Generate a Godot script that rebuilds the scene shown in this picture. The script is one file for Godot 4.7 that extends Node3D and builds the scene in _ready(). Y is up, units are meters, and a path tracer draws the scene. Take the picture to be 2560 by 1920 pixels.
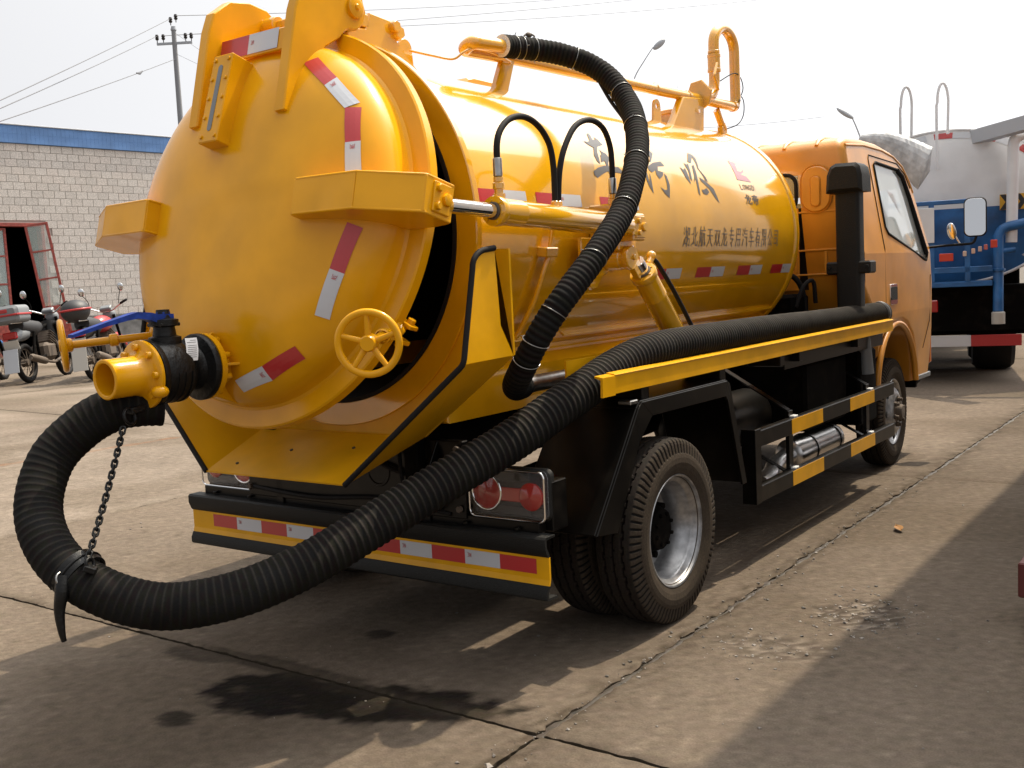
extends Node3D

const CAM := Vector3(-3.84923, 1.44892, 3.09154)
const TY := 1.669      # tank axis height
const TR := 0.696      # tank radius
var M := {}
var used := {}
var rng := RandomNumberGenerator.new()
var nz := FastNoiseLite.new()
var nf := FastNoiseLite.new()
var truck: Node3D


# ------------------------------------------------------------------ mesh builder
class MB:
	var v := PackedVector3Array()
	var n := PackedVector3Array()
	var c := PackedColorArray()
	var uv := PackedVector2Array()
	var col := Color(1, 1, 1)

	func tri(a: Vector3, b: Vector3, d: Vector3, na: Vector3, nb: Vector3, nd: Vector3, ca := col, cb := col, cd := col) -> void:
		if (b - a).cross(d - a).dot(na + nb + nd) > 0.0:
			v.append(a); v.append(d); v.append(b)
			n.append(na); n.append(nd); n.append(nb)
			c.append(ca); c.append(cd); c.append(cb)
		else:
			v.append(a); v.append(b); v.append(d)
			n.append(na); n.append(nb); n.append(nd)
			c.append(ca); c.append(cb); c.append(cd)

	func flat(a: Vector3, b: Vector3, d: Vector3, hint: Vector3) -> void:
		var m := (b - a).cross(d - a)
		if m.length_squared() < 1e-16:
			return
		m = m.normalized()
		if m.dot(hint) < 0.0:
			m = -m
		tri(a, b, d, m, m, m)

	func quad(a: Vector3, b: Vector3, d: Vector3, e: Vector3, hint: Vector3) -> void:
		flat(a, b, d, hint)
		flat(a, d, e, hint)

	func box(xf: Transform3D, s: Vector3, bev := 0.004) -> void:
		var h := s * 0.5
		var b := minf(bev, minf(h.x, minf(h.y, h.z)) * 0.45)
		var p := func(x: float, y: float, z: float) -> Vector3: return xf * Vector3(x, y, z)
		var nn := func(x: float, y: float, z: float) -> Vector3: return (xf.basis * Vector3(x, y, z)).normalized()
		for s1 in [-1.0, 1.0]:
			quad(p.call(s1 * h.x, -h.y + b, -h.z + b), p.call(s1 * h.x, h.y - b, -h.z + b), p.call(s1 * h.x, h.y - b, h.z - b), p.call(s1 * h.x, -h.y + b, h.z - b), nn.call(s1, 0, 0))
			quad(p.call(-h.x + b, s1 * h.y, -h.z + b), p.call(h.x - b, s1 * h.y, -h.z + b), p.call(h.x - b, s1 * h.y, h.z - b), p.call(-h.x + b, s1 * h.y, h.z - b), nn.call(0, s1, 0))
			quad(p.call(-h.x + b, -h.y + b, s1 * h.z), p.call(h.x - b, -h.y + b, s1 * h.z), p.call(h.x - b, h.y - b, s1 * h.z), p.call(-h.x + b, h.y - b, s1 * h.z), nn.call(0, 0, s1))
		if b <= 0.0:
			return
		for s1 in [-1.0, 1.0]:
			for s2 in [-1.0, 1.0]:
				quad(p.call(s1 * h.x, s2 * (h.y - b), -h.z + b), p.call(s1 * (h.x - b), s2 * h.y, -h.z + b), p.call(s1 * (h.x - b), s2 * h.y, h.z - b), p.call(s1 * h.x, s2 * (h.y - b), h.z - b), nn.call(s1, s2, 0))
				quad(p.call(s1 * h.x, -h.y + b, s2 * (h.z - b)), p.call(s1 * (h.x - b), -h.y + b, s2 * h.z), p.call(s1 * (h.x - b), h.y - b, s2 * h.z), p.call(s1 * h.x, h.y - b, s2 * (h.z - b)), nn.call(s1, 0, s2))
				quad(p.call(-h.x + b, s1 * h.y, s2 * (h.z - b)), p.call(-h.x + b, s1 * (h.y - b), s2 * h.z), p.call(h.x - b, s1 * (h.y - b), s2 * h.z), p.call(h.x - b, s1 * h.y, s2 * (h.z - b)), nn.call(0, s1, s2))
				for s3 in [-1.0, 1.0]:
					flat(p.call(s1 * h.x, s2 * (h.y - b), s3 * (h.z - b)), p.call(s1 * (h.x - b), s2 * h.y, s3 * (h.z - b)), p.call(s1 * (h.x - b), s2 * (h.y - b), s3 * h.z), nn.call(s1, s2, s3))

	func bx(x0: float, x1: float, y0: float, y1: float, z0: float, z1: float, bev := 0.004) -> void:
		box(Transform3D(Basis(), Vector3(x0 + x1, y0 + y1, z0 + z1) * 0.5), Vector3(absf(x1 - x0), absf(y1 - y0), absf(z1 - z0)), bev)

	# a bar of rectangular section from a to b; up gives the direction of its height
	func bar(a: Vector3, b: Vector3, w: float, h: float, up := Vector3.UP, bev := 0.003) -> void:
		var x := (b - a).normalized()
		var z := x.cross(up).normalized()
		var y := z.cross(x)
		box(Transform3D(Basis(x, y, z), (a + b) * 0.5), Vector3(a.distance_to(b), h, w), bev)

	func tube(pts: PackedVector3Array, rad: Variant, sides := 16, caps := true, cols: Variant = null, closed := false) -> void:
		var k := pts.size()
		var ref := Vector3.ZERO
		var prev := []
		var prev_n := []
		var first := []
		var first_n := []
		for i in k:
			var t: Vector3
			if closed:
				t = (pts[(i + 1) % k] - pts[(i + k - 1) % k]).normalized()
			else:
				t = (pts[mini(i + 1, k - 1)] - pts[maxi(i - 1, 0)]).normalized()
			if ref == Vector3.ZERO:
				ref = t.cross(Vector3(0.13, 1, 0.07)).normalized()
				if absf(t.y) > 0.95:
					ref = t.cross(Vector3(1, 0.1, 0.2)).normalized()
			ref = (ref - t * ref.dot(t)).normalized()
			var bi := t.cross(ref)
			var r0: float = rad[i] if rad is PackedFloat32Array else rad
			var slope := 0.0
			if rad is PackedFloat32Array:
				var j0 := maxi(i - 1, 0)
				var j1 := mini(i + 1, k - 1)
				slope = (rad[j1] - rad[j0]) / maxf(pts[j1].distance_to(pts[j0]), 1e-5)
			var ring := []
			var ring_n := []
			for j in sides:
				var a := TAU * j / sides
				var d := ref * cos(a) + bi * sin(a)
				ring.append(pts[i] + d * r0)
				ring_n.append((d - t * slope).normalized())
			if i > 0:
				var c0: Color = cols[i - 1] if cols is PackedColorArray else col
				var c1: Color = cols[i] if cols is PackedColorArray else col
				for j in sides:
					var j2 := (j + 1) % sides
					tri(prev[j], prev[j2], ring[j2], prev_n[j], prev_n[j2], ring_n[j2], c0, c0, c1)
					tri(prev[j], ring[j2], ring[j], prev_n[j], ring_n[j2], ring_n[j], c0, c1, c1)
			else:
				first = ring
				first_n = ring_n
			prev = ring
			prev_n = ring_n
			if caps and not closed and (i == 0 or i == k - 1):
				var m := -t if i == 0 else t
				for j in sides:
					tri(pts[i], ring[j], ring[(j + 1) % sides], m, m, m)
		if closed:
			for j in sides:
				var j2 := (j + 1) % sides
				tri(prev[j], prev[j2], first[j2], prev_n[j], prev_n[j2], first_n[j2])
				tri(prev[j], first[j2], first[j], prev_n[j], first_n[j2], first_n[j])

	func rod(a: Vector3, b: Vector3, r: float, sides := 16) -> void:
		tube(PackedVector3Array([a, b]), r, sides)

	# profile of (radius, height) turned about the local y axis
	func lathe(xf: Transform3D, prof: PackedVector2Array, seg := 48, a0 := 0.0, a1 := TAU, crease := 0.6) -> void:
		var k := prof.size()
		var sn := []
		for i in k - 1:
			var d := prof[i + 1] - prof[i]
			sn.append(Vector2(d.y, -d.x).normalized())
		for i in k - 1:
			if prof[i].distance_to(prof[i + 1]) < 1e-7:
				continue
			var n0: Vector2 = sn[i]
			var n1: Vector2 = sn[i]
			if i > 0 and absf(sn[i - 1].angle_to(sn[i])) < crease:
				n0 = (sn[i - 1] + sn[i]).normalized()
			if i < k - 2 and absf(sn[i + 1].angle_to(sn[i])) < crease:
				n1 = (sn[i + 1] + sn[i]).normalized()
			for j in seg:
				var t0 := a0 + (a1 - a0) * j / seg
				var t1 := a0 + (a1 - a0) * (j + 1) / seg
				var d0 := Vector3(cos(t0), 0, sin(t0))
				var d1 := Vector3(cos(t1), 0, sin(t1))
				var A := xf * (d0 * prof[i].x + Vector3.UP * prof[i].y)
				var B := xf * (d1 * prof[i].x + Vector3.UP * prof[i].y)
				var C := xf * (d1 * prof[i + 1].x + Vector3.UP * prof[i + 1].y)
				var D := xf * (d0 * prof[i + 1].x + Vector3.UP * prof[i + 1].y)
				var nA := (xf.basis * (d0 * n0.x + Vector3.UP * n0.y)).normalized()
				var nB := (xf.basis * (d1 * n0.x + Vector3.UP * n0.y)).normalized()
				var nC := (xf.basis * (d1 * n1.x + Vector3.UP * n1.y)).normalized()
				var nD := (xf.basis * (d0 * n1.x + Vector3.UP * n1.y)).normalized()
				if prof[i].x > 1e-6:
					tri(A, B, C, nA, nB, nC)
				if prof[i + 1].x > 1e-6:
					tri(A, C, D, nA, nC, nD)

	# polygon in the local xy plane, from z = 0 to z = depth, edges chamfered by bev
	func prism(xf: Transform3D, poly: PackedVector2Array, depth: float, bev := 0.0, smooth := 0.5) -> void:
		var pl := poly
		if Geometry2D.is_polygon_clockwise(pl):
			pl = pl.duplicate()
			pl.reverse()
		var k := pl.size()
		var ins := pl.duplicate()
		var sgn := signf(depth)
		if bev > 0.0:
			for i in k:
				var e0 := (pl[i] - pl[(i + k - 1) % k]).normalized()
				var e1 := (pl[(i + 1) % k] - pl[i]).normalized()
				var m := Vector2(-e0.y, e0.x) + Vector2(-e1.y, e1.x)
				ins[i] = pl[i] + m.normalized() * bev / maxf(0.35, m.length() * 0.5)
		var idx := Geometry2D.triangulate_polygon(ins)
		var nb := (xf.basis * Vector3(0, 0, -1)).normalized() * sgn
		for t in range(0, idx.size(), 3):
			var a := ins[idx[t]]; var b := ins[idx[t + 1]]; var d := ins[idx[t + 2]]
			tri(xf * Vector3(a.x, a.y, 0), xf * Vector3(b.x, b.y, 0), xf * Vector3(d.x, d.y, 0), nb, nb, nb)
			tri(xf * Vector3(a.x, a.y, depth), xf * Vector3(b.x, b.y, depth), xf * Vector3(d.x, d.y, depth), -nb, -nb, -nb)
		var en := []
		for i in k:
			var e := (pl[(i + 1) % k] - pl[i]).normalized()
			en.append(Vector2(e.y, -e.x))
		for i in k:
			var i2 := (i + 1) % k
			var m0: Vector2 = en[i]
			var m1: Vector2 = en[i]
			if absf(en[i].angle_to(en[(i + k - 1) % k])) < smooth:
				m0 = (en[i] + en[(i + k - 1) % k]).normalized()
			if absf(en[i].angle_to(en[i2])) < smooth:
				m1 = (en[i] + en[i2]).normalized()
			var q0 := (xf.basis * Vector3(m0.x, m0.y, 0)).normalized()
			var q1 := (xf.basis * Vector3(m1.x, m1.y, 0)).normalized()
			var zb := bev * sgn
			var A := xf * Vector3(pl[i].x, pl[i].y, zb); var B := xf * Vector3(pl[i2].x, pl[i2].y, zb)
			var C := xf * Vector3(pl[i2].x, pl[i2].y, depth - zb); var D := xf * Vector3(pl[i].x, pl[i].y, depth - zb)
			tri(A, B, C, q0, q1, q1); tri(A, C, D, q0, q1, q0)
			if bev > 0.0:
				var A2 := xf * Vector3(ins[i].x, ins[i].y, 0); var B2 := xf * Vector3(ins[i2].x, ins[i2].y, 0)
				var C2 := xf * Vector3(ins[i2].x, ins[i2].y, depth); var D2 := xf * Vector3(ins[i].x, ins[i].y, depth)
				var w0 := (q0 + nb).normalized(); var w1 := (q1 + nb).normalized()
				tri(A, B, B2, w0, w1, w1); tri(A, B2, A2, w0, w1, w0)
				w0 = (q0 - nb).normalized(); w1 = (q1 - nb).normalized()
				tri(D, C, C2, w0, w1, w1); tri(D, C2, D2, w0, w1, w0)

	func sphere(at: Vector3, r: Vector3, seg := 20, rings := 12, basis := Basis()) -> void:
		for i in rings:
			for j in seg:
				var q := []
				for s in [[i, j], [i, j + 1], [i + 1, j + 1], [i + 1, j]]:
					var la = PI * s[0] / rings
					var lo: float = TAU * s[1] / seg
					q.append(Vector3(sin(la) * cos(lo), cos(la), sin(la) * sin(lo)))
				var P := func(d: Vector3) -> Vector3: return at + basis * (d * r)
				var Q := func(d: Vector3) -> Vector3: return (basis * (d / r)).normalized()
				tri(P.call(q[0]), P.call(q[1]), P.call(q[2]), Q.call(q[0]), Q.call(q[1]), Q.call(q[2]))
				tri(P.call(q[0]), P.call(q[2]), P.call(q[3]), Q.call(q[0]), Q.call(q[2]), Q.call(q[3]))

	func torus(xf: Transform3D, R: float, r: float, seg := 40, sides := 12, a0 := 0.0, a1 := TAU) -> void:
		var pts := PackedVector3Array()
		var closed := absf(a1 - a0) > TAU - 0.01
		var cnt := seg if closed else seg + 1
		for i in cnt:
			var a := a0 + (a1 - a0) * i / seg
			pts.append(xf * Vector3(R * cos(a), 0, R * sin(a)))
		tube(pts, r, sides, not closed, null, closed)

	func mesh() -> ArrayMesh:
		var a := []
		a.resize(Mesh.ARRAY_MAX)
		a[Mesh.ARRAY_VERTEX] = v
		a[Mesh.ARRAY_NORMAL] = n
		a[Mesh.ARRAY_COLOR] = c
		var m := ArrayMesh.new()
		m.add_surface_from_arrays(Mesh.PRIMITIVE_TRIANGLES, a)
		return m


# ------------------------------------------------------------------ scene helpers
func numbered(called: String) -> String:
	used[called] = used.get(called, -1) + 1
	return called if used[called] == 0 else "%s_%03d" % [called, used[called]]


func tag(o: Node3D, label: String, category: String, group := "", kind := "") -> Node3D:
	if label: o.set_meta("label", label)
	if category: o.set_meta("category", category)
	if group: o.set_meta("group", group)
	if kind: o.set_meta("kind", kind)
	return o


func thing(called: String, label: String, category: String, at := Vector3.ZERO, turn := 0.0, group := "") -> Node3D:
	var o := Node3D.new()
	o.name = numbered(called)
	add_child(o)
	o.position = at
	o.rotation.y = turn
	return tag(o, label, category, group)


func put(parent: Node, called: String, mb: MB, mat: Material, label := "") -> MeshInstance3D:
	var o := MeshInstance3D.new()
	o.mesh = mb.mesh()
	o.material_override = mat
	if parent == self:
		o.name = numbered(called)
		add_child(o)
	else:
		o.name = called
		parent.add_child(o, true)
	if label: o.set_meta("label", label)
	return o


func again(parent: Node, src: MeshInstance3D, xf: Transform3D, called := "") -> MeshInstance3D:
	var o := MeshInstance3D.new()
	o.mesh = src.mesh
	o.material_override = src.material_override
	o.transform = xf
	o.name = called if called else str(src.name).rstrip("0123456789")
	parent.add_child(o, true)
	return o


func lin(r: float, g: float, b: float) -> Color:
	return Color(r, g, b).linear_to_srgb()


func mat(called: String, c: Color, rough := 0.5, metal := 0.0, spec := 0.5) -> StandardMaterial3D:
	var m := StandardMaterial3D.new()
	m.resource_name = called
	m.albedo_color = c
	m.roughness = rough
	m.metallic = metal
	m.metallic_specular = spec
	m.vertex_color_use_as_albedo = true
	M[called] = m
	return m


func noise_tex(seed_: int, freq: float, lo: float, hi: float, octaves := 4, normal := false, bump := 4.0, size := 512) -> NoiseTexture2D:
	var f := FastNoiseLite.new()
	f.seed = seed_
	f.frequency = freq
	f.fractal_octaves = octaves
	f.noise_type = FastNoiseLite.TYPE_SIMPLEX_SMOOTH
	var t := NoiseTexture2D.new()
	t.width = size; t.height = size
	t.seamless = true
	t.noise = f
	if normal:
		t.as_normal_map = true
		t.bump_strength = bump
	else:
		var g := Gradient.new()
		g.set_color(0, Color(lo, lo, lo)); g.set_color(1, Color(hi, hi, hi))
		t.color_ramp = g
	return t


func wear(m: StandardMaterial3D, tex: Texture2D, scale: float, rough_tex: Texture2D = null, normal_tex: Texture2D = null, nscale := 0.3) -> StandardMaterial3D:
	m.albedo_texture = tex
	m.uv1_triplanar = true
	m.uv1_world_triplanar = true
	m.uv1_scale = Vector3.ONE * scale
	if rough_tex:
		m.roughness_texture = rough_tex
		m.roughness_texture_channel = BaseMaterial3D.TEXTURE_CHANNEL_RED
	if normal_tex:
		m.normal_enabled = true
		m.normal_texture = normal_tex
		m.normal_scale = nscale
	return m


func T(o: Vector3, b := Basis()) -> Transform3D:
	return Transform3D(b, o)


# frame whose y axis points along d
func along(o: Vector3, d: Vector3) -> Transform3D:
	var y := d.normalized()
	var x := y.cross(Vector3(0.0, 0.3, 1.0) if absf(y.z) < 0.8 else Vector3(1.0, 0.2, 0.0)).normalized()
	return Transform3D(Basis(x, y, x.cross(y)), o)


func V2(a: Array) -> PackedVector2Array:
	var r := PackedVector2Array()
	for i in range(0, a.size(), 2):
		r.append(Vector2(a[i], a[i + 1]))
	return r


func V3(a: Array) -> PackedVector3Array:
	var r := PackedVector3Array()
	for i in range(0, a.size(), 3):
		r.append(Vector3(a[i], a[i + 1], a[i + 2]))
	return r


# smooth curve through the points, resampled at even steps
func spline(p: PackedVector3Array, step: float) -> PackedVector3Array:
	var dense := PackedVector3Array()
	var k := p.size()
	for i in k - 1:
		var a := p[maxi(i - 1, 0)]; var b := p[i]; var c := p[i + 1]; var d := p[mini(i + 2, k - 1)]
		var cnt := maxi(4, int(b.distance_to(c) / step * 2.0))
		for j in cnt:
			dense.append(b.cubic_interpolate(c, a, d, float(j) / cnt))
	dense.append(p[k - 1])
	var out := PackedVector3Array([dense[0]])
	var carry := 0.0
	for i in dense.size() - 1:
		var seg := dense[i].distance_to(dense[i + 1])
		var at := step - carry
		while at <= seg:
			out.append(dense[i].lerp(dense[i + 1], at / seg))
			at += step
		carry = seg - (at - step)
	out.append(p[k - 1])
	return out


# corner points of a path rounded with arcs
func bend(p: PackedVector3Array, r: float, steps := 8) -> PackedVector3Array:
	var out := PackedVector3Array([p[0]])
	for i in range(1, p.size() - 1):
		var a := (p[i - 1] - p[i]); var b := (p[i + 1] - p[i])
		var q := minf(r, minf(a.length(), b.length()) * 0.49)
		var s := p[i] + a.normalized() * q; var e := p[i] + b.normalized() * q
		for j in steps + 1:
			var t := float(j) / steps
			out.append(s.lerp(p[i], t).lerp(p[i].lerp(e, t), t))
	out.append(p[p.size() - 1])
	return out


# point on the tank shell: x along the truck, angle in degrees above its right side
func on_tank(x: float, deg: float, off := 0.0) -> Vector3:
	var a := deg_to_rad(deg)
	return Vector3(x, TY + (TR + off) * sin(a), (TR + off) * cos(a))


# the rear door: own axes u (up in the door), z, and n (out to the rear)
const DC := Vector3(-1.079, 1.697, 0.0)
const DU := Vector3(0.2422, 0.9702, 0.0)
const DN := Vector3(-0.9702, 0.2422, 0.0)

func dish_n(u: float, z: float) -> float:
	var s2 := (u * u + z * z) / 0.4761
	return 0.07 + 0.20 * sqrt(maxf(0.0, 1.0 - pow(s2, 1.5))) if s2 < 1.0 else 0.02


func door(u: float, n: float, z: float) -> Vector3:
	return DC + DU * u + DN * n + Vector3(0, 0, z)


# thin patch laid on a surface by a function of (s, t)
func patch(mb: MB, f: Callable, ns: int, nt: int, c: Color) -> void:
	for i in ns:
		for j in nt:
			var q := []
			for s in [[i, j], [i + 1, j], [i + 1, j + 1], [i, j + 1]]:
				q.append(f.call(float(s[0]) / ns, float(s[1]) / nt))
			var was := mb.col
			mb.col = c
			mb.quad(q[0][0], q[1][0], q[2][0], q[3][0], q[0][1])
			mb.col = was


# strokes "x,y x,y; ..." in a 100 x 100 box (y down), drawn as ribbons by f(u, v) -> [point, normal]
func strokes(mb: MB, text: String, w: float, f: Callable, thin := 1.0) -> void:
	for st in text.split(";"):
		var pts: Array[Vector2] = []
		for pr in st.strip_edges().split(" "):
			var xy := pr.split(",")
			if xy.size() == 2:
				pts.append(Vector2(float(xy[0]) / 100.0, 1.0 - float(xy[1]) / 100.0))
		for i in pts.size() - 1:
			var d := (pts[i + 1] - pts[i]).normalized()
			var s := Vector2(-d.y, d.x) * w * 0.5 * Vector2(1.0, thin)
			var a := pts[i] - d * w * 0.3; var b := pts[i + 1] + d * w * 0.3
			var q := []
			for p in [a + s, b + s, b - s, a - s]:
				q.append(f.call(p.x, p.y))
			mb.quad(q[0][0], q[1][0], q[2][0], q[3][0], q[0][1])


func hexnut(mb: MB, at: Vector3, dir: Vector3, r: float, h: float) -> void:
	mb.lathe(along(at, dir), PackedVector2Array([Vector2(r, 0), Vector2(r, h * 0.85), Vector2(r * 0.86, h), Vector2(0, h)]), 6)


func materials() -> void:
	var grime := noise_tex(3, 0.006, 0.86, 1.0, 5)
	var grime2 := noise_tex(9, 0.012, 0.62, 1.0, 5)
	var fine := noise_tex(5, 0.05, 0.7, 1.0, 4)
	var wave := noise_tex(11, 0.004, 0, 1, 2, true, 14.0)
	var peel := noise_tex(12, 0.02, 0, 1, 3, true, 6.0)
	var pit := noise_tex(13, 0.06, 0, 1, 4, true, 8.0)
	var dusty := noise_tex(17, 0.007, 0, 1, 5)
	dusty.color_ramp = Gradient.new()
	dusty.color_ramp.set_color(0, Color(0.42, 0.42, 0.42)); dusty.color_ramp.set_color(1, Color(1, 0.96, 0.90))
	dusty.color_ramp.add_point(0.55, Color(0.45, 0.44, 0.43))
	var m := mat("yellow_paint", lin(0.85, 0.42, 0.005), 0.13, 0.0, 1.0)
	m.clearcoat_enabled = true; m.clearcoat = 1.0; m.clearcoat_roughness = 0.04
	wear(m, grime, 0.6, null, wave, 0.16)
	m = mat("door_paint", lin(0.83, 0.385, 0.003), 0.20, 0.0, 0.42)
	wear(m, grime, 0.8, null, wave, 0.25)
	m = mat("frame_yellow", lin(0.82, 0.40, 0.003), 0.28, 0.0, 0.4)
	wear(m, grime, 0.9)
	m = mat("cab_paint", lin(0.70, 0.29, 0.020), 0.45)
	m.clearcoat_enabled = true; m.clearcoat = 0.6; m.clearcoat_roughness = 0.15
	wear(m, grime, 0.7, null, wave, 0.12)
	m = mat("black_paint", lin(0.016, 0.014, 0.012), 0.32, 0.0, 0.35)
	wear(m, dusty, 1.1)
	m = mat("chassis_black", lin(0.012, 0.010, 0.009), 0.8, 0.0, 0.2)
	wear(m, dusty, 1.4)
	m = mat("rubber", lin(0.011, 0.010, 0.010), 0.7, 0.0, 0.3)
	m = mat("tyre_rubber", lin(0.85, 0.83, 0.8), 0.85, 0.0, 0.25)
	wear(m, fine, 3.0)
	m = mat("hose_rubber", lin(1, 1, 1), 0.85, 0.0, 0.25)
	wear(m, fine, 5.0)
	m = mat("dull_black", lin(0.016, 0.016, 0.015), 0.55, 0.0, 0.35)
	wear(m, fine, 4.0, null, pit, 0.4)
	m = mat("cast_black", lin(0.009, 0.009, 0.009), 0.4, 0.0, 0.35)
	wear(m, fine, 4.0, null, peel, 0.6)
	m = mat("chrome", lin(0.80, 0.80, 0.80), 0.1, 1.0)
	m = mat("brushed_steel", lin(0.62, 0.61, 0.60), 0.28, 1.0)
	m = mat("steel", lin(0.55, 0.54, 0.52), 0.3, 1.0)
	wear(m, grime2, 2.0)
	m = mat("wheel_silver", lin(0.52, 0.52, 0.53), 0.38, 0.85)
	wear(m, grime2, 3.0)
	m = mat("rusty_iron", lin(0.11, 0.085, 0.065), 0.75, 0.3)
	m = mat("letter_black", lin(0.075, 0.066, 0.058), 0.35)  # black print, base greyed to stand in for its sky reflection
	m = mat("tape", lin(1, 1, 1), 0.38)
	m.clearcoat_enabled = true; m.clearcoat = 0.6; m.clearcoat_roughness = 0.12
	m = mat("plain", lin(1, 1, 1), 0.55)
	m = mat("lens_red", lin(0.30, 0.005, 0.005), 0.12, 0.0, 0.35)
	m.clearcoat_enabled = true; m.clearcoat = 1.0; m.clearcoat_roughness = 0.03
	m = mat("lens_amber", lin(0.45, 0.10, 0.005), 0.2)
	m = mat("reflector", lin(0.30, 0.30, 0.31), 0.12, 1.0)
	wear(m, noise_tex(21, 0.09, 0.25, 1.0, 2), 6.0, null, pit, 1.2)
	m = mat("clear_lens", Color(1, 1, 1, 0.0), 0.03, 0.0, 0.3)
	m.transparency = BaseMaterial3D.TRANSPARENCY_ALPHA
	m = mat("glass", Color(0.9, 0.97, 0.95, 0.16), 0.02)
	m.transparency = BaseMaterial3D.TRANSPARENCY_ALPHA
	m = mat("pale_sheen_glass", Color(0.86, 0.9, 0.9, 0.42), 0.03)  # whitened pane: the bright sky reflection is put into its colour
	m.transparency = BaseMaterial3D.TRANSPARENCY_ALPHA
	m = mat("mirror", lin(0.62, 0.63, 0.64), 0.04, 1.0)
	m = mat("dark_inside", lin(0.006, 0.006, 0.006), 0.9)
	m = mat("blue_lever", lin(0.016, 0.055, 0.34), 0.5, 0.0, 0.3)
	wear(m, grime2, 3.0)
	m = mat("white_paint", lin(0.78, 0.79, 0.80), 0.4)
	wear(m, grime, 0.4)
	m = mat("blue_paint", lin(0.02, 0.16, 0.45), 0.42)
	wear(m, grime2, 0.5)
	m = mat("sheet_plastic", lin(0.70, 0.72, 0.74), 0.55, 0.0, 0.3)
	wear(m, grime2, 0.9, null, noise_tex(31, 0.005, 0, 1, 2, true, 8.0), 0.4)
	m = mat("brick_face", lin(0.74, 0.69, 0.64), 0.85)
	wear(m, fine, 1.0)
	m = mat("mortar", lin(0.40, 0.36, 0.33), 0.95)
	m = mat("plinth_render", lin(0.20, 0.20, 0.20), 0.9)
	wear(m, grime2, 0.5)
	m = mat("blue_panel", lin(0.12, 0.25, 0.52), 0.7)
	wear(m, grime, 0.5)
	m = mat("red_frame", lin(0.42, 0.075, 0.055), 0.55)
	wear(m, grime2, 1.5)
	m = mat("concrete_pole", lin(0.26, 0.26, 0.27), 0.85)
	m = mat("porcelain", lin(0.03, 0.025, 0.025), 0.3)
	m = mat("wire", lin(0.10, 0.10, 0.11), 0.6)
	m = mat("lamp_grey", lin(0.40, 0.42, 0.45), 0.5)  # lightened to paint in air haze on the far street lamps
	m = mat("seat_vinyl", lin(0.02, 0.02, 0.022), 0.55)
	m = mat("red_plastic", lin(0.35, 0.02, 0.02), 0.3)
	m = mat("grey_plastic", lin(0.16, 0.17, 0.18), 0.45)
	m = mat("pale_plastic", lin(0.42, 0.40, 0.36), 0.6)
	m = mat("leaf_yellow", lin(0.22, 0.10, 0.02), 0.8)
	m = mat("paper", lin(0.72, 0.72, 0.72), 0.7)
	# concrete: grain over the slab's own colour
	m = mat("concrete", lin(1, 0.985, 0.93), 0.92, 0.0, 0.18)
	wear(m, noise_tex(41, 0.03, 0.84, 1.0, 6, false, 4.0, 1024), 0.5, null, noise_tex(42, 0.06, 0, 1, 5, true, 6.0, 1024), 0.28)
	m.detail_enabled = true
	m.detail_blend_mode = BaseMaterial3D.BLEND_MODE_MUL
	m.detail_albedo = noise_tex(43, 0.22, 0.84, 1.0, 2, false, 4.0, 1024)
	m.detail_uv_layer = BaseMaterial3D.DETAIL_UV_1
	m = mat("earth", lin(0.13, 0.105, 0.08), 0.95)
	wear(m, noise_tex(44, 0.03, 0.5, 1.1, 5), 0.3)


func sky_image() -> ImageTexture:
	var im := Image.create(512, 256, false, Image.FORMAT_RGBF)
	var to_sun := sun_dir()
	for j in 256:
		var el := PI * (0.5 - (j + 0.5) / 256.0)
		for i in 512:
			var az := ((i + 0.5) / 512.0 - 0.25) * TAU
			var d := Vector3(cos(az) * cos(el), sin(el), sin(az) * cos(el))
			var g := acos(clampf(d.dot(to_sun), -1, 1))
			var glow := 0.58 * 0.51 / pow(1.49 - 1.4 * cos(g), 1.5)
			var haze := (0.10 + 0.30 * pow(0.5 + 0.5 * cos(az - deg_to_rad(SUN_AZ)), 3.0)) * exp(-maxf(el, 0.0) / 0.30)
			var L := SKY * (0.40 + haze)
			im.set_pixel(i, j, Color(L * 0.965 + glow * 1.0, L * 0.985 + glow * 0.985, L * 1.05 + glow * 0.95))
	return ImageTexture.create_from_image(im)


const SKY := 1.0
const SUN_EL := 60.0
const SUN_AZ := 12.0

func sun_dir() -> Vector3:
	var e := deg_to_rad(SUN_EL); var a := deg_to_rad(SUN_AZ)
	return Vector3(cos(e) * cos(a), sin(e), cos(e) * sin(a))


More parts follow.
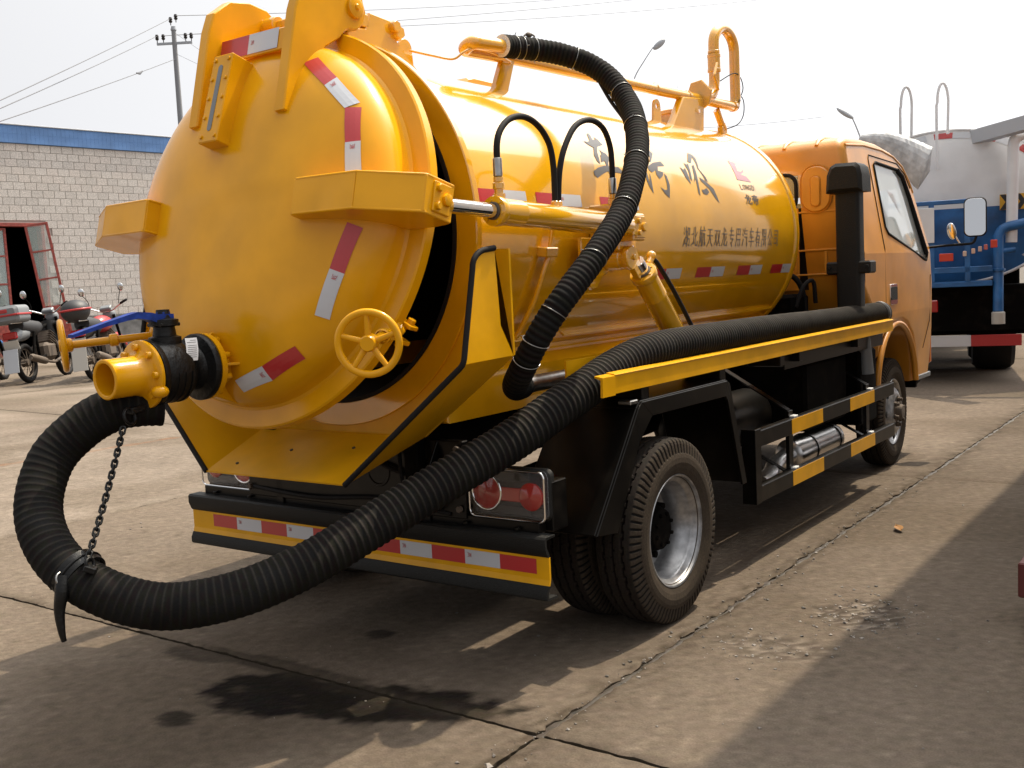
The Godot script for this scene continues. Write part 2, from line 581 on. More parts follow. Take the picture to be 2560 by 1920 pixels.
func _ready() -> void:
	rng.seed = 7
	nz.seed = 1; nz.frequency = 1.0; nz.fractal_octaves = 4
	nf.seed = 2; nf.frequency = 6.0; nf.fractal_octaves = 3
	var cam := Camera3D.new()
	cam.name = "camera"
	var f := Vector3(cos(-0.0966447) * cos(-0.6300265), sin(-0.0966447), cos(-0.0966447) * sin(-0.6300265))
	var r := f.cross(Vector3.UP).normalized()
	var u := r.cross(f)
	var ro := -0.0496986
	cam.transform = Transform3D(Basis(r * cos(ro) + u * sin(ro), u * cos(ro) - r * sin(ro), -f), CAM)
	cam.fov = rad_to_deg(2.0 * atan(960.0 / 2621.035))
	cam.near = 0.05
	cam.far = 1500.0
	add_child(cam)
	cam.current = true
	var we := WorldEnvironment.new()
	we.name = "world_environment"
	var env := Environment.new()
	env.background_mode = Environment.BG_SKY
	var sky := Sky.new()
	var pm := PanoramaSkyMaterial.new()
	pm.panorama = sky_image()
	sky.sky_material = pm
	env.sky = sky
	env.tonemap_mode = Environment.TONE_MAPPER_LINEAR
	env.tonemap_exposure = 1.15
	env.sdfgi_enabled = true
	env.ssao_enabled = true
	env.ssil_enabled = true
	we.environment = env
	add_child(we)
	var sun := DirectionalLight3D.new()
	sun.name = "sun"
	sun.light_energy = 1.45
	sun.light_color = Color(1.0, 0.94, 0.84)
	sun.light_angular_distance = 0.6
	sun.shadow_enabled = true
	add_child(sun)
	sun.look_at_from_position(sun_dir() * 50.0, Vector3.ZERO, Vector3(0, 0, 1))
	materials()
	build_ground()
	build_hall()
	build_truck()
	build_hose()
	build_tanker()
	build_neighbour()
	build_bikes()
	build_poles()
	build_litter()


# ------------------------------------------------------------------ ground
func rise(z: float) -> float:
	return 0.015 * maxf(0.0, -z - 4.0)


func blot(x: float, z: float, cx: float, cz: float, rx: float, rz: float, turn := 0.0) -> float:
	var p := Vector2(x - cx, z - cz).rotated(turn)
	var d := Vector2(p.x / rx, p.y / rz).length()
	d += 0.40 * nf.get_noise_2d(x * 0.7, z * 0.7) + 0.18 * nf.get_noise_2d(x * 2.3, z * 2.3)
	return clampf((1.15 - d) / 0.22, 0.0, 1.0)


func concrete_color(x: float, z: float) -> Color:
	var b := 1.0 + 0.16 * nz.get_noise_2d(x * 0.35, z * 0.35) + 0.10 * nz.get_noise_2d(x * 1.7 + 9.0, z * 1.7) + 0.06 * nf.get_noise_2d(x * 3.0, z * 3.0)
	# long drag marks of tyres along the yard
	b -= 0.09 * maxf(0.0, nz.get_noise_2d(x * 0.12, z * 2.6))
	# each bay was poured apart and has its own tone; the one beside the truck is the dirtiest
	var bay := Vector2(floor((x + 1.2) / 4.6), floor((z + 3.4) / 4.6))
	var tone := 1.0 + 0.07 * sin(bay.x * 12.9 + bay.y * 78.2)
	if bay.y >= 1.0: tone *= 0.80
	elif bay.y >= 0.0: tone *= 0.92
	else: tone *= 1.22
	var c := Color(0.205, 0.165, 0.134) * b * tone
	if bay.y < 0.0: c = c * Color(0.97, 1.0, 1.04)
	var damp := nz.get_noise_2d(x * 0.5 + 40.0, z * 0.5)
	c = c.lerp(Color(0.110, 0.085, 0.062), clampf(damp * 1.3, 0.0, 0.4))
	# oil that dripped behind the truck
	var oil := maxf(blot(x, z, -1.39, 0.16, 0.19, 0.25, 0.3), blot(x, z, -1.27, 0.58, 0.15, 0.44, 0.36))
	oil = maxf(oil, 0.55 * blot(x, z, -1.25, -0.40, 0.08, 0.22, 0.2))
	oil = maxf(oil, 0.6 * blot(x, z, -1.20, 0.05, 0.06, 0.5))
	oil = maxf(oil, 0.8 * blot(x, z, -1.73, 0.03, 0.05, 0.08))
	oil = maxf(oil, 0.7 * blot(x, z, -0.73, 0.07, 0.05, 0.06))
	c = c.lerp(Color(0.012, 0.010, 0.009), oil * 0.95)
	# dirt beside the joints
	var jx := absf(fposmod(x + 1.2 + 2.3, 4.6) - 2.3)
	var jz := absf(fposmod(z - 1.2 + 2.3, 4.6) - 2.3)
	var dirty := exp(-minf(jx, jz) / 0.05) * (0.45 + 0.4 * nf.get_noise_2d(x * 0.6, z * 0.6))
	c = c.lerp(Color(0.10, 0.08, 0.06), clampf(dirty, 0.0, 0.7))
	# crumbled dirty belt along the joint beside the truck
	if x > -1.6:
		var belt := exp(-absf(z - 1.2 + 0.03 * nz.get_noise_1d(x * 2.0)) / 0.10) * clampf(0.35 + 1.4 * nf.get_noise_2d(x * 1.2, z * 4.0), 0.0, 1.0)
		c = c.lerp(Color(0.060, 0.046, 0.034), clampf(belt, 0.0, 0.8))
	# broken, whitened patches
	var bp := maxf(blot(x, z, 0.42, 1.73, 0.20, 0.17), 0.7 * blot(x, z, -0.12, 1.55, 0.12, 0.22))
	var speck := nf.get_noise_2d(x * 7.0, z * 7.0)
	c = c.lerp(Color(0.26, 0.22, 0.19) if speck > 0.12 else Color(0.045, 0.036, 0.03), bp * 0.6)
	# small dark scuffs
	var sc := clampf((nf.get_noise_2d(x * 1.1 + 3.0, z * 1.1) - 0.42) * 5.0, 0.0, 1.0)
	c = c.lerp(Color(0.09, 0.072, 0.055), sc * 0.45)
	# faded line of red lead paint on the yard
	var line := absf((z + 6.1) - 0.10 * (x - 2.0))
	if line < 0.05:
		c = c.lerp(Color(0.26, 0.11, 0.05), 0.5 * clampf(0.6 + nf.get_noise_2d(x, z * 3.0), 0.0, 1.0))
	var grit := nf.get_noise_2d(x * 11.0 + 50.0, z * 11.0)
	c *= 1.0 + 0.14 * grit + (0.14 if grit > 0.46 else 0.0)
	return c


func concrete_height(x: float, z: float) -> float:
	var bp := maxf(blot(x, z, 0.42, 1.73, 0.20, 0.17), 0.8 * blot(x, z, -0.12, 1.55, 0.12, 0.22))
	var y := rise(z) - bp * (0.006 + 0.012 * nf.get_noise_2d(x * 7.0, z * 7.0))
	y += 0.0025 * nz.get_noise_2d(x * 1.3, z * 1.3)
	return y


func slab(parent: Node, x0: float, z0: float, cells: int) -> void:
	var mb := MB.new()
	var s := 4.6
	var pts := []
	var cols := []
	for i in cells + 1:
		for j in cells + 1:
			var x := x0 + s * i / cells
			var z := z0 + s * j / cells
			var drop := 0.0
			var chip_x := 0.0
			var chip_z := 0.0
			if cells > 20:
				chip_x = 0.005 + 0.010 * maxf(0.0, nf.get_noise_2d(z * 2.0, x0 * 3.0) + 0.25) + 0.02 * maxf(0.0, nf.get_noise_2d(z * 0.7, x0 + 5.0) - 0.2)
				var worn := 2.2 if absf(z - 1.2) < 0.1 and x0 > -2.0 else 1.0
				chip_z = 0.005 + worn * 0.010 * maxf(0.0, nf.get_noise_2d(x * 2.0, z0 * 3.0) + 0.25) + 0.02 * maxf(0.0, nf.get_noise_2d(x * 0.7, z0 + 5.0) - 0.2)
			else:
				chip_x = 0.01; chip_z = 0.01
			if i == 0 or i == cells:
				x += chip_x if i == 0 else -chip_x
				drop = 0.008
			if j == 0 or j == cells:
				z += chip_z if j == 0 else -chip_z
				drop = 0.008
			if cells > 20 and absf(z - 1.2) < 0.12:
				var near_j := 1.0 - absf(z - 1.2) / 0.12
				drop += near_j * 0.010 * maxf(0.0, nf.get_noise_2d(x * 1.6, z * 6.0) + 0.15)
			pts.append(Vector3(x, concrete_height(x, z) - drop, z))
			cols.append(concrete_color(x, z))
	var k := cells + 1
	var nrm := []
	for i in k:
		for j in k:
			var a: Vector3 = pts[mini(i + 1, cells) * k + j] - pts[maxi(i - 1, 0) * k + j]
			var b: Vector3 = pts[i * k + mini(j + 1, cells)] - pts[i * k + maxi(j - 1, 0)]
			nrm.append(b.cross(a).normalized())
	for i in cells:
		for j in cells:
			var a := i * k + j; var b := a + k; var c := b + 1; var d := a + 1
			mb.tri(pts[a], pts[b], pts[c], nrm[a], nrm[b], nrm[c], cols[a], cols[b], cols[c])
			mb.tri(pts[a], pts[c], pts[d], nrm[a], nrm[c], nrm[d], cols[a], cols[c], cols[d])
	for i in cells:
		for e in [[i * k, (i + 1) * k, Vector3(0, 0, -1)], [i * k + cells, (i + 1) * k + cells, Vector3(0, 0, 1)], [i, i + 1, Vector3(-1, 0, 0)], [cells * k + i, cells * k + i + 1, Vector3(1, 0, 0)]]:
			mb.col = Color(0.08, 0.065, 0.05)
			mb.quad(pts[e[0]], pts[e[1]], pts[e[1]] + Vector3(0, -0.05, 0), pts[e[0]] + Vector3(0, -0.05, 0), e[2])
	put(parent, "concrete_slab", mb, M.concrete)


func build_ground() -> void:
	var g := Node3D.new()
	g.name = "ground"
	add_child(g)
	tag(g, "pale brown concrete yard with dirty joints and oil stains", "", "", "structure")
	var mb := MB.new()
	var zs := [700.0, 40.0, -4.0, -30.0, -700.0]
	for i in 4:
		var ya := -0.03 + rise(maxf(zs[i], -30.0)); var yb := -0.03 + rise(maxf(zs[i + 1], -30.0))
		mb.quad(Vector3(-700, ya, zs[i]), Vector3(700, ya, zs[i]), Vector3(700, yb, zs[i + 1]), Vector3(-700, yb, zs[i + 1]), Vector3.UP)
	put(g, "earth", mb, M.earth)
	# earth that has filled the long joint beside the truck
	var fill := MB.new()
	for i in 460:
		var x0 := -1.2 + i * 0.03
		for sd in [[-0.05, 0.0], [0.0, 0.05]]:
			var q := []
			for w in [[x0, sd[0]], [x0 + 0.03, sd[0]], [x0 + 0.03, sd[1]], [x0, sd[1]]]:
				var up := 0.004 * nf.get_noise_2d(w[0] * 3.0, w[1] * 9.0) - (0.014 if w[1] == 0.0 else 0.019) + 0.006 * nf.get_noise_1d(w[0] * 0.8)
				q.append(Vector3(w[0], up, 1.2 + w[1]))
			var t := 0.8 + 0.5 * nf.get_noise_2d(x0 * 4.0, sd[0] * 30.0)
			fill.col = Color(0.050, 0.039, 0.029) * t
			fill.quad(q[0], q[1], q[2], q[3], Vector3.UP)
	put(g, "joint_earth", fill, M.plain)
	for i in range(-2, 8):
		for j in range(-2, 6):
			var x0 := -1.2 + 4.6 * i
			var z0 := 1.2 - 4.6 * j
			var near := i >= -1 and i <= 1 and j >= 0 and j <= 2
			slab(g, x0, z0, (190 if j <= 1 and i <= 0 else 110) if near else 12)


# ------------------------------------------------------------------ tiled hall at the left
func build_hall() -> void:
	var ax := Vector3(cos(0.081), 0, sin(0.081))
	var out := Vector3(-ax.z, 0, ax.x)
	var o := Vector3(8.27, 0.24, -19.52)
	var hall := thing("workshop_hall", "long workshop faced with pale cream brick below a blue fascia", "building", o)
	hall.basis = Basis(ax, Vector3.UP, out)
	# wall core in pieces round the doorway; local x along the wall, z towards the yard
	var d0 := -1.9; var d1 := 1.12; var dt := 3.06
	var mb := MB.new()
	mb.bx(-14.0, d0, -0.1, 5.1, -0.30, -0.012, 0.0)
	mb.bx(d1, 26.0, -0.1, 5.1, -0.30, -0.012, 0.0)
	mb.bx(d0, d1, dt, 5.1, -0.30, -0.012, 0.0)
	var wall := put(hall, "wall", mb, M.mortar)
	# bricks
	var bl := 0.262; var bh := 0.1685
	var variants := []
	for k in 5:
		var bm := MB.new()
		var t := 1.0 + (k - 2) * 0.045
		bm.col = Color(t, t * (1.0 - 0.008 * k), t * (1.0 - 0.012 * k))
		bm.box(T(Vector3.ZERO), Vector3(bl - 0.008, bh - 0.008, 0.024), 0.003)
		var probe := MeshInstance3D.new()
		probe.mesh = bm.mesh()
		probe.material_override = M.brick_face
		variants.append(probe)
	var half := MB.new()
	half.box(T(Vector3.ZERO), Vector3(bl * 0.5 - 0.008, bh - 0.008, 0.024), 0.004)
	var half_probe := MeshInstance3D.new()
	half_probe.mesh = half.mesh()
	half_probe.material_override = M.brick_face
	var rest := MB.new()
	var made := 0
	for row in 23:
		var y := 0.92 + bh * (row + 0.5)
		for k in range(-53, 99):
			var x := bl * (k + (0.5 if row % 2 else 0.0))
			var x0 := x - bl * 0.5; var x1 := x + bl * 0.5
			if y - bh * 0.5 < dt and x1 > d0 and x0 < d1:
				# half bricks close the courses at the jambs
				if row % 2 == 0 and absf(x1 - d1 - bl * 0.5) < bl * 0.5 and x1 - d1 > bl * 0.3:
					again(wall, half_probe, T(Vector3(d1 + (x1 - d1) * 0.5, y, 0.0), Basis.from_scale(Vector3((x1 - d1) / (bl * 0.5), 1, 1))), "brick")
				continue
			var seen := x > 0.0 and x < 4.05 - 0.0 and (y > 1.2 or x > 1.1) and y < 4.8
			if seen and made < 294:
				again(wall, variants[rng.randi() % 5], T(Vector3(x, y, 0.0), Basis.from_euler(Vector3(0, 0, rng.randf_range(-0.004, 0.004)))), "brick")
				made += 1
			else:
				var t := rng.randf_range(0.92, 1.08)
				rest.col = Color(t, t, t)
				rest.box(T(Vector3(x, y, 0.0)), Vector3(bl - 0.008, bh - 0.008, 0.024), 0.0)
	var ro := put(wall, "brick", rest, M.brick_face)
	ro.set_meta("kind", "stuff")
	for p in variants: p.free()
	half_probe.free()
	# fascia: two rows of ribbed blue panels
	var fas := MB.new()
	fas.bx(-14.1, 26.1, 4.80, 5.19, -0.32, 0.05, 0.006)
	for k in 400:
		fas.bx(-14.0 + k * 0.1, -14.0 + k * 0.1 + 0.096, 4.81, 4.993, 0.05, 0.0525, 0.0)
		fas.bx(-14.0 + k * 0.1, -14.0 + k * 0.1 + 0.096, 5.003, 5.185, 0.05, 0.0525, 0.0)
	put(hall, "fascia", fas, M.blue_panel)
	var cap := MB.new()
	cap.bx(-14.15, 26.15, 5.19, 5.215, -0.34, 0.075, 0.004)
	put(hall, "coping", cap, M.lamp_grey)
	var pl := MB.new()
	pl.bx(-14.05, d0 - 0.02, -0.15, 0.92, -0.3, 0.035, 0.01)
	pl.bx(d1 + 0.02, 26.0, -0.15, 0.92, -0.3, 0.035, 0.01)
	put(hall, "plinth", pl, M.plinth_render)
	var body := MB.new()
	body.bx(-14.0, 26.0, -0.1, 0.0, -12.0, -0.3, 0.0)
	body.bx(-14.0, 26.0, 5.0, 5.1, -12.0, -0.3, 0.0)
	body.bx(-14.0, 26.0, 0.0, 5.0, -12.0, -11.8, 0.0)
	body.bx(-14.0, -13.8, 0.0, 5.0, -11.8, -0.3, 0.0)
	body.bx(25.8, 26.0, 0.0, 5.0, -11.8, -0.3, 0.0)
	put(hall, "shed_body", body, M.dark_inside)
	# door: red steel frame, a fixed glazed leaf and a leaf that hangs open askew
	var fr := MB.new()
	fr.bx(d0, d0 + 0.07, 0.0, dt, -0.2, 0.03, 0.004)
	fr.bx(d1 - 0.07, d1, 0.0, dt, -0.2, 0.03, 0.004)
	fr.bx(d0 + 0.07, d1 - 0.07, dt - 0.08, dt, -0.2, 0.03, 0.004)
	var dr := put(hall, "door", fr, M.red_frame, "red steel door with one leaf hanging open")
	leaf(dr, T(Vector3(-0.72, 0.05, -0.08)), 1.02, 2.90, "fixed_leaf")
	leaf(dr, T(Vector3(-1.83, 0.05, -0.08)), 1.02, 2.90, "fixed_leaf")
	leaf(dr, T(Vector3(1.04, 0.12, 0.10), Basis.from_euler(Vector3(0.0, -0.30, 0.128))), 0.50, 2.92, "open_leaf")


func leaf(parent: Node, xf: Transform3D, w: float, h: float, called: String) -> void:
	var mb := MB.new()
	var P := func(x0: float, x1: float, y0: float, y1: float, t: float) -> void:
		mb.box(xf * T(Vector3((x0 + x1) * 0.5, (y0 + y1) * 0.5, 0)), Vector3(x1 - x0, y1 - y0, t), 0.004)
	var e := 0.055
	P.call(0.0, e, 0.0, h, 0.04)
	P.call(w - e, w, 0.0, h, 0.04)
	P.call(e, w - e, 0.0, 1.05, 0.03)
	P.call(e, w - e, h - e, h, 0.04)
	for k in 2:
		var y := 1.05 + (h - 1.05) * (k + 1) / 3.0
		P.call(e, w - e, y - 0.018, y + 0.018, 0.035)
	var lf := put(parent, called, mb, M.red_frame)
	for k in 3:
		var g := MB.new()
		var y0 := 1.05 + (h - 1.05) * k / 3.0 + 0.02
		var y1 := 1.05 + (h - 1.05) * (k + 1) / 3.0 - 0.02
		g.box(xf * T(Vector3(w * 0.5, (y0 + y1) * 0.5, 0)), Vector3(w - 2 * e, y1 - y0, 0.006), 0.0)
		put(lf, "pane", g, M.glass)


# ------------------------------------------------------------------ the yellow vacuum truck (x forward, z to its right side, rear axle at 0)
func build_truck() -> void:
	truck = thing("vacuum_truck", "yellow vacuum tank truck with its domed rear door swung slightly open", "truck")
	build_tank()
	build_door()
	build_trough()
	build_top_gear()
	build_side_gear()
	build_chassis()
	build_cab()


func Y() -> Material: return M.yellow_paint


func build_tank() -> void:
	var ax := Transform3D(Basis(Vector3(0, 1, 0), Vector3(1, 0, 0), Vector3(0, 0, -1)), Vector3(0, TY, 0))
	var mb := MB.new()
	# shell with open rear mouth and domed front end
	var prof := PackedVector2Array([Vector2(TR - 0.012, -0.80), Vector2(TR, -0.80), Vector2(TR, 2.47), Vector2(TR + 0.006, 2.475), Vector2(TR + 0.010, 2.49), Vector2(TR + 0.010, 2.525), Vector2(TR + 0.004, 2.54), Vector2(TR - 0.012, 2.545)])
	for i in 13:
		var a := PI * 0.5 * i / 12.0
		prof.append(Vector2((TR - 0.02) * cos(a), 2.545 + 0.20 * sin(a)))
	mb.lathe(ax, prof, 120, 0, TAU, 0.5)
	var tank := put(truck, "tank", mb, Y())
	mb = MB.new()
	mb.lathe(ax, V2([0.660, -0.83, 0.660, 2.3, 0.0, 2.3]), 64)
	put(tank, "tank_inside", mb, M.dark_inside)
	# rear flange ring: flat annulus with a thick edge and a dark seal
	mb = MB.new()
	mb.lathe(ax, V2([0.672, -0.785, 0.672, -0.826, 0.676, -0.830, 0.764, -0.830, 0.768, -0.826, 0.768, -0.800, 0.764, -0.796, 0.70, -0.796]), 128)
	put(tank, "flange_ring", mb, Y())
	mb = MB.new()
	mb.lathe(ax, V2([0.660, -0.78, 0.660, -0.836, 0.674, -0.836, 0.674, -0.78]), 96)
	put(tank, "seal", mb, M.rubber)
	# weld band and stiffening strips low on both sides
	for s in [1, -1]:
		for d in [[-40.5, 0.016, 0.014, 0.05, 2.45], [-46.8, 0.022, 0.03, -0.5, 2.45], [-52.5, 0.03, 0.045, -0.75, 2.45]]:
			mb = MB.new()
			var c := on_tank(0, d[0], d[1] * 0.5)
			var up := Vector3(0, sin(deg_to_rad(d[0])), cos(deg_to_rad(d[0])))
			mb.box(Transform3D(Basis(Vector3(1, 0, 0), up, Vector3(1, 0, 0).cross(up)), Vector3((d[3] + d[4]) * 0.5, c.y, c.z)), Vector3(d[4] - d[3], d[1] + 0.012, d[2]), 0.003)
			if s == -1:
				for i in mb.v.size():
					mb.v[i].z = -mb.v[i].z; mb.n[i].z = -mb.n[i].z
				var m2 := MB.new()
				for i in range(0, mb.v.size(), 3):
					m2.tri(mb.v[i], mb.v[i + 1], mb.v[i + 2], mb.n[i], mb.n[i + 1], mb.n[i + 2])
				mb = m2
			put(tank, "stiffening_strip", mb, Y())
	# saddle under the tank
	mb = MB.new()
	for s in [1.0, -1.0]:
		mb.prism(Transform3D(Basis(Vector3(0, 0, 1), Vector3(0, 1, 0), Vector3(1, 0, 0)), Vector3(-0.80, 0, 0)), V2([s * 0.30, 0.925, s * 0.56, 0.925, s * 0.56, 1.10, s * 0.42, 1.18, s * 0.30, 1.08]), 3.3, 0.006)
	put(tank, "saddle", mb, Y())
	tank_print(tank)
	tank_tapes(tank)


func tank_print(tank: Node) -> void:
	var big := [
		[[0.237,34.5, 0.267,34.2, 0.297,35.1, 0.319,38.6, 0.336,39.4, 0.342,38.5, 0.333,36.0, 0.359,36.0, 0.367,37.7, 0.384,36.2, 0.398,34.0, 0.341,32.7, 0.325,31.9, 0.303,29.9, 0.276,24.4, 0.260,25.7, 0.258,28.1, 0.293,31.8, 0.263,32.8], [0.336,31.5, 0.346,30.4, 0.376,29.6, 0.385,28.0, 0.376,26.8, 0.350,25.1, 0.328,20.5, 0.323,21.0, 0.330,26.1, 0.295,25.4, 0.317,28.5, 0.336,29.2], [0.189,21.0, 0.239,22.7, 0.311,24.0, 0.356,23.8, 0.431,24.0, 0.450,22.9, 0.452,21.2, 0.421,21.5, 0.311,21.6, 0.255,20.1, 0.205,18.5, 0.185,19.5], [0.324,20.5, 0.333,18.7, 0.348,16.2, 0.335,12.9, 0.328,14.2, 0.318,17.5]],
		[[0.856,34.7, 0.870,33.1, 0.796,28.5, 0.780,28.4, 0.814,31.0, 0.819,32.2], [0.736,26.1, 0.812,28.2, 0.905,29.4, 0.923,27.3, 0.843,26.7, 0.824,24.5, 0.875,24.0, 0.855,22.4, 0.805,20.7, 0.791,22.7, 0.800,24.7, 0.752,23.4, 0.730,24.4], [0.878,23.6, 0.896,22.3, 0.892,18.4, 0.851,12.7, 0.813,14.5, 0.783,17.2, 0.823,15.9, 0.851,16.3, 0.868,19.2], [0.698,23.9, 0.694,22.3, 0.684,18.2, 0.724,23.0, 0.717,20.8, 0.700,16.4, 0.694,14.0, 0.670,17.2, 0.665,20.2], [0.60,33.5, 0.65,31.5, 0.645,29.8, 0.615,31.2]],
		[[1.095,27.9, 1.129,26.5, 1.154,27.9, 1.149,23.1, 1.140,19.7, 1.110,22.6, 1.103,25.7], [1.173,30.4, 1.198,29.5, 1.222,30.4, 1.200,26.2, 1.169,21.2, 1.158,22.8, 1.177,26.1, 1.174,28.2], [1.310,36.8, 1.350,36.0, 1.364,34.1, 1.335,29.5, 1.320,28.3, 1.337,26.2, 1.357,24.1, 1.361,21.7, 1.338,22.4, 1.328,25.4, 1.310,28.3, 1.326,31.4, 1.329,34.6, 1.265,30.8, 1.232,31.4], [1.257,29.5, 1.283,29.8, 1.259,25.1, 1.235,20.8, 1.208,14.6, 1.195,16.3, 1.221,22.8, 1.185,20.7, 1.219,23.8], [1.274,23.7, 1.327,22.2, 1.399,18.7, 1.425,12.1, 1.383,14.6, 1.344,18.5, 1.280,21.8], [1.246,17.8, 1.271,17.7, 1.311,18.7, 1.332,16.9, 1.292,15.5, 1.253,16.0]],
	]
	for ch in big:
		var mb := MB.new()
		for poly in ch:
			print_poly(mb, V2(poly))
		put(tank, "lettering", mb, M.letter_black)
	var small := ["10,10 18,20; 5,32 14,40; 5,95 18,65; 28,28 60,28; 44,5 44,55; 30,55 58,55 58,85 30,85 30,55; 70,10 66,60 60,98; 70,12 95,12 95,95 86,90; 72,38 94,38; 72,62 94,62",
		"5,40 38,36; 38,8 38,85; 2,92 38,75; 62,5 62,80 70,92 97,92 98,75; 90,30 64,50",
		"25,3 15,18; 12,20 12,70 3,98; 12,20 42,20 42,95 34,92; 24,32 30,42; 2,52 50,52; 24,60 30,75; 72,3 78,12; 54,20 98,20; 62,36 62,65 54,95; 62,36 86,36 86,85 92,92 99,80",
		"15,15 85,15; 5,45 95,45; 50,15 48,50 30,78 5,97; 50,50 68,80 97,97",
		"4,20 42,20 30,60 4,92; 10,38 28,65 44,88; 54,20 92,20 78,62 50,95; 60,35 78,70 98,95",
		"5,35 95,35; 40,5 36,50 8,95; 60,10 72,22; 55,38 55,85 62,93 94,93 97,75; 88,48 40,88",
		"18,18 84,18; 5,40 97,40; 48,2 36,60; 36,60 80,60 50,85; 40,78 64,97",
		"18,8 18,60 6,97; 18,8 84,8 84,90 74,96; 18,35 84,35; 18,62 84,62; 50,8 50,95",
		"10,8 20,18; 4,32 14,42; 4,95 20,62; 48,3 34,30; 44,16 97,16; 46,33 90,33; 36,50 84,50 86,85 93,96 99,82",
		"12,20 88,20; 44,3 20,50; 20,50 84,50; 4,72 97,72; 52,36 52,99",
		"5,22 95,22; 45,2 32,40 4,68; 32,42 32,97; 32,42 80,42 80,92 70,96; 32,60 80,60; 32,76 80,76",
		"10,8 10,98; 10,8 36,8 24,38 36,60 14,64; 50,8 50,92 66,82; 50,8 88,8 88,45 50,45; 50,26 88,26; 94,55 70,70; 62,48 96,96",
		"38,8 26,35 4,55; 60,6 74,35 97,52; 50,50 24,88 72,84; 66,68 84,95",
		"8,12 88,12 88,92 74,97; 10,34 68,34; 14,52 62,52 62,82 14,82 14,52"]
	for k in small.size():
		var mb := MB.new()
		var x0 := 0.955 + 0.0905 * k
		strokes(mb, small[k], 0.105, func(u: float, v: float) -> Array:
			var d := -7.1 + 8.6 * v
			return [on_tank(x0 + 0.072 * u + 0.010 * (v - 0.5), d, 0.0014), on_tank(0, d, 1.0) - on_tank(0, d)], 0.5)
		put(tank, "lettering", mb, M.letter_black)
	# maker's mark: a pink red emblem, its latin name and two characters
	var mb := MB.new()
	print_poly(mb, V2([1.805,35.8, 1.882,34.8, 1.844,29.9, 1.889,29.7, 1.940,31.2, 1.928,29.7, 1.861,28.1, 1.932,27.2, 1.964,24.3, 1.775,24.8]))
	put(tank, "emblem", mb, M.lens_red)
	var latin := ["15,0 15,100 90,100", "50,0 12,22 12,78 50,100 88,78 88,22 50,0", "12,100 12,0 88,100 88,0", "88,18 50,0 12,22 12,78 50,100 88,82 88,55 55,55", "14,0 14,100 55,100 88,72 88,28 55,0 14,0", "50,0 50,100"]
	var lx := 1.772
	for k in 6:
		mb = MB.new()
		var w := 0.040 if k < 5 else 0.014
		var x0 := lx
		strokes(mb, latin[k], 0.20 if k < 5 else 0.45, func(u: float, v: float) -> Array:
			var d := 19.9 + 2.5 * v
			return [on_tank(x0 + (w - 0.008) * u, d, 0.0014), on_tank(0, d, 1.0) - on_tank(0, d)], 0.8)
		lx += w
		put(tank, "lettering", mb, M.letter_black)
	for k in 2:
		mb = MB.new()
		var x0 := 1.785 + 0.10 * k
		strokes(mb, [small[5], "50,2 54,10; 8,16 92,16; 30,22 36,34; 70,22 62,34; 6,50 6,40 95,40 92,50; 22,56 22,86; 22,56 80,56 80,86 72,88; 50,46 50,99"][k], 0.13, func(u: float, v: float) -> Array:
			var d := 12.6 + 4.9 * v
			return [on_tank(x0 + 0.088 * u, d, 0.0014), on_tank(0, d, 1.0) - on_tank(0, d)], 0.8)
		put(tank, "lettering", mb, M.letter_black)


func print_poly(mb: MB, p: PackedVector2Array) -> void:
	var idx := Geometry2D.triangulate_polygon(p)
	for t in range(0, idx.size(), 3):
		var q := [p[idx[t]], p[idx[t + 1]], p[idx[t + 2]]]
		# split once so that the print follows the curve
		var m := [(q[0] + q[1]) * 0.5, (q[1] + q[2]) * 0.5, (q[2] + q[0]) * 0.5]
		for f in [[q[0], m[0], m[2]], [m[0], q[1], m[1]], [m[2], m[1], q[2]], [m[0], m[1], m[2]]]:
			var P := []
			for w: Vector2 in f: P.append(on_tank(w.x, w.y, 0.0016))
			mb.flat(P[0], P[1], P[2], on_tank(0, f[0].y, 1.0) - on_tank(0, f[0].y))


func tape_colors() -> Array: return [Color(0.42, 0.018, 0.022), Color(0.50, 0.52, 0.56)]


func tank_tapes(tank: Node) -> void:
	var cs := tape_colors()
	for row in [[-20.4, -15.9, [0.64, 1.155, 1.675, 2.16]], [7.0, 11.2, [-0.735, -0.325, 0.175]]]:
		for x in row[2]:
			var mb := MB.new()
			for h in 2:
				var x0: float = x + 0.170 * h
				patch(mb, func(s: float, t: float) -> Array:
					var d: float = lerpf(row[0], row[1], t)
					return [on_tank(x0 + 0.170 * s, d, 0.0014), on_tank(0, d, 1.0) - on_tank(0, d)], 2, 4, cs[h])
			mb.col = Color(0.40, 0.06, 0.07)
			strokes(mb, "5,5 40,5 22,40 40,60 36,90 5,95; 60,98 60,5 90,95 90,2", 0.10, func(u: float, v: float) -> Array:
				var d: float = row[0] + 2.0 + 1.1 * v
				return [on_tank(x + 0.180 + 0.022 * u, d, 0.0022), on_tank(0, d, 1.0) - on_tank(0, d)])
			put(tank, "reflective_tape", mb, M.tape)


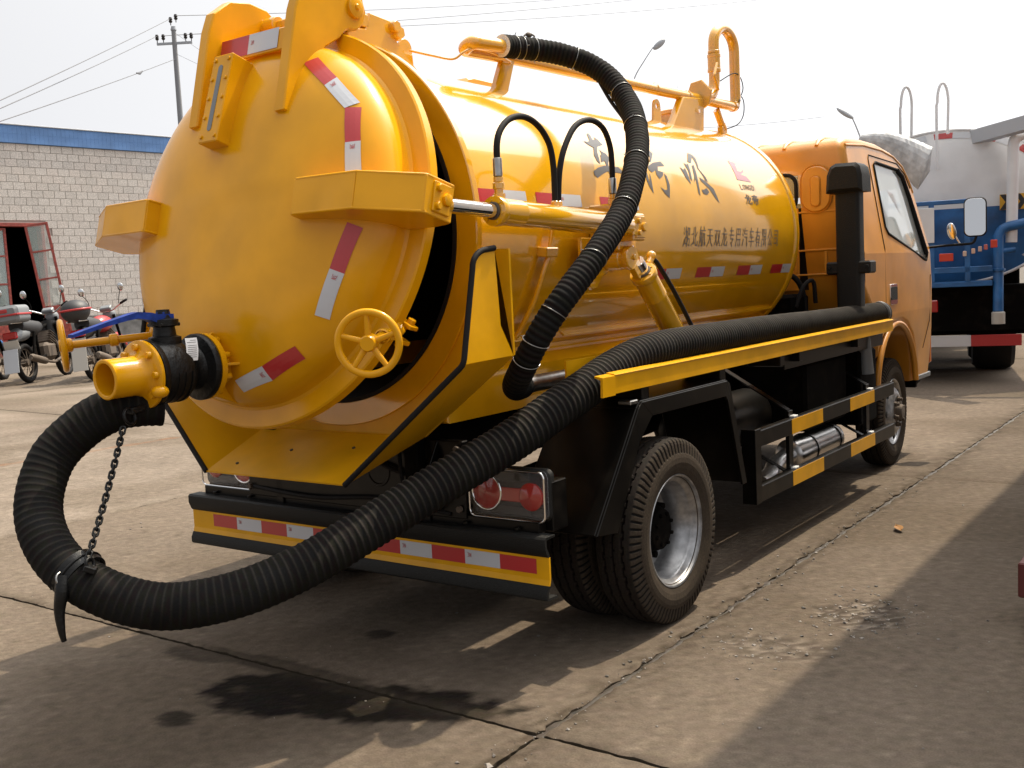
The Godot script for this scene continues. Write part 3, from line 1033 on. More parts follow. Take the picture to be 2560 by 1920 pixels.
func build_door() -> void:
	var ax := Transform3D(Basis(Vector3(0, 0, 1).cross(DN).normalized() * -1.0, DN, Vector3(0, 0, 1)), DC)
	ax.basis = Basis(DU, DN, DU.cross(DN))
	var mb := MB.new()
	var prof := V2([0.0, -0.03, 0.60, -0.03, 0.762, -0.03, 0.770, -0.024, 0.770, 0.012, 0.764, 0.018, 0.745, 0.020, 0.704, 0.024, 0.694, 0.032, 0.690, 0.045])
	for i in 37:
		var s := 1.0 - pow(i / 36.0, 1.8)
		prof.append(Vector2(0.69 * s, 0.07 + 0.20 * sqrt(maxf(0.0, 1.0 - s * s * s))))
	mb.lathe(ax, prof, 144, 0, TAU, 0.5)
	var dr := put(truck, "rear_door", mb, M.door_paint, "domed rear door, swung open a little at the bottom")
	mb = MB.new()
	mb.lathe(ax, V2([0.655, -0.03, 0.655, -0.045, 0.70, -0.045, 0.70, -0.03]), 96)
	put(dr, "seal", mb, M.rubber)
	# two hinge arms: thick plates standing on the dome
	var arm_poly := V2([0.335, 0.20, 0.345, 0.262, 0.72, 0.262, 0.80, 0.250, 0.875, 0.185, 0.912, 0.09, 0.918, 0.0, 0.895, -0.055, 0.85, -0.082, 0.80, -0.075, 0.765, -0.045, 0.752, -0.005, 0.735, 0.015, 0.70, 0.035, 0.64, 0.10, 0.50, 0.15])
	for s in [0.235, -0.245]:
		mb = MB.new()
		mb.prism(Transform3D(Basis(DU, DN, Vector3(0, 0, 1)), DC + Vector3(0, 0, s - 0.026)), arm_poly, 0.052, 0.005)
		var arm := put(dr, "hinge_arm", mb, M.door_paint)
		for e in [1.0, -1.0]:
			mb = MB.new()
			mb.lathe(along(door(0.842, -0.018, s + 0.026 * e), Vector3(0, 0, e)), V2([0.0, 0.016, 0.030, 0.016, 0.040, 0.012, 0.042, 0.0]), 32)
			mb.lathe(along(door(0.842, -0.018, s + 0.041 * e), Vector3(0, 0, e)), V2([0.0, 0.008, 0.008, 0.008, 0.012, 0.004, 0.012, 0.0]), 16)
			put(arm, "pin_head", mb, M.door_paint)
	# plate between the arms
	mb = MB.new()
	mb.bar(door(0.695, 0.17, -0.219), door(0.695, 0.17, 0.209), 0.055, 0.012, DU)
	mb.bar(door(0.655, 0.195, -0.219), door(0.655, 0.195, 0.209), 0.012, 0.085, DU)
	mb.bar(door(0.842, -0.018, -0.219), door(0.842, -0.018, 0.209), 0.05, 0.05, DU, 0.012)
	put(dr, "cross_plate", mb, M.door_paint)
	# hinge lugs on the tank and the pin collars
	for s in [0.165, -0.175]:
		mb = MB.new()
		mb.prism(Transform3D(Basis(Vector3(1, 0, 0), Vector3(0, 1, 0), Vector3(0, 0, 1)), Vector3(0, 0, s - 0.02)), V2([-0.83, 2.44, -0.80, 2.46, -0.72, 2.47, -0.69, 2.535, -0.53, 2.52, -0.55, 2.46, -0.50, 2.41, -0.40, 2.335, -0.38, 2.30, -0.60, 2.30, -0.70, 2.40, -0.80, 2.40]), 0.04, 0.004)
		mb.lathe(along(Vector3(-0.868, 2.518, s - 0.03), Vector3(0, 0, 1)), V2([0.0, 0, 0.032, 0.0, 0.036, 0.004, 0.036, 0.056, 0.032, 0.06, 0.0, 0.06]), 24)
		mb.bar(Vector3(-0.868, 2.505, s), Vector3(-0.70, 2.50, s), 0.04, 0.05)
		var lug := put(truck, "hinge_lug", mb, Y())
		mb = MB.new()
		hexnut(mb, Vector3(-0.56, 2.50, s + 0.02), Vector3(0, 0, 1), 0.026, 0.026)
		hexnut(mb, Vector3(-0.535, 2.48, s - 0.02), Vector3(0, 0, 1), 0.03, 0.06)
		put(lug, "nut", mb, Y())
	# sight glass in a bolted frame
	var sn := (DN + DU * 0.075).normalized()
	var su := Vector3(0, 0, 1).cross(sn) * -1.0
	su = (DU - sn * DU.dot(sn)).normalized()
	var so := door(0.415, 0.312, -0.062)
	mb = MB.new()
	mb.box(Transform3D(Basis(Vector3(0, 0, 1), su, Vector3(0, 0, 1).cross(su)), so - sn * 0.05), Vector3(0.105, 0.345, 0.10), 0.004)
	var sg := put(dr, "sight_glass", mb, M.door_paint)
	mb = MB.new()
	mb.prism(Transform3D(Basis(Vector3(0, 0, 1), su, sn), so), capsule(0.0115, 0.118), 0.002)
	put(sg, "glass_slot", mb, M.grey_plastic)
	for k in 5:
		for e in [-1.0, 1.0]:
			mb = MB.new()
			hexnut(mb, so + su * (k - 2) * 0.075 + Vector3(0, 0, 0.037 * e) - sn * 0.001, sn, 0.0080, 0.007)
			put(sg, "bolt", mb, M.door_paint)
	# door brackets that carry the rams
	var br := V2([0.395, 0.235, 0.405, 0.298, 0.42, 0.306, 0.69, 0.298, 0.895, 0.198, 0.905, 0.185, 0.905, 0.055, 0.885, 0.045, 0.82, 0.03, 0.70, 0.03, 0.60, 0.15])
	for s in [1.0, -1.0]:
		mb = MB.new()
		# folded sheet: face plates plus top and bottom flanges
		mb.prism(Transform3D(Basis(Vector3(0, 0, s), DN, -DU * s), door(0.068, 0, 0)), br, 0.010 * s, 0.003)
		mb.prism(Transform3D(Basis(Vector3(0, 0, s), DN, -DU * s), door(-0.052, 0, 0)), br, 0.010 * s, 0.003)
		var f0 := [[0.402, 0.225, 0.412, 0.300], [0.41, 0.300, 0.69, 0.292], [0.69, 0.292, 0.899, 0.188], [0.899, 0.192, 0.899, 0.052]]
		for q in f0:
			mb.bar(door(0.003, q[1], q[0] * s), door(0.003, q[3], q[2] * s), 0.010, 0.118, DU, 0.002)
		var b := put(dr, "ram_bracket", mb, M.door_paint)
		mb = MB.new()
		var at := door(0.004, 0.115, 0.905 * s)
		mb.box(Transform3D(Basis(DN, DU, DN.cross(DU)), at), Vector3(0.085, 0.10, 0.014), 0.003)
		for k in 3:
			hexnut(mb, at + DN * [0.022, 0.022, -0.02][k] + DU * [0.03, -0.03, 0.0][k] + Vector3(0, 0, 0.007 * s), Vector3(0, 0, s), [0.013, 0.013, 0.022][k], 0.012)
		put(b, "pin_keeper", mb, M.door_paint)
	# red and white tape on the dome and cross plate
	var cs := tape_colors()
	for t in [[0.543,0.254, 0.569,0.296, 0.471,0.416, 0.436,0.387, 0.367,0.531, 0.341,0.492], [0.343,0.493, 0.348,0.542, 0.218,0.577, 0.209,0.529, 0.102,0.602, 0.092,0.552], [-0.071,0.577, -0.087,0.624, -0.243,0.569, -0.228,0.523, -0.395,0.506, -0.383,0.461], [-0.488,0.372, -0.526,0.394, -0.605,0.245, -0.56,0.223, -0.65,0.095, -0.612,0.078], [0.700,-0.209, 0.622,-0.209, 0.622,-0.05, 0.700,-0.05, 0.622,0.115, 0.700,0.115]]:
		var p := V2(t)
		mb = MB.new()
		var on_plate: bool = t[0] > 0.65
		var f := func(q: Vector2) -> Array:
			return [door(q.x, 0.2035 if on_plate else dish_n(q.x, q.y) + 0.003, q.y), DN]
		for h in 2:
			var A: Vector2 = p[0] if h == 0 else p[3]; var B: Vector2 = p[1] if h == 0 else p[2]
			var C: Vector2 = p[2] if h == 0 else p[4]; var D: Vector2 = p[3] if h == 0 else p[5]
			patch(mb, func(s: float, u: float) -> Array: return f.call(A.lerp(B, u).lerp(D.lerp(C, u), s)), 6, 3, cs[h])
		mb.col = Color(0.40, 0.06, 0.07)
		var o := p[3].lerp(p[2], 0.34).lerp(p[5].lerp(p[4], 0.34), 0.08)
		var du := (p[5] - p[3]).normalized() * 0.018; var dv := (p[2] - p[3]).normalized() * 0.016
		strokes(mb, "5,5 40,5 22,40 40,60 36,90 5,95; 60,98 60,5 90,95 90,2", 0.10, func(u: float, v: float) -> Array:
			var q := o + du * u + dv * v
			return [f.call(q)[0] + DN * 0.0012, DN])
		put(dr, "reflective_tape", mb, M.tape)
	# outlet neck, gussets and the ball valve on the centre line
	var vy := 1.205
	mb = MB.new()
	mb.lathe(along(Vector3(-1.33, vy, 0), Vector3(-1, 0.0, 0)), V2([0.075, -0.05, 0.075, 0.13, 0.118, 0.13, 0.118, 0.152, 0.0, 0.152]), 48)
	for k in 4:
		var a := TAU * k / 4.0 + PI * 0.25 * 0.0
		var d := Vector3(0, cos(a), sin(a))
		mb.prism(Transform3D(Basis(Vector3(-1, 0, 0), d, Vector3(-1, 0, 0).cross(d)), Vector3(-1.29, vy, 0)), V2([0.0, 0.06, 0.16, 0.06, 0.165, 0.105, 0.0, 0.17]), 0.010, 0.002)
	var nk := put(dr, "outlet_neck", mb, M.door_paint)
	for k in 8:
		var a := TAU * (k + 0.5) / 8.0
		mb = MB.new()
		hexnut(mb, Vector3(-1.46, vy + 0.098 * cos(a), 0.098 * sin(a)), Vector3(1, 0, 0), 0.013, 0.03)
		put(nk, "bolt", mb, M.door_paint)
	valve(dr, vy)
	# clamping handwheels at the lower rim
	for s in [1.0, -1.0]:
		handwheel(Vector3(-1.50, 1.284, 0.840 * s), Vector3(-1.125, 1.308, 0.632 * s), s)


func capsule(r: float, h: float) -> PackedVector2Array:
	var p := PackedVector2Array()
	for i in 9:
		var a := PI * i / 8.0
		p.append(Vector2(r * cos(a), h + r * sin(a)))
	for i in 9:
		var a := PI + PI * i / 8.0
		p.append(Vector2(r * cos(a), -h + r * sin(a)))
	return p


func valve(dr: Node, vy: float) -> void:
	var ax := along(Vector3(-1.483, vy, 0), Vector3(-1, -0.02, 0))
	var mb := MB.new()
	mb.lathe(ax, V2([0.0, 0.0, 0.114, 0.0, 0.119, 0.004, 0.119, 0.020, 0.115, 0.025, 0.095, 0.028, 0.080, 0.035, 0.074, 0.055, 0.080, 0.075, 0.092, 0.085, 0.096, 0.095, 0.104, 0.105, 0.108, 0.13, 0.108, 0.19, 0.104, 0.205, 0.114, 0.210, 0.117, 0.214, 0.117, 0.232, 0.0, 0.232]), 64, 0, TAU, 0.7)
	# stem housing
	mb.lathe(T(Vector3(-1.625, vy + 0.08, 0)), V2([0.055, 0.0, 0.055, 0.035, 0.04, 0.04, 0.036, 0.07, 0.05, 0.075, 0.05, 0.095, 0.028, 0.10, 0.022, 0.13, 0.0, 0.13]), 32)
	mb.bar(Vector3(-1.665, vy + 0.158, 0), Vector3(-1.585, vy + 0.158, 0), 0.08, 0.012)
	# ribs of the casting
	for k in 3:
		mb.lathe(along(Vector3(-1.592 - 0.028 * k, vy - 0.002, 0), Vector3(-1, -0.02, 0)), V2([0.09, 0.0, 0.111, 0.002, 0.111, 0.010, 0.09, 0.012]), 48, PI * 0.6, PI * 1.4)
	mb.torus(along(Vector3(-1.80, 1.068, 0.02), Vector3(0.3, 0.2, 1)), 0.026, 0.006, 24, 8)
	mb.bar(Vector3(-1.66, vy - 0.105, 0), Vector3(-1.80, 1.085, 0.02), 0.03, 0.02)
	var vb := put(truck, "ball_valve", mb, M.cast_black, "black ball valve with yellow spigot and blue lever")
	mb = MB.new()
	var e := along(Vector3(-1.716, vy - 0.005, 0), Vector3(-1, -0.02, 0))
	var prof := V2([0.0, 0.0, 0.112, 0.0, 0.117, 0.003, 0.117, 0.014, 0.113, 0.018, 0.09, 0.020, 0.074, 0.028, 0.068, 0.040, 0.066, 0.055, 0.0665, 0.14, 0.0675, 0.150, 0.064, 0.153, 0.056, 0.153, 0.053, 0.150, 0.052, 0.01, 0.0, 0.01])
	mb.lathe(e, prof, 64, 0, TAU, 0.7)
	var yf := put(vb, "spigot", mb, M.door_paint)
	for k in 8:
		var a := TAU * (k + 0.35) / 8.0
		mb = MB.new()
		hexnut(mb, e * Vector3(0.095 * cos(a), 0.016, 0.095 * sin(a)), e.basis.y, 0.013, 0.018)
		put(yf, "bolt", mb, M.door_paint)
	for a in [2.4, 3.6]:
		mb = MB.new()
		mb.sphere(e * Vector3(0.108 * cos(a), 0.012, 0.108 * sin(a)), Vector3(0.03, 0.022, 0.03), 14, 8)
		put(yf, "hinge_boss", mb, M.door_paint)
	# lever
	mb = MB.new()
	var L := [[-1.60, 1.384, 0.052, 0.030], [-1.665, 1.386, 0.05, 0.030], [-1.685, 1.394, 0.044, 0.026], [-1.735, 1.401, 0.040, 0.022], [-1.775, 1.394, 0.036, 0.018], [-1.85, 1.378, 0.033, 0.014], [-1.935, 1.357, 0.030, 0.012], [-1.975, 1.347, 0.028, 0.010]]
	var rows := []
	for q in L:
		rows.append([Vector3(q[0], q[1] + q[3] * 0.5, -q[2] * 0.5), Vector3(q[0], q[1] + q[3] * 0.5, q[2] * 0.5), Vector3(q[0], q[1] - q[3] * 0.5, q[2] * 0.5), Vector3(q[0], q[1] - q[3] * 0.5, -q[2] * 0.5)])
	for i in rows.size() - 1:
		for j in 4:
			var c: Vector3 = (rows[i][0] + rows[i][2] + rows[i + 1][0] + rows[i + 1][2]) * 0.25
			var j2 := (j + 1) % 4
			mb.quad(rows[i][j], rows[i + 1][j], rows[i + 1][j2], rows[i][j2], (rows[i][j] + rows[i + 1][j2]) * 0.5 - c)
	for i in [0, rows.size() - 1]:
		mb.quad(rows[i][0], rows[i][1], rows[i][2], rows[i][3], Vector3(1 if i == 0 else -1, 0, 0))
	mb.lathe(T(Vector3(-1.625, 1.365, 0)), V2([0.0, 0.045, 0.020, 0.045, 0.026, 0.04, 0.028, 0.0, 0.0, 0.0]), 6)
	put(vb, "lever", mb, M.blue_lever, "blue lever of the ball valve")
	# paper tag on a thin wire
	mb = MB.new()
	var w := []
	for i in 7:
		var t := i / 6.0
		var at := Vector3(-1.575, 1.313, 0.075).lerp(Vector3(-1.592, 1.236, 0.094), t) + Vector3(0.0, 0.0, 0.006 * sin(t * 3.0))
		w.append([at + Vector3(0.020 - 0.0 * t, 0, 0.006), at + Vector3(-0.020, 0, -0.006)])
	mb.col = Color(1, 1, 1)
	for i in 6:
		mb.quad(w[i][0], w[i + 1][0], w[i + 1][1], w[i][1], Vector3(-0.3, 0, 1))
	mb.col = Color(0.25, 0.25, 0.26)
	for i in 9:
		var t := 0.10 + 0.085 * i + (0.05 if i > 1 else 0.0)
		var k := int(t * 6.0)
		var fr := t * 6.0 - k
		var a0: Vector3 = w[k][0].lerp(w[k + 1][0], fr); var b0: Vector3 = w[k][1].lerp(w[k + 1][1], fr)
		var n0 := Vector3(-0.25, 0.1, 1).normalized() * 0.0012
		var d0 := Vector3(0.0, -0.0018, 0)
		mb.quad(a0.lerp(b0, 0.12) + n0, a0.lerp(b0, 0.62 if i == 0 else 0.88) + n0, a0.lerp(b0, 0.62 if i == 0 else 0.88) + n0 + d0, a0.lerp(b0, 0.12) + n0 + d0, Vector3(-0.3, 0, 1))
	put(vb, "paper_tag", mb, M.paper)


func handwheel(c: Vector3, k: Vector3, s: float) -> void:
	var d := (c - k).normalized()
	var f := along(c, d)
	var R := 0.0965
	var mb := MB.new()
	mb.torus(f, R, 0.0118, 56, 12)
	var hw := put(truck, "handwheel", mb, M.door_paint)
	mb = MB.new()
	mb.lathe(f, V2([0.0, 0.016, 0.022, 0.016, 0.026, 0.010, 0.028, -0.03, 0.022, -0.036, 0.0, -0.036]), 24)
	put(hw, "hub", mb, M.door_paint)
	for i in 5:
		var a := TAU * i / 5.0 + 0.35
		mb = MB.new()
		var q := f * Vector3(R * cos(a), 0, R * sin(a)); var h := f * Vector3(0.02 * cos(a), -0.006, 0.02 * sin(a))
		mb.tube(PackedVector3Array([h, q]), PackedFloat32Array([0.011, 0.008]), 10)
		put(hw, "spoke", mb, M.door_paint)
	mb = MB.new()
	mb.rod(c - d * 0.02, k - d * 0.10, 0.016)
	mb.lathe(along(k + d * 0.22, d), V2([0.022, 0.0, 0.026, 0.004, 0.026, 0.03, 0.022, 0.034]), 20)
	mb.lathe(along(k + d * 0.05, d), V2([0.02, 0.0, 0.034, 0.002, 0.034, 0.04, 0.02, 0.045]), 6)
	put(hw, "screw", mb, M.door_paint)
	# forked lug on the door rim
	mb = MB.new()
	var out := Vector3(0, -0.51 * 1.0, 0.86 * s).normalized()
	for e in [-1.0, 1.0]:
		var side = d.cross(out).normalized() * 0.03 * e
		mb.bar(k - out * 0.06 + side, k + out * 0.055 + side, 0.016, 0.05, d)
		hexnut(mb, k + side * 1.2 + out * 0.03, side, 0.016, 0.02)
	put(hw, "lug", mb, M.door_paint)
	mb = MB.new()
	mb.prism(Transform3D(Basis(DU, DN, Vector3(0, 0, 1)), door(-0.33, 0, 0.52 * s)), V2([-0.06, 0.02, 0.10, 0.14, 0.13, 0.15, 0.13, 0.12, 0.06, 0.06, 0.02, 0.0, -0.06, 0.0]), 0.012, 0.002)
	put(hw, "rib", mb, M.door_paint)


func build_trough() -> void:
	# catch trough under the rear door: floor, two slopes, two cheeks, back plate
	var mb := MB.new()
	var t := 0.006
	var P := {}
	for s in [1.0, -1.0]:
		P["fb%d" % int(s)] = Vector3(-0.832, 0.872, 0.455 * s); P["rb%d" % int(s)] = Vector3(-1.20, 0.750, 0.390 * s)
		P["fs%d" % int(s)] = Vector3(-0.915, 1.190, 0.900 * s); P["rs%d" % int(s)] = Vector3(-1.115, 1.183, 0.902 * s)
		P["ff%d" % int(s)] = Vector3(-0.832, 1.19, 0.902 * s)
	var sheet := func(pts: Array, nrm: Vector3) -> void:
		var n := nrm.normalized() * t * 0.5
		var k := pts.size()
		for i in range(1, k - 1):
			mb.flat(pts[0] + n, pts[i] + n, pts[i + 1] + n, n)
			mb.flat(pts[0] - n, pts[i] - n, pts[i + 1] - n, -n)
		var c := Vector3.ZERO
		for q in pts: c += q / k
		for i in k:
			var a: Vector3 = pts[i]; var b: Vector3 = pts[(i + 1) % k]
			mb.quad(a + n, b + n, b - n, a - n, (a + b) * 0.5 - c)
	sheet.call([P["fb%d" % int(1.0)], P["fb%d" % int(-1.0)], P["rb%d" % int(-1.0)], P["rb%d" % int(1.0)]], Vector3(-0.3, 1, 0))
	for s in [1.0, -1.0]:
		sheet.call([P["fb%d" % int(s)], P["rb%d" % int(s)], P["rs%d" % int(s)], P["fs%d" % int(s)]], Vector3(0, 0.8, -0.6 * s))
		sheet.call([P["fb%d" % int(s)], P["fs%d" % int(s)], P["ff%d" % int(s)]], Vector3(0, 0.8, -0.6 * s))
		var cheek := [P["ff%d" % int(s)] + Vector3(0.0, 0, 0), P["rs%d" % int(s)]]
		for i in 7:
			var a := PI * 0.5 * i / 6.0
			cheek.append(Vector3(-1.03 + 0.075 - 0.085 * cos(a), 1.50 + 0.065 * sin(a), 0.902 * s))
		cheek.append(Vector3(-0.915, 1.567, 0.902 * s))
		cheek.append(Vector3(-0.90, 1.30, 0.902 * s))
		sheet.call(cheek, Vector3(0, 0.02, s))
	var tr := put(truck, "catch_trough", mb, M.frame_yellow)
	# back plate between the flange circle and the trough
	mb = MB.new()
	for s in [1.0, -1.0]:
		var poly := PackedVector2Array()
		for i in 17:
			var a := deg_to_rad(lerpf(-8.0, -90.0, i / 16.0))
			poly.append(Vector2(0.70 * cos(a) * s, TY + 0.70 * sin(a)))
		poly.append_array(V2([0.0, 0.872, 0.455 * s, 0.872, 0.895 * s, 1.19, 0.895 * s, TY - 0.10]))
		mb.prism(Transform3D(Basis(Vector3(0, 0, 1), Vector3(0, 1, 0), Vector3(-1, 0, 0)), Vector3(-0.808, 0, 0)), poly, 0.010)
	put(tr, "back_plate", mb, M.frame_yellow)
	mb = MB.new()
	for s in [1.0, -1.0]:
		var e := PackedVector3Array([P["rb%d" % int(s)], P["rs%d" % int(s)]])
		var tr2 := PackedVector3Array()
		for i in 7:
			var a := PI * 0.5 * i / 6.0
			tr2.append(Vector3(-0.955 - 0.085 * cos(a), 1.50 + 0.065 * sin(a), 0.902 * s))
		tr2.append(Vector3(-0.915, 1.570, 0.905 * s))
		e.append_array(tr2)
		var path := bend(PackedVector3Array([P["rb%d" % int(s)], P["rs%d" % int(s)], tr2[0]]), 0.02, 3)
		for i in range(1, tr2.size()): path.append(tr2[i])
		mb = MB.new()
		mb.tube(path, 0.0105, 10)
		put(tr, "edge_trim", mb, M.rubber, "black rubber trim on the trough's edge")
	mb = MB.new()
	for q in [[-0.95, 0.2], [-1.13, -0.28], [-1.0, -0.1]]:
		hexnut(mb, Vector3(q[0], 0.872 - (-0.832 - q[0]) * 0.331 + 0.003, q[1]), Vector3(-0.31, 0.95, 0), 0.007, 0.005)
	put(tr, "bolt", mb, M.rusty_iron)


func build_top_gear() -> void:
	var mb := MB.new()
	# suction main along the top, doubled back at the rear into the hose
	mb.tube(bend(V3([2.62,2.505,0.25, 0.2,2.474,0.240, -0.205,2.452,0.262, -0.215,2.472,0.325, 0.07,2.484,0.338]), 0.06, 8), 0.0300, 24)
	for x in [0.62, 1.55, 1.95, 2.15]:
		mb.lathe(along(Vector3(x, 2.481 + 0.0111 * (x - 0.2), 0.2385 + 0.005 * x), Vector3(1, 0.011, 0)), V2([0.030, 0.0, 0.0318, 0.002, 0.0318, 0.008, 0.030, 0.010]), 24)
	var pipe := put(truck, "top_pipe", mb, Y())
	mb = MB.new()
	mb.prism(Transform3D(Basis(Vector3(1, 0, 0), Vector3(0, 1, 0), Vector3(0, 0, 1)), Vector3(0, 0, 0.235)), V2([0.0, 2.29, 0.105, 2.29, 0.175, 2.455, 0.085, 2.455]), 0.03, 0.004)
	put(pipe, "support_post", mb, Y())
	mb = MB.new()
	mb.torus(along(Vector3(0.13, 2.478, 0.236), Vector3(1, 0.02, 0)), 0.034, 0.004, 24, 8)
	put(pipe, "clip", mb, Y())
	# hatch mount: trapezoid stand, round drum, diamond flange
	mb = MB.new()
	mb.lathe(T(Vector3(2.02, 2.27, 0.16)), V2([0.0, 0.16, 0.122, 0.16, 0.13, 0.155, 0.13, 0.135, 0.118, 0.13, 0.118, 0.075, 0.124, 0.07, 0.124, 0.06, 0.118, 0.055, 0.118, -0.06]), 40)
	put(truck, "hatch_drum", mb, Y())
	mb = MB.new()
	mb.prism(Transform3D(Basis(Vector3(1, 0, 0), Vector3(0, 1, 0), Vector3(0, 0, 1)), Vector3(0, 0, 0.235)), V2([1.68, 2.28, 2.10, 2.28, 2.12, 2.50, 1.84, 2.475]), 0.05, 0.006)
	put(truck, "pipe_stand", mb, Y())
	mb = MB.new()
	mb.prism(Transform3D(Basis(Vector3(0, 0, 1), Vector3(0, 1, 0), Vector3(1, 0, 0)), Vector3(2.11, 0, 0.25)), V2([-0.09, 2.50, -0.05, 2.60, 0.02, 2.61, 0.085, 2.54, 0.07, 2.46, 0.0, 2.42]), 0.018, 0.004)
	put(truck, "flange_plate", mb, Y())
	# swan neck pipe
	mb = MB.new()
	var p := PackedVector3Array([Vector3(2.60, 2.505, 0.25), Vector3(2.64, 2.507, 0.25), Vector3(2.657, 2.545, 0.25), Vector3(2.657, 2.86, 0.25)])
	for i in 13:
		var a := PI * i / 12.0
		p.append(Vector3(2.503 + 0.154 * cos(a), 2.86 + 0.115 * sin(a) * 1.0, 0.25))
	p.append(Vector3(2.345, 2.62, 0.25))
	p.append(Vector3(2.32, 2.56, 0.25)); p.append(Vector3(2.27, 2.525, 0.25)); p.append(Vector3(2.12, 2.515, 0.25))
	mb.tube(bend(p, 0.03, 4), 0.0345, 20)
	var sn := put(truck, "swan_neck_pipe", mb, Y())
	mb = MB.new()
	mb.lathe(T(Vector3(2.347, 2.685, 0.25)), V2([0.035, 0.0, 0.042, 0.004, 0.042, 0.02, 0.040, 0.022, 0.040, 0.09, 0.042, 0.092, 0.042, 0.108, 0.035, 0.112]), 24)
	mb.lathe(T(Vector3(2.347, 2.80, 0.25)), V2([0.035, 0.0, 0.038, 0.003, 0.038, 0.015, 0.035, 0.018]), 24)
	put(sn, "union", mb, Y())
	mb = MB.new()
	mb.tube(bend(V3([2.31,2.57,0.29, 2.235,2.645,0.30, 2.30,2.73,0.29]), 0.01, 3), 0.009, 8)
	put(sn, "valve_handle", mb, Y())
	# wire loops hanging on the neck
	mb = MB.new()
	mb.tube(spline(V3([2.36,2.63,0.28, 2.55,2.70,0.29, 2.70,2.695,0.27, 2.76,2.63,0.26, 2.72,2.565,0.25, 2.64,2.54,0.29]), 0.02), 0.0035, 6)
	mb.tube(spline(V3([2.62,2.53,0.29, 2.70,2.575,0.27, 2.79,2.55,0.25, 2.80,2.47,0.24, 2.70,2.40,0.24, 2.47,2.345,0.24]), 0.02), 0.0035, 6)
	put(sn, "wire_loop", mb, M.rubber)
	mb = MB.new()
	mb.rod(Vector3(2.385, 2.46, 0.24), Vector3(2.47, 2.36, 0.24), 0.022, 12)
	mb.bx(2.43, 2.50, 2.29, 2.365, 0.22, 0.26, 0.006)
	mb.rod(Vector3(2.452, 2.375, 0.24), Vector3(2.475, 2.35, 0.24), 0.027, 12)
	put(truck, "drain_stub", mb, Y())
	# lifting eye
	var eye := PackedVector2Array([Vector2(-0.05, 0.0), Vector2(0.05, 0.0)])
	for i in 11:
		var a := PI * i / 10.0
		eye.append(Vector2(0.038 * cos(a), 0.10 + 0.038 * sin(a)))
	mb = MB.new()
	# plate with a hole: two halves
	for s in [1.0, -1.0]:
		var h := PackedVector2Array([Vector2(0, 0), Vector2(0.05 * s, 0.0)])
		for i in 6:
			var a := PI * 0.5 * i / 5.0
			h.append(Vector2(0.040 * s * cos(a), 0.10 + 0.040 * sin(a)))
		for i in 7:
			var a := PI * 0.5 - PI * i / 6.0
			h.append(Vector2(0.017 * s * cos(a), 0.10 + 0.017 * sin(a)))
		mb.prism(T(Vector3(1.55, 2.295, 0.25)), h, 0.012)
	put(truck, "lifting_eye", mb, Y())
	# low hatch rib behind the post
	mb = MB.new()
	mb.prism(Transform3D(Basis(Vector3(1, 0, 0), Vector3(0, 1, 0), Vector3(0, 0, 1)), Vector3(0, 0, -0.22)), V2([0.20, 2.34, 0.29, 2.45, 0.34, 2.46, 0.62, 2.455, 0.70, 2.34]), 0.12, 0.01)
	put(truck, "roof_rib", mb, Y())
	# small tab and sagging cable near the hinge
	mb = MB.new()
	var tab := PackedVector2Array([Vector2(-0.05, -0.06), Vector2(0.05, -0.06)])
	for i in 9:
		var a := PI * i / 8.0
		tab.append(Vector2(0.042 * cos(a), 0.03 + 0.042 * sin(a)))
	mb.prism(T(Vector3(-0.405, 2.42, 0.10)), tab, 0.012, 0.002)
	put(truck, "cable_tab", mb, Y())
	mb = MB.new()
	mb.tube(spline(V3([-0.40,2.44,0.13, -0.36,2.41,0.22, -0.30,2.395,0.28, -0.26,2.425,0.31, -0.20,2.447,0.32, -0.05,2.45,0.31, 0.10,2.44,0.285, 0.13,2.435,0.27]), 0.01), 0.005, 8)
	put(truck, "cable", mb, Y())
	vacuum_hose()


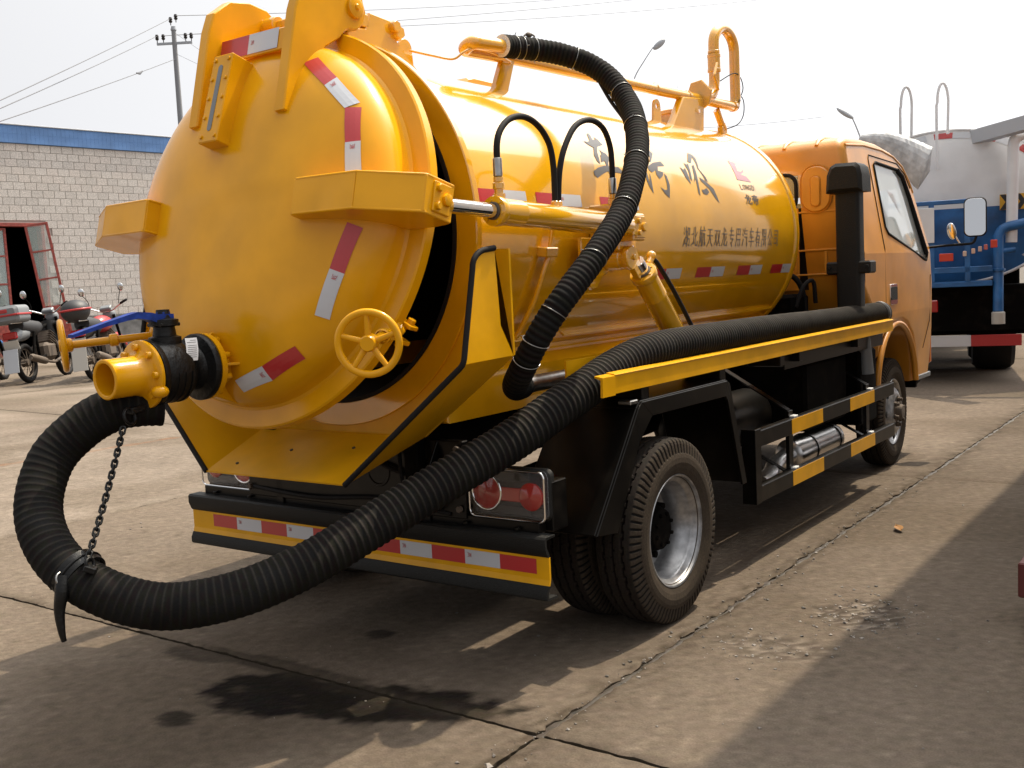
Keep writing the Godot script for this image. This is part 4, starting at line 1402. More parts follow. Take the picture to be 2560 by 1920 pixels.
func vacuum_hose() -> void:
	var pts := spline(V3([-0.02,2.481,0.336, 0.06,2.486,0.345, 0.16,2.484,0.383, 0.271,2.467,0.455, 0.365,2.421,0.545, 0.373,2.338,0.650, 0.315,2.214,0.765, 0.218,2.111,0.850, 0.089,1.989,0.930, -0.081,1.851,1.000, -0.258,1.703,1.045, -0.487,1.542,1.060, -0.642,1.414,1.035, -0.711,1.330,1.000, -0.748,1.237,0.950, -0.738,1.142,0.880, -0.68,1.075,0.80, -0.60,1.045,0.74, -0.50,1.04,0.70]), 0.0032)
	var rad := PackedFloat32Array(); var cols := PackedColorArray()
	var s := 0.0
	for i in pts.size():
		if i: s += pts[i].distance_to(pts[i - 1])
		var w := sin(s / 0.0215 * TAU)
		var lump := nf.get_noise_1d(s * 1.3)
		rad.append(0.0485 + 0.0014 * w + 0.0010 * lump)
		var g := 0.012 + 0.005 * w + 0.008 * maxf(0.0, nf.get_noise_1d(s * 0.8 + 9.0))
		cols.append(Color(g * 1.08, g * 0.98, g * 0.92))
	var mb := MB.new()
	mb.tube(pts, rad, 28, true, cols)
	var h := put(truck, "vacuum_hose", mb, M.hose_rubber, "arched black hose from the top pipe down to the chassis")
	# wire ties
	var ats := []
	var total := s
	for d in [0.055, 0.085, 0.13, 0.275, 0.50, 0.70, 0.90, 1.13, 1.37, 1.57, 1.66, 1.72]:
		s = 0.0
		for i in range(1, pts.size() - 1):
			s += pts[i].distance_to(pts[i - 1])
			if s >= d * total / 1.98:
				var dir := pts[i + 1] - pts[i - 1]
				dir = (dir.normalized() + Vector3(rng.randfn(0, 0.08), rng.randfn(0, 0.08), rng.randfn(0, 0.08))).normalized()
				var m2 := MB.new()
				m2.torus(along(pts[i], dir), 0.0510, 0.0017, 32, 6)
				var o := put(h, "wire_tie", m2, M.steel)
				var m3 := MB.new()
				var f := along(pts[i], dir)
				var a := rng.randf_range(0, TAU)
				var q := f * Vector3(0.050 * cos(a), 0, 0.050 * sin(a))
				m3.rod(q, q + (f.basis.x * cos(a) + f.basis.z * sin(a)) * 0.012 + f.basis.y * 0.006, 0.002, 6)
				ats.append(m3)
				break
	for m3 in ats:
		put(h, "tie_end", m3, M.steel)
	mb = MB.new()
	mb.sphere(Vector3(0.135, 2.545, 0.375), Vector3(0.022, 0.012, 0.010), 10, 6)
	mb.tube(spline(V3([0.105,2.537,0.37, 0.13,2.552,0.375, 0.155,2.545,0.385, 0.16,2.538,0.39]), 0.006), 0.004, 6)
	put(h, "wire_knot", mb, M.rusty_iron)
	# inner tube end strip showing below
	mb = MB.new()
	mb.tube(spline(V3([0.36,2.33,0.60, 0.345,2.24,0.66, 0.30,2.15,0.745, 0.245,2.09,0.80]), 0.01), 0.0085, 8)
	put(h, "hose_cord", mb, M.rubber)
	# bright metal stub the hose is pushed on
	mb = MB.new()
	mb.lathe(along(Vector3(-0.53, 1.043, 0.705), Vector3(1, 0.0, 0.0)), V2([0.0, 0, 0.034, 0.0, 0.036, 0.004, 0.036, 0.09, 0.034, 0.094, 0.034, 0.42]), 24)
	put(truck, "suction_stub", mb, M.steel)


func ram(c0: Vector3, c1: Vector3, rod_end: Vector3, R: float, r: float, s: float) -> MeshInstance3D:
	var d := (c1 - c0).normalized()
	var L := c0.distance_to(c1)
	var mb := MB.new()
	mb.lathe(along(c0, d), V2([0.0, 0.0, r + 0.004, 0.0, R * 1.09, 0.0, R * 1.12, 0.003, R * 1.12, 0.028, R * 1.09, 0.031, R, 0.033, R, L * 0.16, R * 1.01, L * 0.16 + 0.002, R, L * 0.16 + 0.004, R, L - 0.012, R * 0.9, L, 0.0, L]), 48)
	for k in 6:
		var a := TAU * k / 6.0
		var f := along(c0, d)
		mb.lathe(along(f * Vector3(R * 0.82 * cos(a), 0.0, R * 0.82 * sin(a)), -d), V2([0.0, 0.004, 0.005, 0.004, 0.006, 0.0]), 8)
	var o := put(truck, "ram_barrel", mb, Y())
	mb = MB.new()
	mb.rod(rod_end, c0 + d * 0.02, r, 32)
	put(o, "ram_rod", mb, M.chrome)
	mb = MB.new()
	mb.lathe(along(c0, -d), V2([r + 0.001, 0.0, r + 0.006, 0.001, r + 0.006, 0.006, r + 0.001, 0.008]), 32)
	put(o, "wiper_ring", mb, M.rusty_iron)
	return o


func build_side_gear() -> void:
	for s in [1.0, -1.0]:
		# door ram
		var z = 0.88 * s
		var rm := ram(Vector3(-0.875, 1.700, z), Vector3(0.06, 1.662, z), Vector3(-1.15, 1.7115, z), 0.0475, 0.0255, s)
		var mb := MB.new()
		mb.lathe(along(Vector3(-1.165, 1.712, z), Vector3(1, -0.04, 0)), V2([0.0, 0, 0.030, 0.0, 0.033, 0.004, 0.033, 0.03, 0.026, 0.04]), 24)
		mb.bar(Vector3(0.05, 1.663, z), Vector3(0.15, 1.659, z), 0.075, 0.085)
		put(rm, "ram_eye", mb, Y())
		# hose ports and hoop hoses
		for k in 2:
			var x: float = [-0.838, -0.046][k]
			var m2 := MB.new()
			var yb := 1.742 - 0.03 * k
			m2.lathe(T(Vector3(x, yb, z)), V2([0.0, -0.02, 0.022, -0.02, 0.022, 0.018, 0.016, 0.02, 0.016, 0.034, 0.021, 0.036, 0.021, 0.056, 0.014, 0.060, 0.0, 0.060]), 6 if k else 20)
			m2.lathe(T(Vector3(x, yb + 0.058, z)), V2([0.013, 0.0, 0.018, 0.002, 0.018, 0.018, 0.013, 0.02]), 6)
			put(rm, "hose_port", m2, Y())
			m2 = MB.new()
			m2.lathe(T(Vector3(x, yb + 0.078, z)), V2([0.013, 0.0, 0.0165, 0.002, 0.0165, 0.062, 0.0145, 0.065]), 20)
			put(rm, "hose_ferrule", m2, M.steel)
		for k in 2:
			var m2 := MB.new()
			var path: PackedVector3Array
			if k == 0:
				path = V3([-0.838, 1.86, z, -0.836, 1.93, z, -0.805, 1.985, z - 0.004 * s, -0.74, 2.03, z - 0.006 * s, -0.650, 2.045, z - 0.006 * s, -0.565, 2.02, z - 0.004 * s, -0.505, 1.96, z, -0.482, 1.88, z, -0.480, 1.78, z, -0.482, 1.70, z])
			else:
				path = V3([-0.046, 1.83, z, -0.043, 1.90, z, -0.052, 1.98, z, -0.095, 2.045, z, -0.165, 2.073, z, -0.25, 2.068, z, -0.33, 2.03, z, -0.40, 1.95, z, -0.438, 1.87, z, -0.455, 1.78, z, -0.458, 1.70, z])
			m2.tube(spline(path, 0.012), 0.0118, 16)
			put(rm, "hydraulic_hose", m2, M.rubber)
			m2 = MB.new()
			m2.lathe(T(Vector3(-0.482 + 0.024 * k, 1.70, z)), V2([0.0, 0.0, 0.015, 0.0, 0.015, 0.045, 0.012, 0.048]), 6)
			put(rm, "hose_port", m2, Y())
		# rear ram mount on the tank
		mb = MB.new()
		mb.box(T(Vector3(0.115, 1.655, z - 0.005 * s)), Vector3(0.10, 0.115, 0.07), 0.006)
		mb.bx(0.05, 0.20, 1.56, 1.76, minf(0.70 * s, 0.845 * s), maxf(0.70 * s, 0.845 * s), 0.006)
		var mt := put(truck, "ram_mount", mb, Y())
		mb = MB.new()
		var at := Vector3(0.115, 1.655, z + 0.032 * s)
		mb.box(T(at), Vector3(0.075, 0.09, 0.012), 0.003)
		hexnut(mb, at + Vector3(-0.02, 0.025, 0.006 * s), Vector3(0, 0, s), 0.012, 0.012)
		hexnut(mb, at + Vector3(-0.02, -0.025, 0.006 * s), Vector3(0, 0, s), 0.012, 0.012)
		hexnut(mb, at + Vector3(0.018, 0.0, 0.006 * s), Vector3(0, 0, s), 0.02, 0.014)
		put(mt, "pin_keeper", mb, Y())
		# tilting ram: pivot boss, hooked plate, sloping barrel
		z = 0.84 * s
		mb = MB.new()
		mb.lathe(along(Vector3(0.11, 1.528, 0.70 * s), Vector3(0, 0, s)), V2([0.0, 0, 0.050, 0.0, 0.050, 0.125, 0.046, 0.129, 0.046, 0.145, 0.050, 0.147, 0.052, 0.150, 0.052, 0.172, 0.048, 0.176, 0.0, 0.176]), 40)
		hexnut(mb, Vector3(0.115, 1.53, 0.875 * s), Vector3(0, 0, s), 0.012, 0.012)
		mb.bar(Vector3(0.135, 1.505, 0.862 * s), Vector3(0.185, 1.455, 0.862 * s), 0.03, 0.06)
		var pv := put(truck, "pivot_boss", mb, Y())
		mb = MB.new()
		mb.prism(Transform3D(Basis(Vector3(1, 0, 0), Vector3(0, 1, 0), Vector3(0, 0, 1)), Vector3(0, 0, 0.74 * s - 0.010)), V2([-0.10, 1.62, 0.22, 1.62, 0.235, 1.56, 0.16, 1.47, 0.13, 1.475, 0.07, 1.455, 0.03, 1.42, 0.02, 1.405, -0.02, 1.40, -0.07, 1.43, -0.10, 1.48]), 0.02, 0.004)
		put(pv, "bracket_plate", mb, Y())
		var tl := ram(Vector3(0.215, 1.465, 0.862 * s), Vector3(0.86, 0.80, 0.862 * s), Vector3(0.17, 1.51, 0.862 * s), 0.054, 0.032, s)
		mb = MB.new()
		mb.tube(spline(V3([0.315, 1.52, 0.865 * s, 0.345, 1.49, 0.875 * s, 0.50, 1.335, 0.885 * s, 0.72, 1.10, 0.885 * s, 0.92, 0.86, 0.87 * s]), 0.02), 0.0105, 12)
		put(tl, "hydraulic_hose", mb, M.rubber)
		mb = MB.new()
		mb.sphere(Vector3(0.30, 1.535, 0.862 * s), Vector3(0.022, 0.022, 0.022), 16, 10)
		mb.lathe(along(Vector3(0.27, 1.50, 0.862 * s), Vector3(0.6, 0.5, 0)), V2([0.0, 0, 0.017, 0, 0.017, 0.04, 0.0, 0.04]), 6)
		put(tl, "hose_port", mb, Y())
		# thin pipe clamped to the shell
		mb = MB.new()
		var pp := PackedVector3Array()
		for q in [[-0.272, 4.0], [-0.277, -2.6], [-0.295, -9.0], [-0.318, -15.0], [-0.335, -24.0], [-0.350, -34.0], [-0.354, -41.0], [-0.338, -47.0], [-0.33, -54.0]]:
			var w := on_tank(q[0], q[1], 0.030)
			pp.append(Vector3(w.x, w.y, w.z * s))
		mb.tube(spline(pp, 0.015), 0.0115, 14)
		var cp := put(truck, "clamped_pipe", mb, Y())
		for q in [[-0.295, -8.4], [-0.352, -39.8]]:
			mb = MB.new()
			var w := on_tank(q[0], q[1], 0.022)
			w.z *= s
			var up := Vector3(0, sin(deg_to_rad(q[1])), cos(deg_to_rad(q[1])) * s)
			mb.box(Transform3D(Basis(Vector3(1, 0, 0), up, Vector3(1, 0, 0).cross(up)), w), Vector3(0.085, 0.05, 0.04), 0.004)
			put(cp, "pipe_clamp", mb, Y())
			mb = MB.new()
			mb.torus(along(w + up * 0.022, Vector3(-0.1, -1, 0.3 * s)), 0.017, 0.003, 16, 6, PI, TAU)
			put(cp, "u_bolt", mb, M.steel)
	# hose racks: U channels with a rolled lip
	for s in [1.0, -1.0]:
		var zo := 1.06 if s > 0 else 1.36  # left rack is unseen, set further out so its shadow falls wider
		var mb := MB.new()
		var bs := Basis(Vector3(0, 0, s), Vector3(0, 1, 0), Vector3(0, 0, s).cross(Vector3(0, 1, 0)))
		var sec := V2([zo, 1.005, zo, 1.070, zo + 0.006, 1.078, zo - 0.004, 1.082, zo - 0.034, 1.086, zo - 0.036, 1.080, zo - 0.010, 1.072, zo - 0.010, 1.040, zo - 0.215, 1.040, zo - 0.215, 1.13, zo - 0.223, 1.13, zo - 0.223, 1.030, zo - 0.010, 1.030, zo - 0.010, 1.005])
		var x0 := -0.40; var x1 := 3.24
		mb.prism(Transform3D(bs, Vector3(x1 if s > 0 else x0, 0, 0)), sec, x1 - x0, 0.0)
		if s > 0:
			# sprung open end of the lip
			mb.prism(Transform3D(bs, Vector3(-0.40, 0, 0)), V2([zo + 0.004, 1.00, zo + 0.006, 1.075, zo - 0.03, 1.082, zo - 0.03, 1.075, zo - 0.004, 1.066, zo - 0.006, 1.00]), 0.095, 0.0)
		var rk := put(truck, "hose_rack", mb, M.frame_yellow)
		for x in [-0.12, 0.62, 1.35, 1.62, 2.6]:
			mb = MB.new()
			mb.bx(x - 0.03, x + 0.03, 0.95, 1.029, minf((zo - 0.20) * s, (zo - 0.02) * s), maxf((zo - 0.20) * s, (zo - 0.02) * s), 0.003)
			put(rk, "rack_bracket", mb, M.black_paint)


func wheel_meshes() -> Dictionary:
	var R := 0.39
	# tyre section: (radius, z) from inner bead over the tread to the outer bead
	var sec := []
	for q in [[0.222, -0.030], [0.240, -0.014], [0.262, -0.005], [0.285, 0.0], [0.306, -0.001], [0.320, -0.004]]:
		sec.append([q[0], q[1], 0])
	for i in 5: sec.append([lerpf(0.326, 0.362, i / 4.0), lerpf(-0.006, -0.012, i / 4.0), 1])
	sec.append([0.374, -0.0165, 1]); sec.append([0.381, -0.022, 1])
	for i in 23: sec.append([R - 0.004 * pow(absf(i - 11.0) / 11.0, 2.0) * 1.5, lerpf(-0.028, -0.172, i / 22.0), 2])
	sec.append([0.378, -0.180, 0]); sec.append([0.355, -0.190, 0]); sec.append([0.30, -0.2, 0]); sec.append([0.25, -0.192, 0]); sec.append([0.222, -0.17, 0])
	var seg := 480
	var pts := []
	var cols := []
	for j in seg:
		var a := TAU * j / seg
		var row := []; var crow := []
		var slot := fposmod(j, 6.0) < 2.0
		var zig := absf(fposmod(j / 12.0, 1.0) - 0.5) * 2.0 - 0.5
		for q in sec:
			var r: float = q[0]; var z: float = q[1]
			var dust := 0.5 + 0.5 * nf.get_noise_3d(cos(a) * r * 2.0, sin(a) * r * 2.0, z * 3.0)
			var c := Color(0.105, 0.082, 0.061).lerp(Color(0.030, 0.026, 0.022), dust * 0.55)
			if q[2] == 1:
				c = Color(0.085, 0.066, 0.050).lerp(Color(0.03, 0.026, 0.022), dust * 0.4)
				if slot:
					z -= 0.004
					c = Color(0.010, 0.009, 0.008)
			elif q[2] == 2:
				c = Color(0.028, 0.024, 0.021).lerp(Color(0.045, 0.036, 0.029), dust)
				for g in [-0.058, -0.100, -0.142]:
					if absf(z - g - zig * 0.006) < 0.0042:
						r -= 0.009
						c = Color(0.008, 0.007, 0.006)
			elif r > 0.296 and r < 0.300 or (r > 0.312 and r < 0.318):
				c = c * 0.8
			row.append(Vector3(r * cos(a), r * sin(a), z)); crow.append(c)
		pts.append(row); cols.append(crow)
	var tyre := MB.new()
	var k := sec.size()
	for j in seg:
		var j2 := (j + 1) % seg
		for i in k - 1:
			var A: Vector3 = pts[j][i]; var B: Vector3 = pts[j2][i]; var C: Vector3 = pts[j2][i + 1]; var D: Vector3 = pts[j][i + 1]
			var c := (A + B + C + D) * 0.25
			var mid := Vector3(c.x, c.y, 0).normalized() * 0.29 + Vector3(0, 0, -0.1)
			var m := (C - A).cross(D - B).normalized()
			if m.dot(c - mid) < 0.0: m = -m
			tyre.tri(A, B, C, m, m, m, cols[j][i], cols[j2][i], cols[j2][i + 1])
			tyre.tri(A, C, D, m, m, m, cols[j][i], cols[j2][i + 1], cols[j][i + 1])
	var fz := Transform3D(Basis(Vector3(1, 0, 0), Vector3(0, 0, 1), Vector3(0, -1, 0)), Vector3.ZERO)
	var deep := MB.new()
	deep.lathe(fz, V2([0.228, -0.045, 0.240, -0.030, 0.240, -0.020, 0.2345, -0.013, 0.228, -0.016, 0.225, -0.03, 0.219, -0.040, 0.208, -0.046, 0.202, -0.055, 0.199, -0.085, 0.193, -0.09, 0.190, -0.15, 0.185, -0.165, 0.165, -0.172, 0.10, -0.172]), 64, 0, TAU, 0.9)
	var front := MB.new()
	front.lathe(fz, V2([0.228, -0.045, 0.240, -0.030, 0.240, -0.020, 0.2345, -0.013, 0.228, -0.016, 0.222, -0.03, 0.214, -0.055, 0.205, -0.060, 0.198, -0.048, 0.185, -0.028, 0.165, -0.008, 0.140, 0.006, 0.118, 0.012, 0.112, 0.012, 0.108, 0.006, 0.06, 0.006]), 64, 0, TAU, 0.9)
	var holes := MB.new()
	for i in 8:
		var a := TAU * i / 8.0
		holes.lathe(Transform3D(fz.basis, Vector3(0.178 * cos(a), 0.178 * sin(a), -0.018)), V2([0.0, 0.003, 0.021, 0.003, 0.024, 0.0]), 16)  # solid dark discs on the rim face, painting in the shade of holes
	var hub_r := MB.new()
	hub_r.lathe(fz, V2([0.135, -0.172, 0.130, -0.155, 0.105, -0.150, 0.095, -0.11, 0.085, -0.085, 0.06, -0.075, 0.0, -0.073]), 40)
	for i in 8:
		var a := TAU * i / 8.0
		hexnut(hub_r, Vector3(0.112 * cos(a), 0.112 * sin(a), -0.150), Vector3(0, 0, 1), 0.017, 0.035)
	for i in 8:
		var a := TAU * (i + 0.5) / 8.0
		hexnut(hub_r, Vector3(0.066 * cos(a), 0.066 * sin(a), -0.078), Vector3(0, 0, 1), 0.009, 0.012)
	var hub_f := MB.new()
	hub_f.lathe(fz, V2([0.11, 0.004, 0.075, 0.006, 0.062, 0.012, 0.055, 0.040, 0.045, 0.052, 0.0, 0.054]), 36)
	for i in 6:
		var a := TAU * i / 6.0 + 0.3
		hexnut(hub_f, Vector3(0.091 * cos(a), 0.091 * sin(a), 0.004), Vector3(0, 0, 1), 0.018, 0.022)
		hub_f.lathe(Transform3D(fz.basis, Vector3(0.091 * cos(a), 0.091 * sin(a), 0.026)), V2([0.012, 0, 0.012, 0.016, 0.0, 0.018]), 12)
	return {"tyre": tyre, "deep": deep, "front": front, "holes": holes, "hub_r": hub_r, "hub_f": hub_f}


func build_chassis() -> void:
	var mb := MB.new()
	for s in [1.0, -1.0]:
		var z = 0.40 * s
		mb.bx(-0.85, 4.5, 0.70, 0.90, z - 0.035, z + 0.035, 0.006)
	for x in [-0.75, -0.1, 0.9, 1.9, 2.9]:
		mb.bx(x - 0.04, x + 0.04, 0.72, 0.88, -0.366, 0.366, 0.004)
	mb.rod(Vector3(0, 0.39, -0.85), Vector3(0, 0.39, 0.85), 0.075, 20)
	mb.sphere(Vector3(0, 0.39, 0), Vector3(0.18, 0.19, 0.19), 24, 14)
	mb.rod(Vector3(3.82, 0.36, -0.75), Vector3(3.82, 0.36, 0.75), 0.05, 16)
	mb.rod(Vector3(0.2, 0.45, 0), Vector3(3.2, 0.6, 0), 0.045, 16)
	for s in [1.0, -1.0]:
		for k in 5:
			mb.bx(-0.55 + 0.06 * k, 0.55 - 0.06 * k, 0.475 + 0.018 * k, 0.49 + 0.018 * k, 0.40 * s - 0.035, 0.40 * s + 0.035, 0.002)
	var ch := put(truck, "chassis_frame", mb, M.chassis_black)
	# rear cross member with round holes hinted by rings, lamp carriers
	mb = MB.new()
	mb.bx(-0.80, -0.76, 0.56, 0.86, -0.62, 0.62, 0.004)
	for z in [0.45, 0.18, -0.18, -0.45]:
		mb.lathe(along(Vector3(-0.80, 0.72, z), Vector3(-1, 0, 0)), V2([0.05, -0.002, 0.055, 0.004, 0.062, 0.004, 0.066, -0.002]), 24)
	mb.bx(-0.74, -0.64, 0.535, 0.72, -0.98, 0.98, 0.004)
	mb.bx(-0.79, -0.74, 0.535, 0.575, -0.95, 0.95, 0.003)
	put(ch, "cross_member", mb, M.black_paint)
	for q in [[-0.82, 0.79, -0.70, -0.82, 0.74, -0.35, -0.815, 0.80, 0.0, -0.82, 0.73, 0.30, -0.82, 0.69, 0.52, -0.78, 0.66, 0.60], [-0.80, 0.60, -0.60, -0.815, 0.585, -0.2, -0.81, 0.61, 0.2, -0.80, 0.575, 0.55], [-0.80, 0.84, 0.30, -0.84, 0.72, 0.34, -0.83, 0.62, 0.36, -0.79, 0.58, 0.42]]:
		mb = MB.new()
		mb.tube(spline(V3(q), 0.02), 0.009, 8)
		put(ch, "cable", mb, M.rubber)
	for q in [[-0.805, 0.83, 0.60], [-0.805, 0.60, 0.60], [-0.805, 0.83, -0.60], [-0.805, 0.60, -0.60], [-0.805, 0.83, 0.05], [-0.805, 0.60, 0.30]]:
		mb = MB.new()
		hexnut(mb, Vector3(q[0], q[1], q[2]), Vector3(-1, 0, 0), 0.014, 0.014)
		put(ch, "nut", mb, M.rusty_iron)
	mb = MB.new()
	mb.prism(Transform3D(Basis(Vector3(1, 0, 0), Vector3(0, 1, 0), Vector3(0, 0, 1)), Vector3(0, 0, 0.49)), V2([-0.90, 0.70, -0.80, 0.86, -0.80, 0.58, -0.86, 0.60]), 0.012, 0.002)
	put(ch, "tow_plate", mb, M.black_paint)
	# wheels
	var W := wheel_meshes()
	var src := {}
	for q in [["rear_wheel", 0.0, 1.112, 1.0, true], ["rear_wheel", 0.0, -1.112, -1.0, true], ["front_wheel", 3.822, 0.905, 1.0, false], ["front_wheel", 3.822, -0.905, -1.0, false]]:
		var rear: bool = q[4]
		var key := "r" if rear else "f"
		var xf := Transform3D(Basis.from_euler(Vector3(0, 0 if q[3] > 0 else PI, 0)), Vector3(q[1], 0.386, q[2]))
		if not rear and q[3] > 0:
			xf.basis = Basis.from_euler(Vector3(0, 0.03, 0))
		var o: MeshInstance3D
		if src.has("tyre"):
			o = again(truck, src["tyre"], xf, q[0])
		else:
			o = put(truck, q[0], W.tyre, M.tyre_rubber); o.transform = xf; src["tyre"] = o
		for part in ([["rim", "deep", M.wheel_silver], ["hub", "hub_r", M.chassis_black]] if rear else [["rim", "front", M.wheel_silver], ["rim_hole_shade", "holes", M.dark_inside], ["hub", "hub_f", M.rusty_iron]]):
			if src.has(part[1]):
				again(o, src[part[1]], Transform3D(), part[0])
			else:
				src[part[1]] = put(o, part[0], W[part[1]], part[2])
		if rear:
			again(o, src["tyre"], Transform3D(Basis(), Vector3(0, 0, -0.245)), "inner_tyre")
	for s in [1.0, -1.0]:
		guard_set(s)
	bumper()
	for s in [1.0, -1.0]:
		tail_lamp(s)


func guard_set(s: float) -> void:
	# mudguard: top, slopes and an outer skirt
	var mb := MB.new()
	var zo := 1.062
	var b3 := Transform3D(Basis(Vector3(1, 0, 0), Vector3(0, 1, 0), Vector3(0, 0, 1)), Vector3(0, 0, (zo - 0.006) * s))
	var outer := [[-0.585, 0.49], [-0.235, 0.925], [-0.205, 0.95], [0.605, 0.95], [0.635, 0.935], [0.795, 0.44]]
	var inner := [[-0.43, 0.47], [-0.235, 0.79], [-0.12, 0.885], [0.585, 0.88], [0.605, 0.86], [0.745, 0.44]]
	for i in 5:
		mb.prism(b3, V2([outer[i][0], outer[i][1], outer[i + 1][0], outer[i + 1][1], inner[i + 1][0], inner[i + 1][1], inner[i][0], inner[i][1]]), 0.012 * s, 0.002)
		var a := Vector3(outer[i][0], outer[i][1], 0.872 * s); var b := Vector3(outer[i + 1][0], outer[i + 1][1], 0.872 * s)
		mb.bar(a, b, 0.375, 0.010, Vector3(b.y - a.y, -(b.x - a.x), 0) * -1.0, 0.003)
	var mg := put(truck, "mudguard", mb, M.black_paint)
	mb = MB.new()
	mb.bx(-0.28, -0.22, 0.945, 0.963, (1.0 if s > 0 else -1.06), (1.06 if s > 0 else -1.0), 0.004)
	put(mg, "reflector_clip", mb, M.steel)
	# side guard: two rails, end post, inner posts, struts
	var zg := 1.058 * s
	var zi := 1.03 * s
	mb = MB.new()
	mb.bx(0.915, 0.985, 0.305, 0.675, zg - 0.006, zg + 0.006, 0.002)
	mb.bx(0.915, 0.921, 0.305, 0.675, minf(zg, 0.99 * s), maxf(zg, 0.99 * s), 0.002)
	var sg := put(truck, "side_guard", mb, M.black_paint)
	for y in [0.307, 0.582]:
		mb = MB.new()
		mb.bx(0.985, 3.24, y, y + 0.080, zg - 0.003 - 0.003, zg + 0.003, 0.002)
		mb.bx(0.985, 3.24, y + 0.0775, y + 0.0825, minf(zg, zg - 0.035 * s), maxf(zg, zg - 0.035 * s), 0.001)
		put(sg, "rail", mb, M.black_paint)
		for x in [1.405, 2.345]:
			mb = MB.new()
			mb.bx(x, x + 0.468, y + 0.001, y + 0.079, zg + 0.003 * s - 0.0012, zg + 0.003 * s + 0.0012, 0.0005)
			put(sg, "yellow_band", mb, M.frame_yellow)
	for x in [1.47, 2.775]:
		mb = MB.new()
		mb.bx(x - 0.03, x + 0.03, 0.30, 0.70, minf(zi, zi - 0.02 * s), maxf(zi, zi - 0.02 * s), 0.002)
		mb.bar(Vector3(x, 0.70, 1.02 * s), Vector3(x + 0.02, 0.93, 0.62 * s), 0.05, 0.008, Vector3(0, 1, 0.5 * s))
		mb.bar(Vector3(x, 0.36, 1.02 * s), Vector3(x + 0.01, 0.60, 0.55 * s), 0.04, 0.008, Vector3(0, 1, 0.5 * s))
		put(sg, "post", mb, M.black_paint)
		mb = MB.new()
		for y in [0.388, 0.663]:
			mb.bx(x - 0.02, x + 0.035, y, y + 0.012, minf(zi, zg), maxf(zi, zg), 0.003)
		put(sg, "clip", mb, M.white_paint)
	mb = MB.new()
	mb.bx(1.48, 3.22, 0.915, 0.99, 0.995 * s - 0.004, 0.995 * s + 0.004, 0.002)
	mb.bx(1.48, 3.22, 0.984, 0.992, minf(0.999 * s, 0.94 * s), maxf(0.999 * s, 0.94 * s), 0.002)
	put(truck, "skirt_plate", mb, M.black_paint)
	if s > 0:
		# silencer with polished shell, tail pipe and the black tanks behind it
		mb = MB.new()
		mb.lathe(along(Vector3(1.86, 0.385, 0.86), Vector3(1, 0, 0)), V2([0.0, 0, 0.06, 0.0, 0.082, 0.012, 0.090, 0.03, 0.090, 0.26, 0.0925, 0.262, 0.0925, 0.275, 0.090, 0.277, 0.090, 0.66, 0.0925, 0.662, 0.0925, 0.675, 0.090, 0.677, 0.088, 0.71, 0.070, 0.735, 0.0, 0.738]), 48)
		mb.tube(bend(V3([1.88,0.385,0.86, 1.62,0.365,0.87, 1.45,0.355,0.93, 1.20,0.345,0.96]), 0.1, 6), 0.05, 24)
		put(truck, "silencer", mb, M.brushed_steel)
		mb = MB.new()
		for x in [2.10, 2.50]:
			mb.torus(along(Vector3(x, 0.385, 0.86), Vector3(1, 0, 0)), 0.092, 0.004, 40, 6)
		put(truck, "silencer_strap", mb, M.rubber)
		mb = MB.new()
		mb.lathe(along(Vector3(1.0, 0.62, 0.62), Vector3(1, 0, 0)), V2([0.0, 0, 0.10, 0.0, 0.145, 0.03, 0.15, 0.06, 0.15, 0.84, 0.145, 0.87, 0.10, 0.90, 0.0, 0.90]), 40)
		put(truck, "air_tank", mb, M.black_paint)
		mb = MB.new()
		mb.bx(2.0, 2.72, 0.50, 0.90, 0.50, 0.92, 0.02)
		mb.bx(2.85, 3.2, 0.42, 0.90, 0.55, 0.96, 0.015)
		put(truck, "tool_box", mb, M.chassis_black)
		mb = MB.new()
		mb.lathe(along(Vector3(2.93, 0.75, 0.98), Vector3(-0.05, 1, -0.05)), V2([0.0, 0, 0.045, 0.0, 0.04, 0.20, 0.036, 0.26, 0.0, 0.26]), 20)
		put(truck, "filler_neck", mb, M.grey_plastic)
		mb = MB.new()
		mb.bx(2.95, 3.05, 0.30, 0.32, 0.9, 1.0, 0.003)
		put(truck, "step_plate", mb, M.steel)
	else:
		mb = MB.new()
		mb.bx(1.2, 2.9, 0.45, 0.90, -0.98, -0.50, 0.02)
		put(truck, "battery_box", mb, M.black_paint)


